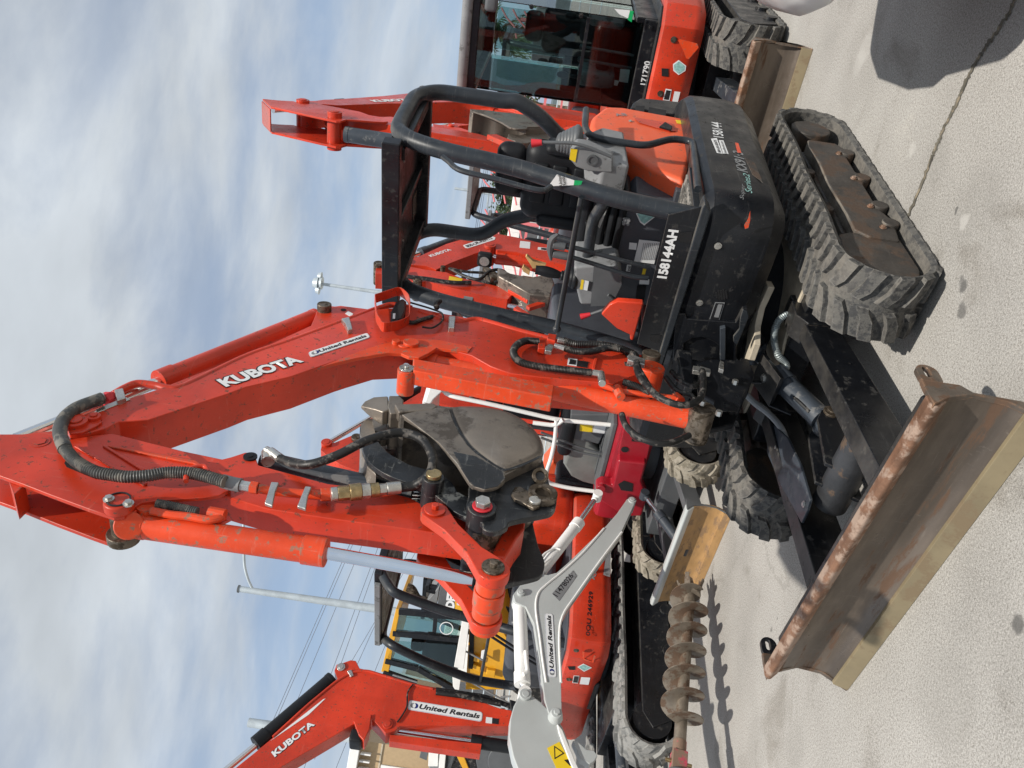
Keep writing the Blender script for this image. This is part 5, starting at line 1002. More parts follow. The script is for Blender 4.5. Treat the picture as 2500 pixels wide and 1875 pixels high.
def pane(l0, l1, z0, z1, f, par, m='glass'): b = MB(Bf); b.box(f - .003, f + .003, l0, l1, z0, z1); return b.build('window_pane', M[m], par)
pane(L0 + .03, L1 - .03, 1.43, 2.27, F0 + .005, cabo); pane(L0 + .03, L1 - .03, .985, 1.405, F0 + .005, cabo)
b = MB(Bf); b.box(F0 - .01, F0 + .02, L0 + .02, L1 - .02, 1.405, 1.43); b.build('glazing_bar', M['black'], cabo)
for f0, f1 in ((-.5, .05), (.11, .66)): b = MB(Bf); b.box(f0, f1, L1 - .003, L1 + .003, 1.06, 2.24); b.build('window_pane', M['glass'], cabo)
b = MB(Bf); b.box(-.5, .66, L0 - .003, L0 + .003, 1.2, 2.24); b.build('window_pane', M['glass'], cabo)
b = MB(Bf); b.box(F1 - .003, F1 + .003, L0 + .05, L1 - .05, 1.25, 2.22); b.build('window_pane', M['glass'], cabo)
b = MB(Bf); b.box(F1 + .02, F1 + .05, L0 + .02, L1 - .02, .9, 1.55); b.box(F1, F0 - .02, L0 + .005, L0 + .03, .9, 1.2); b.box(F1, .0, L1 - .03, L1 - .012, .9, 1.1); b.build('cab_lining', M['seat'], cabo)
b = MB(Bf); b.box(F1 + .03, F0 - .03, L0 + .02, L1 - .02, .89, .93); b.build('cab_floor', M['dark'], cabo)
seatset(cabo, Bf, -.12, .34, 1.28, M['seat'])
b = MB(Bf); b.rbox(.0, .35, .03, .16, 1.1, 1.42, .04); b.rbox(.0, .3, .50, .62, 1.1, 1.4, .04); b.build('console', M['console'], cabo, ang=60)
b = MB(Bf); b.ball((.30, .09, 1.55), .032, 12, (1, 1, 1.6)); b.ball((.30, .56, 1.55), .032, 12, (1, 1, 1.6)); b.cyl((.3, .09, 1.4), (.3, .09, 1.55), .015); b.cyl((.3, .56, 1.4), (.3, .56, 1.55), .015); b.build('joystick', M['seat'], cabo)
b = MB(Bf)
for l in (.28, .38): b.cyl((.55, l, 1.0), (.50, l, 1.42), .012, 10); b.ball((.5, l, 1.43), .022, 10)
b.build('travel_lever', M['dgrey'], cabo)
P = Bf.PF('a', [(1700, 465), (1765, 470), (1750, 560), (1690, 550)], .60); decal(Bf, P, M['stick'], cabo); P = Bf.PF('a', [(1660, 540), (1690, 545), (1680, 580), (1655, 575)], .60); decal(Bf, P, M['stick'], cabo)
P = Bf.PF('a', [(1875, 575), (1905, 415), (1833, 572)], .7375); text('171790', Bf, P[0], P[1], P[2], M['stick'], cabo, bold=.025)
b = MB(Bf); P = Bf.PF('a', [(690, 40), (790, 30)], .8); b.rbox(.78, .84, P[0][1] - .02, P[0][1] + .16, 2.12, 2.22, .03); b.build('work_lamp', M['dgrey'], cabo, ang=60)
bolts(cabo, Bf, Bf.PF('a', [(1100, 45), (1435, 105), (1905, 185)], .74), (1, 0, 0), .012, .02, M['black'])
P = Bf.PF('a', [(1660, 60), (1690, 95), (1755, 125), (1765, 70)], .79); decal(Bf, P, M['stick'], mb, 'safety_tag'); P = Bf.PF('a', [(1765, 70), (1790, 75), (1775, 150), (1748, 132)], .79); decal(Bf, P, M['grn'], mb, 'safety_tag')
# its boom: same family, posed by hand
R0 = (.079, 1.007); TIP = B.pl('g', [(510, 385)], WB)[0]
def xf(pts, s, foot, br, ar=None):
    br = rad(br); out = []
    def rot(v, a): return (v[0] * math.cos(a) - v[1] * math.sin(a), v[0] * math.sin(a) + v[1] * math.cos(a))
    for p in pts:
        if ar is None: v = rot((p[0] - R0[0], p[1] - R0[1]), br); out.append((foot[0] + s * v[0], foot[1] + s * v[1]))
        else:
            v = rot((TIP[0] - R0[0], TIP[1] - R0[1]), br); t = (foot[0] + s * v[0], foot[1] + s * v[1]); v = rot((p[0] - TIP[0], p[1] - TIP[1]), rad(ar)); out.append((t[0] + s * v[0], t[1] + s * v[1]))
    return out
BOOMO = [B.pl(c, [(x, y)], WB)[0] for c, x, y in top]
def boomset(root, fr, s, foot, br, ar, m, mc=None, text_=True, bucket=True, arm=True):
    w = WB * s; mc = mc or M['bluegrey']
    bo = boom_from(root, fr, xf(BOOMO, s, foot, br), w, m)
    X = lambda pts, a=None: xf(pts, s, foot, br, a)
    lug = X(B.pl('j', [(530, 300)], WB))[0]; cyt = X([(mid('g', 1080, 85)[0], mid('g', 1080, 85)[2]), (mid('g', 150, 440)[0], mid('g', 150, 440)[2])])
    pin_at(bo, fr, lug, w + .02, .035 * s, M['pin']); pin_at(bo, fr, X([TIP])[0], w + .02, .04 * s, m)
    lc = X([(mid('c', 1900, 1470)[0], mid('c', 1900, 1470)[2]), (mid('c', 560, 1215)[0], mid('c', 560, 1215)[2]), (mid('c', 455, 1265)[0], mid('c', 455, 1265)[2])])
    cyl_part(root, fr, *[(p[0], 0, p[1]) for p in lc], .052 * s, .026, mc if 0 else m, 'boom_cylinder', eye=False)
    if not arm: return bo
    ah = X(HP, ar); hh = X([(-0.0, 0)]);
    b = MB(fr); b.side(ah, w * .9, w * .9 + .014); b.side([ah[0], (ah[0][0] + .02, ah[0][1] + .0), (ah[-1][0] + .02, ah[-1][1]), ah[-1]], -w * .9, w * .9); a_ = b.build('arm', m, root, .003); b = MB(fr); b.side(ah, -w * .9 - .014, -w * .9); b.build('arm_plate', m, a_)
    b = MB(fr); b.side(X(BPp, ar), -w * .88, w * .88); b.build('arm_box', m, a_, .004)
    ct = X([(mid('g', 150, 440)[0], mid('g', 150, 440)[2])], ar)[0]
    d = (Vector(ct) - Vector(lug)); q = Vector(lug) + d * .62; cyl_part(bo, fr, (lug[0], 0, lug[1]), (q.x, 0, q.y), (ct[0], 0, ct[1]), .038 * s, .02 * s, mc, 'arm_cylinder', eye=False)
    c3 = X([(mid('g', 945, 1058)[0], mid('g', 945, 1058)[2]), (mid('g', 2190, 1240)[0], mid('g', 2190, 1240)[2]), (mid('l', 940, 790)[0], mid('l', 940, 790)[2])], ar)
    cyl_part(root, fr, *[(p[0], 0, p[1]) for p in c3], .044 * s, .021 * s, mc, 'bucket_cylinder', eye=False)
    pin_at(a_, fr, X([(B.pl('g', [(800, 885)], WA)[0])], ar)[0], w + .04, .042 * s, m)
    for l in (-1, 1):
        A_, C_ = X([fA], ar)[0], X([fB], ar)[0]; b = MB(fr); b.bar((A_[0], l * w * 1.15, A_[1]), (C_[0], l * w * 1.15, C_[1]), .07 * s, .03 * s, (0, 1, 0)); b.build('bucket_link', m, a_, .004)
    if bucket:
        b = MB(fr); o = X(SO, ar); i_ = X(inn, ar); S_ = X(sh, ar)
        b.side(o, w * 1.8, w * 1.95); b.side(o, -w * 1.95, -w * 1.8); b.side(S_ + i_[::-1], -w * 1.8, w * 1.8); b.side(X(B.pl('f', br_out, .135), ar), w * 1.1, w * 1.3); b.side(X(B.pl('f', br_out, .135), ar), -w * 1.3, -w * 1.1); b.build('bucket', M['bucket'], a_, .004)
    return bo
br_out = br
foB = Bf.w((.98, -.12, 0)); FB = Frame(foB.x, foB.y, -119)
bo = boomset(mb, FB, 1.12, (0, 1.02), 4, 2, M['red'])
kq = xf([(v[0], v[2]) for v in (P0k, P1k, Upk)], 1.12, (0, 1.02), 4)
text('KUBOTA', FB, *[(a, WB * 1.12 + .003, c) for a, c in kq], M['stick'], bo, bold=.05)

# ============ D: small grey-boomed machine with the auger
Df = Frame(-.32, 6.47, -128.4)
md = thing('auger_excavator', Df, 'small grey-and-crimson excavator whose light grey boom carries the earth auger', 'excavator')
tracks(md, Df, -.85, .93, .21, ((.44, .66), (-.66, -.44)), M['tracktan'], pitch=.09, rough=.5)
b = MB(Df); b.box(-.5, .6, -.46, .46, .18, .34); b.cyl((0, 0, .34), (0, 0, .46), .3, 28); b.build('car_body', M['dgrey'], md, .01)
dd = blade(md, Df, 1.2, -.58, .50, .30, M['bladetan'], M['bladetan'], M['lgrey'], wing=.0, curve=.06)
b = MB(Df); b.side([(1.205, .305), (1.10, .305), (1.13, .2), (1.14, .1), (1.19, .004), (1.205, .004), (1.15, .1), (1.142, .18), (1.16, .26)], .50, .508); b.build('end_plate', M['dgrey'], dd, .002)
for s in (1, -1): b = MB(Df); b.bar((.4, .26 * s, .26), (1.13, .30 * s, .17), .07, .12); b.build('dozer_arm', M['dgrey'], md, .005)
cyl_part(md, Df, (1.08, 0, .2), (.80, .0, .36), (.62, 0, .46), .04, .018, M['bluegrey'], 'blade_cylinder')
skirt(md, Df, [(.47, .12), (.49, .58), (.35, .66), (-.3, .66)] + arc(-.3, 0, .6, .62, 90, 270, 10) + [(.35, -.6), (.45, -.5)], .46, .76, M['crimson'])
b = MB(Df)
P = Df.PF('k', [(495, 308), (688, 308), (692, 380), (650, 560), (632, 635), (450, 620), (440, 560)], .50); b.prism([(f - .03, l, z) for f, l, z in P], P); b.build('front_panel', M['crimson'], md, .012)
vents(md, Df, Df.PF('k', [(535, 465), (530, 490), (615, 500), (612, 470)], .502), 3, M['dark'], .01)
b = MB(Df); 
for q in ((485, 545),): P = Df.PF('k', [q], .502)[0]; b.cyl(P, (P[0] + .003, P[1], P[2]), .028, 18)
b.build('hole', M['dark'], md)
P = Df.PF('k', [(440, 620), (632, 640), (600, 760), (640, 870), (600, 1000), (500, 1000), (420, 960), (300, 880), (285, 800), (330, 775), (400, 790)], .56)
b = MB(Df); b.prism([(f - .10, l, z) for f, l, z in P], P); swb = b.build('swing_bracket', M['crimson'], md, .02)
P = Df.PF('k', [(440, 780), (480, 755), (540, 775), (535, 830), (460, 820)], .562); b = MB(Df); b.prism(P, [(f + .002, l, z) for f, l, z in P]); b.build('opening', M['dark'], swb)
P = Df.PF('k', [(325, 795)], .56)[0]; b = MB(Df); b.cyl((P[0], P[1], P[2]), (P[0] + .03, P[1], P[2]), .035, 18); b.build('pin_boss', M['crimson'], swb, .004)
b = MB(Df); b.box(-.2, .42, -.3, .5, .76, .80); b.build('floor', M['dgrey'], md, .01)
P = Df.pf('f', [(1600, 420), (1620, 560), (1590, 640), (1640, 720), (1720, 760), (1830, 790), (1840, 560), (1700, 400)], .1); b = MB(Df); b.front(P, -.3, .12); b.build('side_cover', M['console'] if 0 else mat("olive_grey_plastic", (.16, .165, .155), .5), md, .03, ang=50)
P = Df.pf('f', [(1640, 300), (1630, 460), (1830, 500), (1880, 400), (1900, 300)], .12); b = MB(Df); b.front(P, -.1, .14); bx_ = b.build('seat_box', M['dgrey'], md, .01)
for q, m in (([(1705, 365), (1800, 375), (1790, 430), (1700, 420)], 'sticky'), ([(1790, 368), (1885, 385), (1870, 440), (1785, 430)], 'stick')): decal(Df, Df.PF('f', q, .143), M[m], bx_)
p1 = Df.PF('f', [(780, 175), (1100, 240), (1550, 345), (1960, 385)], .32); p2 = Df.PF('f', [(1470, 730), (1480, 775), (1600, 800), (1800, 825)], .34)
tp = p1[0]
w0 = [(.05, p1[0][1], 2.2)] + p1 + [(p1[-1][0], p1[-1][1], .76)]
cf = tubes(md, Df, [[(-.5, tp[1], 2.16)] + w0, Df.PF('f', [(1385, 365), (1540, 385), (1590, 345)], .36), Df.PF('f', [(1545, 345), (1535, 480), (1510, 600), (1475, 700), (1480, 770), (1620, 805), (1800, 828)], .36)], .017, M['white'])
P = Df.pf('f', [(650, 225), (690, 110), (730, 70), (785, 60), (775, 150), (720, 200), (700, 232)], .34); b = MB(Df); b.front(P, -.5, .36); b.build('canopy_roof', M['white'], cf, .015, ang=60)
b = MB(Df); b.plan([(.36, -.45), (.36, .40), (-.5, .40), (-.5, -.45)], 2.235, 2.265); b.build('canopy_roof', M['white'], cf, .01)
for l in (-.38, .34): tubes(md, Df, [[(-.42, l, .8), (-.42, l, 2.22)]], .022, M['dgrey'], 'rear_post')
seatset(md, Df, -.2, .05, 1.15, M['seat'])
for dy in (0, 35): tubes(md, Df, [Df.PF('f', [(1440, 430 + dy), (1700, 530 + dy), (1830, 570 + dy * .6)], .3)], .010, M['dgrey'], 'travel_lever', .03)
# grey boom
WD = .055
t1 = G_(Df, [('i', 935, -20), ('k', 560, 895), ('k', 540, 870), ('k', 500, 880), ('k', 430, 980), ('k', 360, 1060), ('i', 520, 270), ('i', 440, 340), ('i', 380, 355), ('i', 310, 340), ('i', 270, 345), ('i', 190, 430), ('i', 145, 490), ('i', 160, 540), ('i', 230, 570), ('i', 285, 680), ('i', 320, 900), ('i', 345, 1080), ('i', 360, 1200), ('i', 395, 1320), ('i', 440, 1350), ('i', 475, 1300), ('i', 470, 1080), ('i', 465, 940), ('i', 455, 790), ('i', 475, 640), ('i', 560, 500), ('i', 740, 250), ('i', 880, 60)], WD)
bd = boom_from(md, Df, t1[1:], WD, M['lgrey'])
ins = G_(Df, [('l', 2060, 310), ('l', 1900, 480), ('l', 1650, 780), ('l', 1560, 900), ('l', 1520, 1060), ('l', 1560, 1350), ('l', 1590, 1640), ('i', 360, 1040), ('i', 350, 900), ('i', 345, 700)], WD)
e1 = G_(Df, [('k', 360, 1060), ('k', 250, 1180), ('l', 1680, 760), ('l', 1570, 870), ('i', 315, 560), ('i', 320, 700), ('i', 345, 880), ('i', 365, 1070)], WD); e1 = [(Df.pl('i', [q], WD + .004)[0]) for q in [(760, 40), (620, 200), (480, 330), (370, 420), (315, 480), (300, 580), (325, 760), (345, 920), (370, 1080)]]
b = MB(Df); b.tube(catmull([(f, WD, z) for f, z in e1], 4), .008, 8); b.build('weld_flange', M['white'], bd)
e2 = [(Df.pl('i', [q], WD + .004)[0]) for q in [(880, 65), (740, 250), (570, 490), (480, 630), (458, 780), (470, 1080)]]
b = MB(Df); b.tube(catmull([(f, WD, z) for f, z in e2], 4), .008, 8); b.build('weld_flange', M['white'], bd)
for x, y, r in ((285, 360, .026), (198, 480, .026), (430, 1320, .038)):
    p = Df.pl('i', [(x, y)], WD)[0]; pin_at(bd, Df, p, WD + .02, r, M['lgrey'])
b = MB(Df); p = Df.pl('i', [(430, 1320)], WD)[0]; b.cyl((p[0], WD, p[1]), (p[0], WD + .06, p[1]), .045, 22, .032); b.cyl((p[0], WD + .06, p[1]), (p[0], WD + .075, p[1]), .02, 6); b.build('pivot_boss', M['lgrey'], bd, .004)
p = Df.pl('k', [(535, 890)], WD)[0]; pin_at(bd, Df, p, WD + .01, .03, M['lgrey'])
P = Df.PL('l', [(1650, 920), (1840, 710), (1875, 760), (1715, 985)], WD + .001); decal(Df, P, M['console'], bd, 'number_plate')
P = Df.PL('l', [(1700, 950), (1848, 760), (1655, 925)], WD + .003); text('11478026', Df, P[0], P[1], P[2], M['ink'], bd, bold=.01)
P = Df.PL('i', [(440, 1050), (415, 620), (380, 1045)], WD + .001); ur_logo(Df, P[0], P[1], P[2], bd)
# arm
WE = .045
t2 = G_(Df, [('i', 225, 1150), ('i', 190, 1165), ('i', 150, 1240), ('i', 125, 1330), ('i', 118, 1450), ('i', 145, 1580), ('i', 190, 1700), ('i', 280, 1850), ('i', 640, 1850), ('i', 560, 1640), ('i', 520, 1480), ('i', 480, 1380), ('i', 420, 1290), ('i', 380, 1260), ('i', 330, 1210), ('i', 270, 1165)], WE)
b = MB(Df); b.side(t2, -WE, WE); ad = b.build('arm', M['lgrey'], md, .008)
P = [Df.pl('i', [q], WE + .012)[0] for q in [(440, 1350), (480, 1400), (560, 1600), (700, 1900), (660, 1900), (530, 1620), (455, 1420)]]; b = MB(Df); b.side(P, -WE, WE + .012); b.build('arm_flange', M['white'], ad, .005)
p = Df.pl('i', [(228, 1170)], WE)[0]; pin_at(ad, Df, p, WE + .02, .035, M['lgrey'])
P = Df.PL('i', [(375, 1525), (458, 1482), (560, 1670), (455, 1700)], WE + .001); stw = decal(Df, P, M['sticky'], ad)
P = Df.PL('i', [(422, 1510), (493, 1560), (425, 1600)], WE + .003); b = MB(Df); b.prism(P, [(f, l + .001, z) for f, l, z in P]); b.build('sticker', M['ink'], ad); P = Df.PL('i', [(430, 1522), (480, 1558), (432, 1588)], WE + .0045); b = MB(Df); b.prism(P, [(f, l + .001, z) for f, l, z in P]); b.build('sticker', M['sticky'], ad)
P = Df.PL('i', [(490, 1605), (520, 1600), (545, 1640), (530, 1645)], WE + .003); b = MB(Df); b.prism(P, [(f, l + .001, z) for f, l, z in P]); b.build('sticker', M['ink'], ad)
P = G_(Df, [('i', 545, 1480), ('i', 575, 1480), ('i', 640, 1540), ('i', 690, 1545), ('i', 715, 1580), ('i', 690, 1620), ('i', 660, 1640), ('i', 600, 1600)], .02); b = MB(Df); b.side(P, -.03, .03); b.build('linkage_lug', M['lgrey'], ad, .005)
q = lambda c, x, y, l=0.: (lambda p: (p[0], l, p[1]))(Df.pl(c, [(x, y)], l)[0])
cyl_part(md, Df, q('i', 190, 560), q('i', 208, 1090), q('i', 222, 1165), .045, .02, M['white'], 'arm_cylinder')
cyl_part(md, Df, q('i', 330, 335), q('i', 590, 0), q('k', 300, 860), .042, .019, M['white'], 'boom_cylinder')
tubes(md, Df, [[q('i', 230, 870, .06), q('i', 238, 960, .06), q('i', 245, 1010, .06), q('i', 215, 1025, .06)]], .013, M['white'], 'cylinder_pipe', .02)
tubes(md, Df, [[q('i', 275, 320, .05), q('i', 360, 210, .05), q('i', 430, 170, .05), q('i', 465, 185, .05)], [q('i', 290, 330, .06), q('i', 400, 240, .06)]], .008, M['white'], 'cylinder_pipe', .02)
# auger (hangs on the arm: a thing of its own)
a0 = Vector(q('i', 1338, 470)); a1 = Vector(q('i', 1270, 1500)); dA = (a1 - a0).normalized()
au = thing('earth_auger', Df, 'rusty spiral earth auger with pink painted collar lying level under the grey arm', 'auger')
b = MB(Df); b.cyl(a0 - dA * .05, a1, .036, 20); b.cyl(a0 - dA * .12, a0 - dA * .04, .012, 10, .034); b.build('shaft', M['auger'], au)
xx = dA.cross(Vector((0, 0, 1))).normalized(); yy_ = dA.cross(xx)
b = MB(Df); turns = 6.3; Lh = (a1 - a0).length * .90; n = int(turns * 28); RO = .130; R1_, R2_, R3_, R4_ = [], [], [], []
for i in range(n + 1):
    t = i / n; an = 2 * math.pi * turns * t + 2.2; c0 = a0 + dA * (Lh * t); e = xx * math.cos(an) + yy_ * math.sin(an); ro = RO * (1 if t > .03 else .75 + t * 8)
    R1_.append(b.v(c0 + e * .03 - dA * .0035)); R2_.append(b.v(c0 + e * ro - dA * .0035)); R3_.append(b.v(c0 + e * ro + dA * .0035)); R4_.append(b.v(c0 + e * .03 + dA * .0035))
for i in range(n):
    for A_, C_ in ((R1_, R2_), (R2_, R3_), (R3_, R4_)): b.face([A_[i], A_[i + 1], C_[i + 1], C_[i]])
b.build('flighting', M['auger'], au, ang=50)
b = MB(Df); b.cyl(a1 - dA * .02, a1 + dA * .05, .04, 16); b.bar(a1 + dA * .05, a1 + dA * .17, .085, .085); b.build('drive_collar', M['pinkp'], au, .004)
b = MB(Df); b.cyl(a1 + dA * .11 - yy_ * .075, a1 + dA * .11 + yy_ * .075, .012, 10); b.build('collar_bolt', M['brass'], au)
for k in range(4):
    an = k * math.pi / 2 + .5; e = (xx * math.cos(an) + yy_ * math.sin(an)); b = MB(Df); s0 = a0 - dA * .0 + e * .055; b.bar(s0 + dA * .02, s0 - dA * .07 + e * .02, .04, .018, e); b.bar(s0 - dA * .05 + e * .02, s0 - dA * .10 + e * .035, .028, .012, e); b.build('cutting_tooth', M['auger'], au, .003)
b = MB(Df); b.cyl(a0 + dA * .0, a0 + dA * .03, .075, 20); b.build('tooth_head', M['auger'], au, .004)
b = MB(Df); b.cyl(a1 + dA * .16, a1 + dA * .23, .06, 24); b.cyl(a1 + dA * .23, a1 + dA * .27, .10, 28); b.cyl(a1 + dA * .27, a1 + dA * .36, .118, 28, .112); b.cyl(a1 + dA * .36, a1 + dA * .72, .105, 28); b.build('gearbox', M['dgrey'], au, .008)

# ============ E: canopy machine numbered 246929 at the lower left
Ef = Frame(-2.04, 7.09, -129.3)
me_ = thing('canopy_excavator', Ef, 'red-orange canopy excavator with black number 0QU 246929 on its side, behind the auger', 'excavator')
tracks(me_, Ef, -.80, 1.52, .235, ((.42, .78), (-.88, -.52)), M['trackg'], pitch=.12, rough=.5)
b = MB(Ef); b.box(-.4, 1.0, -.5, .4, .2, .42); b.cyl((0.1, 0, .42), (.1, 0, .56), .42, 30); b.build('car_body', M['black'], me_, .01)
blade(me_, Ef, 2.2, -.85, .75, .36, M['rust'], M['edge'], M['rustedge'], wing=.1, curve=.08)
for s in (1, -1): b = MB(Ef); b.bar((.9, .3 * s - .05, .3), (2.1, .34 * s - .05, .2), .08, .14); b.build('dozer_arm', M['black'], me_, .005)
cyl_part(me_, Ef, (1.98, -.05, .25), Ef.PL('u', [(1740, 1180)], -.05)[0], Ef.PL('u', [(1640, 900)], -.05)[0], .055, .026, M['bluegrey'], 'blade_cylinder')
pe = [(.80, .26), (.80, .62), (.72, .76), (.6, .80), (-.5, .80)] + arc(-.6, 0, .6, .80, 90, 270, 12) + [(.5, -.80), (.8, -.7), (.8, -.2)]
sk = skirt(me_, Ef, pe, .53, .87, M['red'])
b = MB(Ef); b.plan([(.74, .2), (.74, .6), (.6, .72), (-.5, .74), (-.5, -.7), (.7, -.7)], .86, .885); b.build('deck', M['greycover'], me_, .004)
b = MB(Ef); b.box(.45, .78, -.18, .24, .52, .86); b.build('bulkhead', M['black'], me_, .02)
P = Ef.PF('u', [(1145, 70)], .802); bolts(me_, Ef, P + Ef.PF('u', [(1045, 460)], .802), (1, 0, 0), .015, .01, M['pin'])
vents(me_, Ef, Ef.PF('u', [(1030, 290), (1050, 330), (1125, 335), (1130, 285)], .802), 4, M['dark'])
for qq, m, k in (([(1160, 295), (1240, 250), (1355, 305), (1250, 357)], 'stick', .8025), ([(1175, 297), (1240, 262), (1335, 305), (1250, 347)], 'teal', .804), ([(1110, 410), (1185, 415), (1165, 515), (1090, 510)], 'stick', .8025), ([(1117, 418), (1178, 422), (1160, 508), (1098, 504)], 'ink', .804), ([(1210, 432), (1332, 440), (1310, 535), (1190, 525)], 'stick', .8025)):
    P = Ef.PF('u', qq, k); b = MB(Ef); b.prism(P, [(f + .001, l, z) for f, l, z in P]); b.build('sticker', M[m], me_)
P = Ef.PL('u', [(1225, 85), (1250, 90), (1245, 180), (1350, 225), (1395, 130), (1405, 180), (1380, 240), (1240, 195)], .66); P = Ef.PF('u', [(1225, 85), (1252, 90), (1248, 180), (1355, 222), (1385, 135), (1405, 150), (1375, 238), (1235, 195)], .8035); b = MB(Ef); b.prism(P, [(f + .001, l, z) for f, l, z in P]); b.build('handle_recess', M['red2'], me_)
P = Ef.PL('i', [(670, 770), (690, 470), (635, 765)], .8025); text('0QU 246929', Ef, P[0], P[1], P[2], M['ink'], me_, bold=.02)
P = Ef.PL('i', [(695, 390), (760, 200), (665, 385)], .8025); text('KX121·3', Ef, P[0], P[1], P[2], M['console'], me_, bold=.03, shear=.2)
P = Ef.PL('i', [(755, 350), (800, 205), (800, 360), (770, 330)], .802); decal(Ef, Ef.PL('i', [(755, 355), (775, 205), (805, 205), (800, 370)], .801), M['console'], me_, 'reflector')
# canopy
la_ = Ef.PF('h', [(1185, 340)], .30)[0]; lb_ = Ef.PF('h', [(1190, 770)], .30)[0]
pA = [(-.55, la_[1] - .03, 1.1), (-.55, la_[1] - .03, la_[2])] + [(.10, la_[1], la_[2] + .01)] + [la_] + Ef.PF('h', [(1270, 470), (1340, 500), (1600, 595), (1840, 660)], .5) + Ef.PF('h', [(2100, 740)], .62) + [(.66, Ef.PF('h', [(2100, 740)], .62)[0][1], .88)]
pB = [(-.55, lb_[1], 1.1), (-.55, lb_[1], lb_[2]), lb_] + Ef.PF('h', [(1260, 830), (1500, 945), (1800, 1060), (2080, 1105)], .48) + Ef.PF('h', [(2120, 1110)], .62)
ce = tubes(me_, Ef, [pA, pB], .040, M['post'])
b = MB(Ef); b.plan([(.36, lb_[1] - .05), (.36, la_[1] + .06), (-.6, la_[1] + .06), (-.6, lb_[1] - .05)], la_[2] - .03, la_[2] + .04); b.build('canopy_roof', M['black'], ce, .01)
b = MB(Ef); b.box(.361, .40, lb_[1], la_[1] - .05, la_[2] - .02, la_[2] + .03); b.build('roof_edge', M['console'], ce, .006)
P0, P1 = Ef.PF('h', [(1925, 730)], .5)[0], Ef.PF('h', [(1860, 1070)], .5)[0]; tubes(me_, Ef, [[P0, P1]], .014, M['post'], 'cross_bar')
P = Ef.PF('h', [(1845, 680), (1870, 640), (1945, 632), (1945, 695)], .60); decal(Ef, P, M['stick'], me_, 'safety_tag'); P = Ef.PF('h', [(1945, 632), (1975, 632), (1980, 700), (1943, 695)], .60); decal(Ef, P, M['grn'], me_, 'safety_tag')
seatset(me_, Ef, -.15, .42, 1.25, M['seat'])
P = Ef.pf('f', [(1180, 1380), (1290, 1290), (1330, 1200), (1480, 1270), (1430, 1320), (1370, 1400), (1250, 1500), (1160, 1560)], .15)
b = MB(Ef); b.rbox(-.1, .3, .05, .20, 1.0, 1.32, .05); b.rbox(-.1, .3, .62, .74, 1.0, 1.3, .05); b.build('console', M['greycover'], me_, ang=60)
P = Ef.PF('l', [(1295, 665), (1345, 622), (1420, 670), (1345, 718)], .35); decal(Ef, P, M['stick'], me_); P = Ef.PF('l', [(1345, 622), (1420, 665), (1395, 690), (1325, 645)], .352); decal(Ef, P, M['ink'], me_)
P = Ef.pf('u', [(-300, -300), (0, 300)], .2)
b = MB(Ef); b.rbox(-.7, .38, -.75, -.02, .86, 1.30, .12); b.build('right_cover', M['greycover'], me_, ang=60)
b = MB(Ef); b.rbox(-1.12, -.45, -.6, .74, .84, 1.28, .12); b.build('engine_bonnet', M['red'], me_, ang=60)
b = MB(Ef); b.rbox(-1.22, -.9, .35, .82, .5, 1.06, .06); b.build('counterweight', M['black'], me_, ang=60)
for dy in (0, 30): tubes(me_, Ef, [Ef.PF('h', [(1900, 720 + dy), (2100, 850 + dy), (2300, 970 + dy)], .55)], .011, M['post'], 'travel_lever', .03)
Eb = Frame(*(Ef.w((.0, 0, 0)).xy), -129.3)
WQ = .085
te = [('h', 30, 1800), ('h', 330, 1560), ('h', 440, 1470), ('h', 800, 1150), ('h', 900, 1070), ('h', 875, 1000), ('h', 890, 960), ('h', 930, 950), ('h', 985, 930), ('h', 1020, 935), ('h', 1045, 985), ('h', 1130, 1005), ('h', 1400, 1085), ('h', 1640, 1130), ('h', 1990, 1255), ('h', 2070, 1270), ('h', 2110, 1330), ('h', 2090, 1370), ('h', 2050, 1375), ('h', 1450, 1370), ('h', 1320, 1375), ('h', 1280, 1410), ('h', 1220, 1425), ('h', 1180, 1380), ('h', 1130, 1330), ('h', 1000, 1365), ('h', 850, 1455), ('h', 620, 1590), ('h', 470, 1680), ('h', 300, 1790)]
be = boom_from(me_, Eb, G_(Eb, te, WQ), WQ, M['red'])
for x, y, r in ((920, 980, .035), (1235, 1365, .04)): pin_at(be, Eb, Eb.pl('h', [(x, y)], WQ)[0], WQ + .012, r, M['red'] if x > 1000 else M['zinc'])
qe = lambda x, y, l=0., c='h': (lambda p: (p[0], l, p[1]))(Eb.pl(c, [(x, y)], l)[0])
cyl_part(be, Eb, qe(860, 1060, .03), qe(350, 1500, .03), qe(120, 1690, .03), .062, .024, M['seat'], 'arm_cylinder', eye=False)
b = MB(Eb); b.tube(fillet([qe(460, 1450, WQ), qe(700, 1230, WQ), qe(900, 1065, WQ), qe(1000, 1010, WQ), qe(1090, 1000, WQ), qe(1400, 1095, WQ), qe(1540, 1125, WQ)], .05), .012, 10); b.build('hydraulic_pipe', M['red'], be)
P = G_(Eb, [('h', 960, 1010), ('h', 990, 1000), ('h', 1005, 1040), ('h', 985, 1050)], WQ); b = MB(Eb); b.side(P, WQ - .01, WQ + .015); b.build('pipe_clamp', M['zinc'], be, .003)
P = Eb.PL('h', [(475, 1590), (750, 1370), (440, 1555)], WQ + .002); text('KUBOTA', Eb, P[0], P[1], P[2], M['ink'], be, bold=.075, name='lettering_outline')
P = Eb.PL('h', [(473, 1586), (745, 1368), (443, 1555)], WQ + .0035); text('KUBOTA', Eb, P[0], P[1], P[2], M['stick'], be, bold=.04)
P = Eb.PL('h', [(1367, 1265), (1870, 1348), (1378, 1200)], WQ + .001); ur_logo(Eb, P[0], P[1], P[2], be)
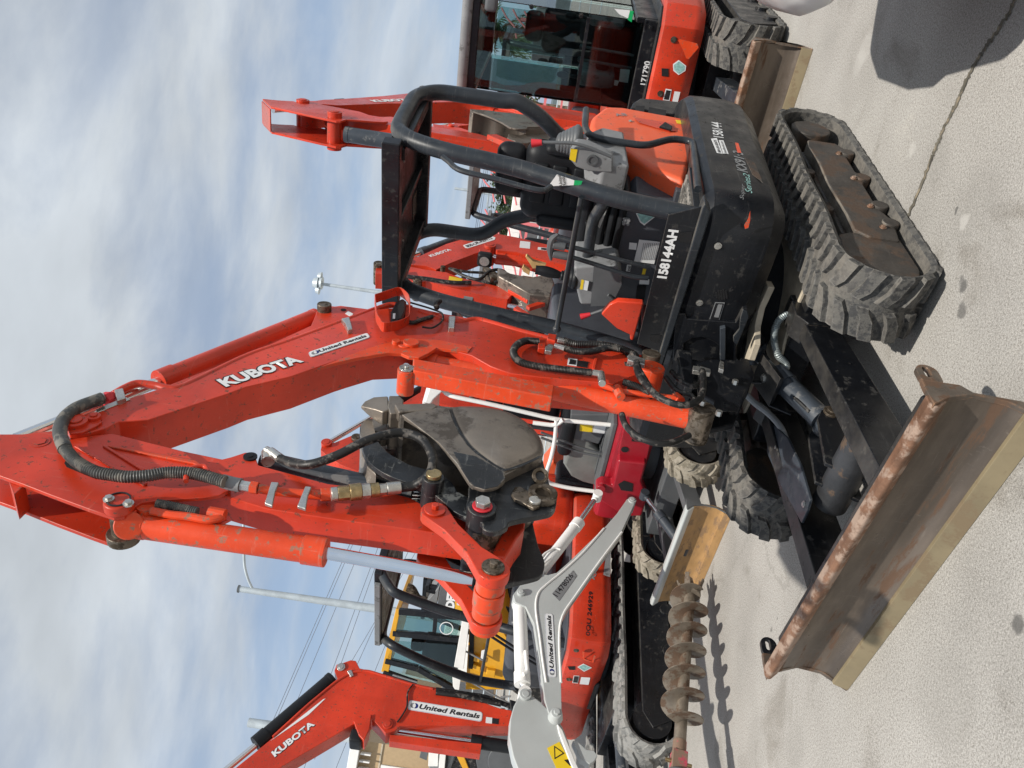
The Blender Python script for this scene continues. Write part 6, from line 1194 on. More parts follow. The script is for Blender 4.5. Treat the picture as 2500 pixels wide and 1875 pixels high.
decal(Eb, Eb.PL('t', [(1862, 970), (1950, 982), (1940, 1060), (1855, 1050)], WQ + .001), M['stick'], be); decal(Eb, Eb.PL('t', [(1945, 985), (2035, 995), (2030, 1070), (1940, 1058)], WQ + .001), M['ink'], be)
decal(Eb, Eb.PL('h', [(438, 1480), (800, 1195), (815, 1190), (700, 1300), (480, 1470)][:4], WQ + .001), M['stick'], be, 'stripe')
pt_ = Eb.PL('h', [(1405, 1095), (1370, 1150), (1365, 1240), (1335, 1300), (1300, 1350)], WQ + .012); b = MB(Eb); b.tube(catmull(pt_, 6), .007, 8); b.build('lamp_cable', M['rub'], be)
P = G_(Eb, [('h', 1005, 1345), ('h', 1125, 1300), ('h', 1110, 1400), ('h', 1075, 1478), ('h', 1040, 1440)], .09); b = MB(Eb); b.side(P, -.06, .10); lm = b.build('lamp_bracket', M['red'], be, .004)
b = MB(Eb); p = Eb.pl('h', [(1035, 1425)], .0)[0]; b.rbox(p[0] + .0, p[0] + .10, -.08, .08, p[1] - .05, p[1] + .05, .02); b.build('work_lamp', M['seat'], lm, ang=60)
b = MB(Eb); P = G_(Eb, [('h', 1250, 1432), ('h', 1870, 1495), ('h', 1860, 1565), ('h', 1245, 1478)], .05); b.side(P, -.05, .05); b.build('cylinder_guard', M['red'], me_, .004)
cyl_part(me_, Eb, qe(2150, 1530), qe(1800, 1480), qe(1270, 1400), .05, .024, M['seat'], 'boom_cylinder', eye=False)
b = MB(Eb); b.side(G_(Eb, [('h', 2050, 1230), ('h', 2150, 1260), ('h', 2300, 1500), ('h', 2300, 1650), ('h', 2150, 1640), ('h', 2080, 1450)], 0), -.09, .09); b.build('swing_bracket', M['black'], me_, .01)
tubes(me_, Eb, [[qe(1560, 1130, .08), qe(1700, 1150, .08), qe(1900, 1180, .06), qe(2080, 1250, .05)], [qe(1560, 1150, .1), qe(1750, 1175, .1), qe(2000, 1230, .08)]], .02, M['rub'], 'hydraulic_hose', .05)

# ============ C: machine behind, seen through the canopy
Cf = Frame(1.6, 8.5, -127)
oC = Cf.w((-.75, 0, 0)); mc_ = thing('rear_excavator', Frame(oC.x, oC.y, -127), 'red-orange excavator behind, seen through the open canopy, marked 800-UR-RENTS on its boom', 'excavator')
CH = Frame(oC.x, oC.y, -127)
tracks(mc_, CH, -1.0, 1.1, .24, ((.5, .8), (-.8, -.5)), M['track'], pitch=.13, frm=False)
skirt(mc_, CH, house_plan(.8, -.95, .85), .5, .86, M['red'])
b = MB(CH); b.rbox(-1.0, -.4, -.7, .7, .84, 1.35, .12); b.build('engine_bonnet', M['red'], mc_, ang=60)
b = MB(CH); b.rbox(-.4, .5, -.75, -.15, .84, 1.3, .08); b.rbox(-.4, .1, .6, .75, .84, 1.3, .05); b.build('side_cover', M['greycover'], mc_, ang=60)
seatset(mc_, CH, -.2, .35, 1.25, M['seat'])
cc_ = tubes(mc_, CH, [[(-.55, .75, 1.0), (-.55, .75, 2.34), (.2, .75, 2.34), (.6, .75, .9)], [(-.55, -.05, 1.0), (-.55, -.05, 2.34), (.2, -.05, 2.34), (.6, -.05, .9)]], .038, M['post'])
b = MB(CH); b.box(-.6, .25, -.1, .8, 2.36, 2.42); b.build('canopy_roof', M['console'], cc_, .01)
WC = .085
tc_ = [('c', 430, 425), ('c', 470, 405), ('c', 540, 400), ('c', 640, 355), ('c', 760, 300), ('c', 880, 265), ('c', 895, 215), ('c', 925, 200), ('c', 955, 212), ('c', 1040, 220), ('c', 1120, 218), ('c', 1300, 250), ('c', 1560, 312), ('c', 1700, 350), ('c', 1700, 470), ('c', 1500, 425), ('c', 1300, 365), ('c', 1150, 350), ('c', 1120, 330), ('c', 1080, 345), ('c', 1010, 365), ('c', 800, 445), ('c', 680, 500), ('c', 600, 470), ('c', 460, 462)]
bc = boom_from(mc_, Cf, G_(Cf, tc_, WC), WC, M['red'])
pin_at(bc, Cf, Cf.pl('c', [(925, 215)], WC)[0], WC + .03, .045, M['pin']); pin_at(bc, Cf, Cf.pl('c', [(445, 440)], WC)[0], WC + .02, .05, M['pin']); pin_at(bc, Cf, Cf.pl('c', [(1095, 325)], WC)[0], WC + .03, .06, M['red'])
qc = lambda c, x, y, l=0.: (lambda p: (p[0], l, p[1]))(Cf.pl(c, [(x, y)], l)[0])
cyl_part(bc, Cf, qc('c', 890, 250), qc('c', 560, 372), qc('c', 250, 470), .05, .026, M['bluegrey'], 'arm_cylinder', eye=False)
P = Cf.PL('c', [(640, 403), (800, 350), (628, 385)], WC + .002); text('KUBOTA', Cf, P[0], P[1], P[2], M['stick'], bc, bold=.04)
P = Cf.PL('o', [(170, 935), (545, 805), (605, 830), (595, 860), (235, 975), (200, 970)], WC + .001); b = MB(Cf); b.prism(P, [(f, l + .002, z) for f, l, z in P]); b.build('name_plate', M['stick'], bc)
P = Cf.PL('o', [(232, 962), (575, 845), (212, 930)], WC + .0045); text('800-UR-RENTS', Cf, P[0], P[1], P[2], M['ink'], bc, bold=.03)
decal(Cf, Cf.PL('o', [(940, 875), (1078, 890), (1070, 980), (930, 965)], WC + .001), M['stick'], bc); decal(Cf, Cf.PL('o', [(1180, 958), (1300, 970), (1295, 1005), (1175, 992)], WC + .001), M['stick'], bc); decal(Cf, Cf.PL('o', [(1225, 967), (1296, 974), (1290, 1000), (1220, 990)], WC + .003), M['ink'], bc)
b = MB(Cf); p = Cf.pl('o', [(465, 1120)], .12)[0]; b.rbox(p[0] - .03, p[0] + .06, .05, .20, p[1] - .075, p[1] + .075, .03); lc = b.build('work_lamp', M['seat'], bc, ang=60); b = MB(Cf); b.cyl((p[0] + .058, .125, p[1]), (p[0] + .066, .125, p[1]), .05, 18); b.build('lens', M['lens'], lc)
P = G_(Cf, [('o', 390, 980), ('o', 540, 1000), ('o', 545, 1050), ('o', 400, 1040)], .12); b = MB(Cf); b.side(P, .05, .12); b.build('lamp_bracket', M['red'], bc, .004)
cyl_part(mc_, Cf, qc('c', 1620, 480), qc('c', 1150, 400), qc('c', 1050, 370), .055, .026, M['red'], 'boom_cylinder', eye=False)
ta_ = [('c', 215, 480), ('c', 235, 455), ('c', 270, 470), ('c', 400, 480), ('c', 450, 470), ('c', 600, 500), ('c', 760, 520), ('c', 860, 560), ('c', 1080, 610), ('c', 1250, 650), ('c', 1270, 690), ('c', 1230, 730), ('c', 1100, 710), ('c', 800, 640), ('c', 600, 590), ('c', 520, 600), ('c', 440, 570), ('c', 380, 540), ('c', 210, 530)]
b = MB(Cf); b.side(G_(Cf, ta_, WC), -WC, WC); ac_ = b.build('arm', M['red'], mc_, .004)
for x, y, r in ((235, 470, .05), (535, 590, .045), (730, 495, .025), (1270, 655, .04)): pin_at(ac_, Cf, Cf.pl('c', [(x, y)], WC)[0], WC + .03, r, M['pin'])
cyl_part(mc_, Cf, qc('c', 580, 615), qc('c', 970, 720), qc('c', 1360, 800), .052, .024, M['dgrey'], 'bucket_cylinder', eye=False)
for a_, c__ in ((('c', 1245, 660), ('c', 1395, 745)), (('c', 1290, 800), ('c', 1385, 860)), (('c', 1385, 800), ('c', 1540, 750))): [MB(Cf).bar(qc(*a_, k_), qc(*c__, k_), .05, .04, (0, 1, 0)).build('bucket_link', M['red'], ac_, .003) for k_ in (.1, -.1)]
b = MB(Cf); b.tube(catmull([qc('c', 410, 500, .12), qc('c', 450, 550, .12), qc('c', 600, 570, .12), qc('c', 800, 600, .12), qc('c', 950, 600, .12)], 6), .02, 10); b.tube(catmull([qc('c', 780, 490, .12), qc('c', 900, 550, .12), qc('c', 1010, 575, .14), qc('c', 1080, 520, .15), qc('c', 1150, 500, .15), qc('c', 1210, 520, .15), qc('c', 1210, 570, .15), qc('c', 1130, 600, .12)], 6), .016, 10); b.tube(catmull([qc('c', 780, 490, .12), qc('c', 900, 515, .12), qc('c', 1050, 525, .12)], 6), .014, 8); b.build('hydraulic_hose', M['rub'], ac_)
decal(Cf, Cf.PL('c', [(780, 550), (885, 572), (875, 590), (775, 580)], WC + .001), M['sticky'], ac_)
P = G_(Cf, [('c', 1150, 510), ('c', 1250, 560), ('c', 1400, 590), ('c', 1560, 560), ('c', 1590, 640), ('c', 1560, 740), ('c', 1400, 720), ('c', 1260, 640), ('c', 1150, 580)], .15); b = MB(Cf); b.side(P, -.2, .2); b.build('bucket', M['bucket'], ac_, .02)
P = G_(Cf, [('c', 1040, 480), ('c', 1080, 475), ('c', 1150, 520), ('c', 1170, 560), ('c', 1100, 560)], .15); b = MB(Cf); b.side(P, -.15, .15); b.build('thumb', M['pin'], ac_, .01)
# loose timber standing behind
for i, qd in enumerate((([(1010, 1090), (1030, 1075), (1115, 1150), (1290, 1200), (1250, 1240), (1110, 1250)]), ([(985, 1215), (1075, 1280), (1060, 1340), (980, 1290), (960, 1250)]), ([(965, 1370), (1110, 1390), (1115, 1470), (1060, 1475), (960, 1400)]))):
    P = Cf.PF('o', qd, 1.0 - i * .25); b = MB(Cf); b.prism([(f - .05, l, z) for f, l, z in P], P); o = b.build('timber_plank', M['wood'], None, .004); tag(o, ['longest pale pine plank leaning highest behind the control levers', 'middle pale pine block behind the right joystick', 'lowest pale pine board beside the far bucket'][i], 'plank', 'pine boards behind the control levers')

# ============ G: machines of the back row, behind the bucket
def rear(fr, lab, br, ar, s=1.0, foot=(.75, 1.0), mcyl='seat', arm=True, bonnet='red', name='rear_excavator', off=(0, 0), swing=0, roof='black'):
    r = thing(name, fr, lab, 'excavator')
    tracks(r, fr, -1.0, 1.1, .24, ((.5, .8), (-.8, -.5)), M['track'], pitch=.14, frm=False)
    skirt(r, fr, house_plan(.8, -.95, .85), .5, .86, M['red'])
    b = MB(fr); b.rbox(-1.0, -.4, -.7, .7, .84, 1.35, .12); b.build('engine_bonnet', M[bonnet], r, ang=60)
    b = MB(fr); b.rbox(-.4, .5, -.75, -.15, .84, 1.3, .08); b.build('side_cover', M['greycover'], r, ang=60); seatset(r, fr, -.2, .35, 1.25, M['seat'])
    c = tubes(r, fr, [[(-.55, .75, 1.0), (-.55, .75, 2.34), (.2, .75, 2.34), (.6, .75, .9)], [(-.55, -.05, 1.0), (-.55, -.05, 2.34), (.2, -.05, 2.34), (.6, -.05, .9)]], .038, M['post'])
    b = MB(fr); b.box(-.6, .25, -.1, .8, 2.36, 2.42); b.build('canopy_roof', M[roof], c, .01)
    fw = fr.w((foot[0], 0, 0)); FF = Frame(fw.x, fw.y, fr.az * 180 / math.pi + swing)
    if br is not None: boomset(r, FF, s, (0, foot[1]), br, ar, M['red'], M[mcyl], arm=arm)
    return r, FF
Gf = Frame(-.24, 9.0, -127)
oG = Gf.w((-.85, 0, 0)); GH = Frame(oG.x, oG.y, -127)
mg, _ = rear(GH, 'red-orange excavator of the back row directly behind the hanging bucket and white-posted canopy', None, None)
WG = .09
tg_ = [('j', 740, 1140), ('j', 770, 1150), ('j', 880, 1080), ('j', 1000, 960), ('j', 1180, 850), ('j', 1190, 800), ('j', 1215, 785), ('j', 1245, 800), ('j', 1300, 830), ('j', 1420, 835), ('c', 1000, 1450), ('c', 1300, 1510), ('c', 1700, 1600), ('c', 1700, 1720), ('c', 1300, 1640), ('c', 900, 1560), ('j', 1450, 960), ('j', 1300, 930), ('j', 1100, 1010), ('j', 950, 1100), ('j', 800, 1190), ('j', 740, 1190)]
bg = boom_from(mg, Gf, G_(Gf, tg_, WG), WG, M['red']); pin_at(bg, Gf, Gf.pl('j', [(1215, 800)], WG)[0], WG + .03, .05, M['pin']); pin_at(bg, Gf, Gf.pl('j', [(748, 1165)], WG)[0], WG + .03, .055, M['pin'])
qg = lambda c, x, y, l=0.: (lambda p: (p[0], l, p[1]))(Gf.pl(c, [(x, y)], l)[0])
cyl_part(bg, Gf, qg('j', 1190, 830), qg('j', 1010, 925), qg('j', 560, 1190), .055, .028, M['seat'], 'arm_cylinder', eye=False)
b = MB(Gf); b.side(G_(Gf, [('j', 510, 1220), ('j', 525, 1185), ('j', 600, 1190), ('j', 745, 1130), ('j', 1000, 1200), ('j', 1400, 1330), ('j', 1400, 1480), ('j', 1000, 1430), ('j', 770, 1390), ('j', 640, 1340), ('j', 560, 1290), ('j', 505, 1240)], WG), -WG, WG); ag = b.build('arm', M['red'], mg, .004); pin_at(ag, Gf, Gf.pl('j', [(545, 1200)], WG)[0], WG + .03, .055, M['red'])
P = Gf.PL('j', [(960, 1040), (1010, 1075), (990, 1022)], WG + .002); text('K', Gf, Gf.PL('j', [(975, 1062)], WG + .002)[0], Gf.PL('j', [(1010, 1050)], WG + .002)[0], Gf.PL('j', [(962, 1040)], WG + .002)[0], M['stick'], bg, bold=.03)
b = MB(Gf); b.tube(catmull([qg('c', 950, 1500, .1), qg('c', 960, 1465, .1), qg('c', 1030, 1445, .1), qg('c', 1090, 1480, .1), qg('c', 1150, 1475, .1), qg('c', 1230, 1490, .14), qg('c', 1300, 1530, .14), qg('c', 1450, 1575, .14), qg('c', 1700, 1560, .14), qg('c', 1830, 1560, .14)], 6), .03, 12, ribs=.02); b.build('hydraulic_hose', M['hoseg'], bg)
# orange engine cover behind the grey machine
b = MB(GH); 
P = Df.PF('f', [(1520, 620), (1600, 700), (1740, 790), (1755, 950), (1540, 960), (1440, 900), (1450, 700)], -.9); b = MB(Df); b.prism([(f - .3, l, z) for f, l, z in P], P); b.build('engine_cover', M['hood'], md, .03)
for i, (x, y, br_, ar_, lab) in enumerate(((-3.3, 11.2, -4, 20, 'red-orange excavator of the back row farthest left, mostly behind the yellow loader'), (4.3, 11.5, -6, 16, 'red-orange excavator of the back row behind the glazed cab machine'), (1.9, 13.2, -30, 40, 'farthest red-orange excavator with pale canopy roof, small between seat and lever'))):
    rear(Frame(x, y, -127), lab, None if i == 0 else br_, ar_, 1.0, roof='console' if i == 2 else 'black')
# ------------------------------------------------------------------ yellow loader behind the lower-left machine
Ff = Frame(-3, 9.5, -100)
fm = thing('wheel_loader', Ff, 'yellow loader with white rail, glazed cab and dark DEERE hood, behind the lower-left excavator', 'loader')
def fpoly(c, pts, f0, f1, m, name, par=None, bev=.006):
    P = Ff.pf(c, pts, f0); b = MB(Ff); b.front(P, f0, f1); return b.build(name, m, par or fm, bev)
def flat(c, pts, f, m, name, par=None): return decal(Ff, Ff.PF(c, pts, f), m, par or fm, name)
cb_ = fpoly('h', [(1290, 585), (1320, 590), (1240, 1015), (1190, 1010)], .0, -1.3, M['yellow'], 'cab')
b = MB(Ff); 
for x0, y0, x1, y1 in ((1310, 600, 1740, 640), (1270, 745, 1720, 790), (1220, 930, 1440, 985), (1205, 1010, 1430, 1090), (1440, 985, 1690, 1130)):
    p, q_ = Ff.PF('h', [(x0, y0), (x1, y1)], -.02); b.bar(p, q_, .07, .07, (1, 0, 0))
for x0, y0, x1, y1 in ((1500, 625, 1560, 700),): pass
p, q_ = Ff.PF('h', [(1560, 610), (1550, 740)], -.02); b.bar(p, q_, .05, .05, (1, 0, 0)); b.build('cab_frame', M['black'], cb_, .008)
fpoly('h', [(1320, 600), (1730, 650), (1700, 1120), (1230, 1010)], -1.25, -1.3, M['glass'], 'window_pane', cb_, 0)
fpoly('h', [(1310, 605), (1555, 625), (1545, 740), (1285, 735)], .0, -.006, M['glass'], 'window_pane', cb_, 0); fpoly('h', [(1560, 625), (1730, 645), (1700, 780), (1550, 745)], .0, -.006, M['glass'], 'window_pane', cb_, 0)
fpoly('h', [(1275, 800), (1700, 830), (1690, 1090), (1440, 985), (1230, 930)], .0, -.006, M['glass'], 'window_pane', cb_, 0)
P = Ff.PF('h', [(1560, 870)], -.5)[0]; b = MB(Ff); b.rbox(-.6, -.45, P[1] - .22, P[1] + .24, P[2] - .35, P[2] + .18, .08); sto_ = b.build('seat', M['seat'], cb_, ang=70); b = MB(Ff); b.rbox(-.6, -.48, P[1] - .05, P[1] + .14, P[2] + .17, P[2] + .34, .05); b.build('headrest', M["seat"], sto_, ang=70)
b = MB(Ff); P = Ff.PF('l', [(700, 1230)], .012)[0]; b.ring(P, (P[0] + .006, P[1], P[2]), .085, .075, 22); b.build('window_emblem', M['stick'], cb_)
fpoly('l', [(655, 790), (810, 815), (775, 1065), (615, 1035)], -.05, -1.2, M['dgrey'], 'hood')
fpoly('l', [(565, 945), (640, 850), (610, 1030), (520, 990)], -.3, -.9, M['console'], 'intake_cover')
fpoly('l', [(510, 850), (548, 838), (545, 890), (610, 900), (600, 930), (510, 905)], -.3, -.5, M['seat'], 'intake')
b = MB(Ff); b.tube(catmull(Ff.PF('l', [(345, 860), (390, 880), (440, 960), (530, 990)], -.4), 6), .055, 12); b.build('exhaust_stack', M['pin'], fm)
P = Ff.PF('l', [(770, 1055), (802, 800), (690, 1040)], -.04); text('DEERE', Ff, P[0], P[1], P[2], M['stick'], fm, bold=.06)
fpoly('l', [(782, 815), (880, 850), (850, 1085), (772, 1062)], -.045, -1.1, M['yellow'], 'side_panel')
P = Ff.PF('l', [(850, 1030), (880, 860), (790, 1022)], -.04); ur_logo(Ff, P[0], P[1], P[2], fm)
fpoly('l', [(890, 890), (938, 905), (855, 1600), (768, 1580)], .05, -.02, M['white'], 'guard_rail')
fpoly('t', [(1405, 395), (1525, 420), (1500, 608), (1440, 600), (1415, 560)], .05, -.02, M['white'], 'guard_rail')
fpoly('h', [(1800, 480), (1900, 560), (1990, 700), (2110, 900), (2060, 1130), (1760, 1130)], -.1, -1.6, M['yellow'], 'chassis')
fpoly('t', [(1645, -200), (1700, -200), (1690, 330), (1620, 320)], -.05, -.1, M['seat'], 'strap')
for qd in ([(1700, 150), (1790, 170), (1770, 240), (1690, 220)], [(1690, 260), (1790, 300), (1780, 380), (1680, 330)], [(1870, 330), (1990, 350), (1980, 440), (1860, 400)]): fpoly('t', qd, -.04, -.1, M['yellow'], 'step_bracket', bev=.01)
[tubes(fm, Ff, [q], .012, M['console'], 'hand_rail') for q in (Ff.PF('t', [(1590, 85), (1830, 210)], .0), Ff.PF('t', [(1550, 440), (2200, 800)], .05), Ff.PF('t', [(2060, 700), (2200, 690)], .05), Ff.PF('t', [(930, 500), (600, 400)], .05))]
fpoly('t', [(1800, 80), (1870, 60), (1860, 230), (1790, 180)], .0, -.02, M['stick'], 'warning_tag')
for y in (-.9, .9):
    b = MB(Ff); b.cyl((-1.3, y, .62), (-.95, y, .62), .62, 32); b.cyl((-.95, y, .62), (-.93, y, .62), .3, 24); b.build('wheel', M['rub'], fm, .05)
# second yellow machine at the bottom-left edge
Sf = Frame(-4.2, 9.2, -96)
sm = thing('backhoe', Sf, 'yellow backhoe with white striped side boards, half hidden below the tan building', 'backhoe')
def spoly(c, pts, f0, f1, m, name, par=None, bev=.006): P = Sf.pf(c, pts, f0); b = MB(Sf); b.front(P, f0, f1); return b.build(name, m, par or sm, bev)
spoly('t', [(1090, 1385), (1220, 1385), (1210, 1640), (1080, 1640)], .0, -.8, M['white'], 'side_board'); spoly('t', [(1240, 1400), (1325, 1410), (1300, 1700), (1220, 1700)], .02, -.8, M['white'], 'side_board')
spoly('t', [(1330, 1420), (1440, 1420), (1560, 1700), (1310, 1700)], .0, -.7, M['dgrey'], 'side_board'); spoly('t', [(1430, 1430), (1540, 1440), (1640, 1700), (1560, 1700)], .02, -.7, M['yellow'], 'boom_arm'); spoly('t', [(1000, 1380), (1090, 1390), (1060, 1560), (960, 1520)], -.1, -.6, M['dgrey'], 'hood')
spoly('t', [(1090, 1120), (1260, 1140), (1250, 1200), (1085, 1180)], -.3, -.8, M['yellow'], 'boom_arm'); spoly('t', [(1310, 1150), (1360, 1150), (1350, 1220), (1305, 1215)], -.2, -.6, M['white'], 'side_board'); spoly('t', [(1160, 1130), (1190, 1135), (1180, 1190), (1150, 1185)], -.25, -.3, M['white'], 'stripe')
spoly('t', [(1600, 1420), (1900, 1430), (2212, 1600), (2212, 1750), (1640, 1750)], -.2, -1.0, M['black'], 'chassis')
P = Sf.PF('t', [(2110, 1590)], .1)[0]
b = MB(Sf); b.cyl((-.25, P[1], P[2]), (.05, P[1], P[2]), .34, 32); b.cyl((.05, P[1], P[2]), (.07, P[1], P[2]), .2, 28); b.build('wheel', M['dgrey'], sm, .04)
b = MB(Sf); P = Sf.PF('t', [(1640, 1600)], .05)[0]; b.cyl((-.3, P[1], P[2]), (.0, P[1], P[2]), .38, 28); b.build('wheel', M['rub'], sm, .06)
# ------------------------------------------------------------------ far background
def bld(name, lab, fr, c, pts, f, depth, m, cat='building'):
    r = thing(name, fr, lab, cat); P = fr.pf(c, pts, f); b = MB(fr); b.front(P, f, f - depth); b.build('wall', m, r); return r
Lf = Frame(-17, 34, -78)
tanw = mat("tan_metal_siding", (.42, .30, .17), .6, var=.06)
z0 = 0
P = Lf.PF('t', [(190, 1300), (640, 1075), (180, 1700), (60, 1659)], 0)
lb1 = thing('warehouse', Lf, 'tan metal-sided warehouse with white gutter and downpipes at the lower left', 'warehouse')
A_ = Lf.PF('t', [(190, 1290)], 0)[0]; L0, ZT = A_[1], A_[2]; b = MB(Lf); b.box(0, -14, L0 - 22, L0 + .0, 0, ZT); b.build('wall', tanw, lb1)
b = MB(Lf); b.box(-14.2, .45, L0 - 22, L0 + .25, ZT, ZT + .42); b.build('gutter', M['white'], lb1, .03)
for k in range(6):
    y = L0 - .9 - k * 1.05; b = MB(Lf); b.box(.0, .12, y - .06, y + .06, ZT - 4.4, ZT - 1.0); b.bar((.06, y, ZT - 4.35), (.06, y - .5, ZT - 4.9), .12, .12); b.build('downpipe', M['white'], lb1)
    b = MB(Lf)
    for j in range(4): b.box(.0, .3, y - .5 + j * .3, y - .44 + j * .3, ZT - .5, ZT - .05)
    b.build('eave_bracket', M['white'], lb1)
b = MB(Lf); b.box(.0, .05, L0 - 22, L0, ZT - .95, ZT - .88); b.build('trim', M['tan'], lb1)
Mf = Frame(-12, 40, -90)
lb2 = thing('storage_shed', Mf, 'plain tan shed seen between the excavator boom and its red cylinder guard', 'shed')
q1 = Mf.pf('t', [(660, 1070), (1000, 1100), (1330, 1200)], 0); b = MB(Mf); b.box(0, -6, q1[0][0] - 2.6, q1[0][0] + .9, 0, q1[0][1] + .3); b.build('wall', tanw, lb2); b = MB(Mf); b.box(-6.2, .2, q1[0][0] - 2.8, q1[0][0] + 1.1, q1[0][1] + .3, q1[0][1] + .5); b.build('roof', M['white'], lb2)
# utility poles, lamps, wires
M['galv'] = mat("galvanised_steel", (.42, .47, .50), .5, metal=.2, var=.12, vs=2); M['wire'] = mat("overhead_wire", (.10, .12, .16), .6)
def pole(name, lab, Y, c, x0, y0, r0, r1, cat='pole', group=None, m='galv'):
    fr = Frame(0, Y, 90); p = ray(c, x0, y0) * Y; t = p.z + EYE; fr = Frame(p.x, Y, -90); r = thing(name, fr, lab, cat, group)
    b = MB(fr); b.cyl((0, 0, 0), (0, 0, t), r0, 14, r1); b.build('shaft', M[m], r); return r, fr, t
p1_, f1_, t1_ = pole('street_lamp', 'tapered galvanised lamp pole with curved bracket rising beside the arm cylinder', 28, 'h', 232, 450, .19, .11, 'lamp pole')
b = MB(f1_); b.cyl((0, 0, t1_ - .01), (0, 0, t1_ + .04), .14, 14); b.build('cap', M['dgrey'], p1_)
Pq = [WORLD.loc(ray('h', x, y) * 28 + CAMP) for x, y in ((320, 447), (290, 380), (268, 290), (264, 180), (262, 60), (262, -20))]
b = MB(WORLD); b.tube(catmull([(q[0], 28, q[2]) for q in Pq], 5), .05, 8); b.build('bracket_arm', M['galv'], p1_)
p2_, f2_, t2_ = pole('high_mast', 'slim high-mast floodlight pole with round cluster of lamps', 60, 'j', 500, 118, .26, .12, 'light mast')
for x, y, s in ((497, 68, .35), (470, 112, .5), (495, 112, .5), (482, 160, .35)):
    q = ray('j', x, y) * 60 + CAMP; b = MB(WORLD); b.cyl((q.x, 60, q.z - s * .5), (q.x, 60, q.z + s * .3), s, 14, s * .7); b.build('floodlight', M['galv'], p2_)
q0, q1_ = ray('j', 497, 68) * 60 + CAMP, ray('j', 482, 162) * 60 + CAMP; b = MB(WORLD); b.cyl((q0.x, 60, q0.z), (q1_.x, 60, q1_.z), .06, 8); b.build('lamp_ring', M['galv'], p2_)
p3_, f3_, t3_ = pole('utility_pole', 'pale steel power pole beyond the lower-left excavator boom', 42, 's', 590, 1045, .34, .24, 'power pole')
for k, (x, y) in enumerate(((985, 905), (1680, 1275), (2000, 1250))):
    pass
p4_, f4_, t4_ = pole('pylon', 'faint far pylon with short cross arms, seen between seat and canopy', 130, 'o', 55, 165, .5, .2, 'pylon')
b = MB(f4_); b.box(-.1, .1, -2.4, 2.4, t4_ - 6, t4_ - 5.7); b.build('cross_arm', M['galv'], p4_); b = MB(f4_); b.box(-.1, .1, -2.8, 2.8, t4_ - 11, t4_ - 10.6); b.build('cross_arm', M['galv'], p4_)
def wire(c0, q0, c1, q1, Y=55, r=.022, ext=1.0):
    a = ray(c0, *q0) * Y + CAMP; e = ray(c1, *q1) * Y + CAMP; d = e - a; a, e = a - d * ext, e + d * ext; m = (a + e) / 2
    b = MB(WORLD); b.tube([a, a.lerp(e, .25) - Vector((0, 0, .0)), m, a.lerp(e, .75), e], r, 5); o = b.build('power_line', M['wire']); return o
wl = [(('h', (460, 1340)), ('h', (995, 110))), (('h', (480, 1340)), ('h', (1015, 110))), (('h', (625, 1200)), ('h', (1075, 120))), (('h', (850, 1030)), ('h', (1180, 140))), (('h', (930, 925)), ('h', (1200, 160))), (('h', (990, 940)), ('h', (1430, 190))), (('h', (1040, 935)), ('h', (1340, 270))), (('h', (1150, 1000)), ('h', (1470, 200)))]
wn = ['topmost', 'second highest, close under the topmost', 'third highest', 'fourth highest', 'fifth highest', 'sixth highest', 'seventh highest', 'lowest']
for i, (a, c) in enumerate(wl): tag(wire(a[0], a[1], c[0], c[1]), 'thin dark power line, %s in the lower-left sky' % wn[i], 'power line', 'power lines crossing the lower-left sky')
for i, (x0, x1) in enumerate(((405, 330), (430, 350), (455, 380), (520, 470), (570, 520))): tag(wire('o', (x0, 230), 'o', (x1, 740), 90, .03, 3), 'hair-thin far power line, %s of those behind the canopy' % ['highest', 'second', 'middle', 'fourth', 'lowest'][i], 'power line', 'far power lines behind the canopy')
# right background: white building, pink steel frames, palms, parked machines
Rf = Frame(0, 60, -90)
rb = thing('white_building', Rf, 'low cream building with tan base behind the pink steel frames', 'building')
cream = mat("cream_wall", (.62, .55, .44), .8, var=.05)
a, c = Rf.pf('o', [(980, 380), (930, 840)], 0); b = MB(Rf); b.box(0, -10, -22, 14, 0, a[1]); b.build('wall', cream, rb); b = MB(Rf); b.box(-10, .4, -22.5, 14.5, a[1], a[1] + .35); b.build('roof', M['white'], rb)
for k in range(9): b = MB(Rf); b.box(.0, .1, -21 + k * 4, -19.6 + k * 4, .4, 2.2 if k % 2 else 1.8); b.build('door' if k % 2 == 0 else 'window', M['dgrey'] if k % 2 else M['tan'], rb)
pink = mat("pinkish_red_steel", (.62, .16, .17), .5, var=.08)
for k in range(13):
    fr = Frame(1.5 + k * 1.55 - 6, 30 + (k % 3) * .5, -90); tp = 2.9
    r = thing('steel_frame', fr, None, 'steel frame', 'pink steel frames standing before the cream building')
    r['label'] = 'pink curved steel frame in the row before the cream building'
    b = MB(fr); b.box(-.06, .06, -.06, .06, 0, tp + .4); b.build('post', pink, r)
    for j in range(4): b = MB(fr); b.tube([(0, -.75, tp - .9 + j * .45), (0, -.3, tp - .75 + j * .45), (0, 0, tp - .4 + j * .45), (.0, .35, tp - .15 + j * .45)], .035, 6); b.build('curved_bar', pink, r)
    b = MB(fr); b.box(-.04, .04, -.78, .78, tp - 1.05, tp - .95); b.box(-.04, .04, -.78, .78, 1.2, 1.28); b.build('rail', pink, r)
leafm = mat("palm_leaf", (.05, .075, .03), .6, var=.3); leafd = mat("tree_leaf", (.045, .07, .028), .7, var=.4, vs=3); barkm = mat("palm_trunk", (.16, .12, .085), .9)
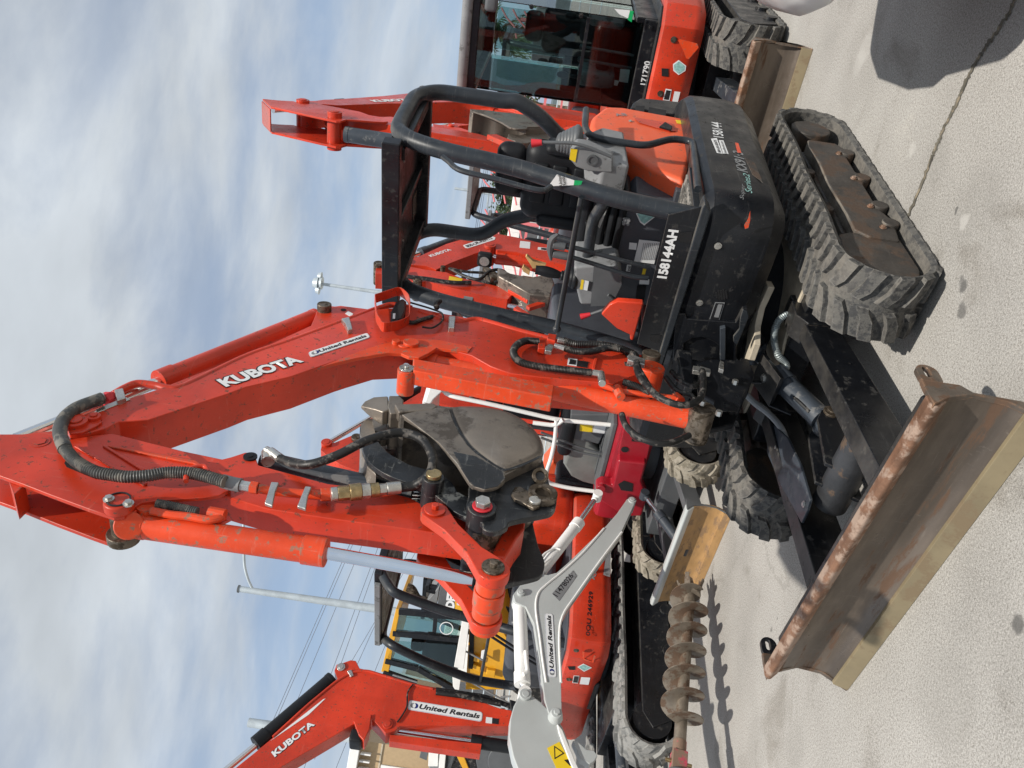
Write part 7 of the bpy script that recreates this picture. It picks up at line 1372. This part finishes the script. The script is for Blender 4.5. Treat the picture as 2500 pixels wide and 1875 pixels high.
def palm(x, y, h, lab):
    fr = Frame(x, y, -90); r = thing('palm_tree', fr, lab, 'palm tree'); b = MB(fr); b.tube([(0, 0, 0), (.1, .05, h * .5), (0, .1, h)], .18, 8, rr=lambda t: .22 - .08 * t); b.build('trunk', barkm, r)
    b = MB(fr); rp_ = random.Random(int(x * 10))
    for k in range(38):
        a = rp_.uniform(0, 6.28); e = rp_.uniform(-.9, 1.1); L_ = rp_.uniform(1.2, 1.8); d = Vector((math.cos(a), math.sin(a), 0)); s = Vector((-math.sin(a), math.cos(a), 0))
        P = [Vector((0, .1, h)) + d * (L_ * t) * math.cos(e * .6) + Vector((0, 0, L_ * (math.sin(e) * t - .55 * t * t))) for t in (0, .25, .5, .75, 1)]
        for i in range(4):
            for sg in (1, -1):
                for q in range(2):
                    t0 = P[i].lerp(P[i + 1], q * .5); b.poly([t0, t0 + (P[i + 1] - P[i]) * .4, t0 + (P[i + 1] - P[i]) * .9 + s * sg * .38 * (1 - .15 * i) - Vector((0, 0, .12))])
    b.build('crown', leafm, r); return r
def tree(x, y, h, w, lab):
    fr = Frame(x, y, -90); r = thing('tree', fr, lab, 'tree'); rp_ = random.Random(int(x * 7 + y)); b = MB(fr); b.tube([(0, 0, 0), (.1, 0, h * .4), (0, .1, h * .7)], .2, 8, rr=lambda t: .25 - .15 * t)
    for k in range(4): a = k * 1.6; b.tube([(0, .05, h * (.35 + .08 * k)), (math.cos(a) * w * .3, math.sin(a) * w * .3, h * (.6 + .06 * k))], .07, 6)
    b.build('trunk', barkm, r); b = MB(fr); cl = [(rp_.uniform(-w, w) * .7, rp_.uniform(-w, w) * .7, h * rp_.uniform(.45, .92), rp_.uniform(.35, .6) * w * .7) for _ in range(11)]
    for k in range(1500):
        cx_, cy_, cz_, rr_ = rp_.choice(cl); v = Vector((rp_.gauss(0, 1), rp_.gauss(0, 1), rp_.gauss(0, .8))).normalized() * rr_ * rp_.uniform(.5, 1.05); c0 = Vector((cx_, cy_, cz_)) + v
        u_ = Vector((rp_.gauss(0, 1), rp_.gauss(0, 1), rp_.gauss(0, 1))).normalized() * .14; w_2 = u_.orthogonal().normalized() * .10; b.poly([c0 - u_, c0 + w_2, c0 + u_, c0 - w_2])
    b.build('crown', leafd, r); return r
dirs = [(ray('o', 800, 330), 45, 5.6, 'palm'), (ray('o', 700, 760), 46, 6.0, 'palm'), (ray('a', 905, 240), 40, 7.2, 'palm'), (ray('a', 1000, 320), 48, 6.2, 'palm'), (ray('a', 1010, 905), 45, 5.2, 'palm')]
pl_ = ['palm tree left behind the operator seat', 'palm tree just left of the grey post, above the cream building', 'tall palm tree seen through the cab glass', 'shorter bushy palm seen through the cab glass', 'small palm peeking above the joystick and red knob']
for (d_, Y, h, k), lb in zip(dirs, pl_): p = d_ * Y; palm(p.x, Y, EYE + p.z + .2, lb)
for i, (x, y, h, w) in enumerate(((-9, 52, 5, 2.6), (-4.5, 56, 4.6, 2.8), (4, 66, 5.5, 3), (15.5, 70, 6, 3.4), (24, 66, 6.4, 3.6), (31, 60, 5.6, 3))): tree(x, y, h, w, 'round green tree on the far side of the yard, %s from the left' % ['first', 'second', 'third', 'fourth', 'fifth', 'sixth'][i])
# far rows of hire machines and clutter that close the horizon
for i, (x, y, h, w_2, d2, mm, lb) in enumerate(((-8.5, 30, 2.8, 5, 2.4, 'white', 'long white box trailer far behind the left machines'), (6.5, 34, 2.7, 6, 2.5, 'white', 'white site trailer far behind the joystick'), (14, 27, 2.6, 4.5, 2.2, 'dgrey', 'dark grey storage container far right'), (-15.5, 32, 2.7, 5, 2.4, 'console', 'grey storage container at the far left'), (20.5, 30, 2.9, 5, 2.4, 'white', 'white site trailer at the far right'))):
    fr = Frame(x, y, -90); r = thing('site_trailer' if mm == 'white' else 'storage_container', fr, lb, 'trailer' if mm == 'white' else 'container'); b = MB(fr); b.box(-d2 / 2, d2 / 2, -w_2 / 2, w_2 / 2, .5, h); b.build('body', M[mm], r, .05)
    b = MB(fr)
    for k in range(int(w_2 / .4)): b.box(d2 / 2, d2 / 2 + .03, -w_2 / 2 + .1 + k * .4, -w_2 / 2 + .25 + k * .4, .6, h - .1)
    b.build('corrugation', M[mm], r); b = MB(fr); b.box(d2 / 2 + .03, d2 / 2 + .05, -.5, .4, .6, 2.2); b.build('door', M['dgrey'], r)
    for s in (-1, 1): b = MB(fr); b.cyl((.6, s * w_2 * .3, .35), (.85, s * w_2 * .3, .35), .35, 16); b.build('wheel', M['rub'], r)
chainm = M['galv']
fr = Frame(0, 24, -90); r = thing('yard_fence', fr, 'grey steel rail fence along the far edge of the yard', 'fence')
for k in range(28): b = MB(fr); b.cyl((0, -28 + k * 2, 0), (0, -28 + k * 2, 1.5), .035, 6); b.build('fence_post', chainm, r)
for z in (.3, .7, 1.1, 1.45): b = MB(fr); b.cyl((0, -28, z), (0, 26, z), .02, 6); b.build('fence_rail', chainm, r)
hb = MB(); n = 60; rp_ = random.Random(2); hp2 = [(-260 + 520 * i / n, 250, 3 + 3.5 * math.sin(i * .33) * math.sin(i * .11 + 1) + rp_.uniform(0, .6)) for i in range(n + 1)]
hb.prism([(x, y, max(1, z)) for x, y, z in hp2] + [(260, 250, -1), (-260, 250, -1)], [(x, y + 30, max(1, z) + 1) for x, y, z in hp2] + [(260, 280, -1), (-260, 280, -1)]); tag(hb.build('hills', mat("hazy_far_treeline", (.10, .13, .14), .9, var=.3, vs=.05)), None, None, None, 'structure')
# ------------------------------------------------------------------ white vehicle cut by the top-right corner
Vf = Frame(2.55, 3.3, -117)
vv = thing('white_van', Vf, 'white vehicle side cut off by the upper right corner, beside its curved shadow', 'van')
def vl(pt): d = Vector((pt[0], pt[1], 0)) - Vf.o; return (d.dot(Vf.f), d.dot(Vf.l))
s0, s1 = vl((1.95, 3.60)), vl((1.20, 2.12))
ysd = (s0[1] + s1[1]) / 2 - .04; fa, fb = s0[0] - .12, s0[0] + .95
b = MB(Vf); L = []
for z, g in ((.60, -.04), (.62, .0), (.67, .02), (.75, .0), (.83, -.05), (.89, -.12), (.92, -.25)):
    y = ysd - g
    L.append([(fa + .05, y + .30, z), (fa + .14, y + .10, z), (fa + .32, y + .015, z), (fb - .35, y, z), (fb - .15, y + .03, z), (fb, y + .13, z), (fb + .35, y + .5, z), (fb + .3, y + 1.5, z), (fa + .1, y + 1.5, z)])
b.rings(L); vb = b.build('body', M['white'], vv, .02, ang=50)
b = MB(Vf); b.box(fa + .3, fb + .5, ysd + .30, ysd + 1.3, .30, .60); b.build('underbody', M['black'], vv, .02); b = MB(Vf); b.plan([(fb - .1, ysd + .06), (fb + .35, ysd + .16), (fb + .6, ysd + .55), (fb + .6, ysd + 1.2), (fb - .1, ysd + 1.2)], .56, .72); b.build('rubber_bumper', M['seat'], vv, .03)
for f_ in (fa + .55, fb + .4): b = MB(Vf); b.cyl((f_, ysd + .5, .3), (f_, ysd + .75, .3), .30, 28); w_ = b.build('wheel', M['rub'], vv, .03); b = MB(Vf); b.cyl((f_, ysd + .49, .3), (f_, ysd + .51, .3), .18, 20); b.build('rim', M['zinc'], w_)
b = MB(Vf); b.box(fa + .3, fb, ysd + .7, ysd + 1.4, .9, 1.4); b.build('upper_body', M['white'], vv, .08); b = MB(Vf); b.box(fa + .4, fb - .1, ysd + .695, ysd + .7, 1.0, 1.3); b.build('window', M['glass'], vv)
for o in bpy.data.objects:
    if '_fr' in o: del o['_fr']
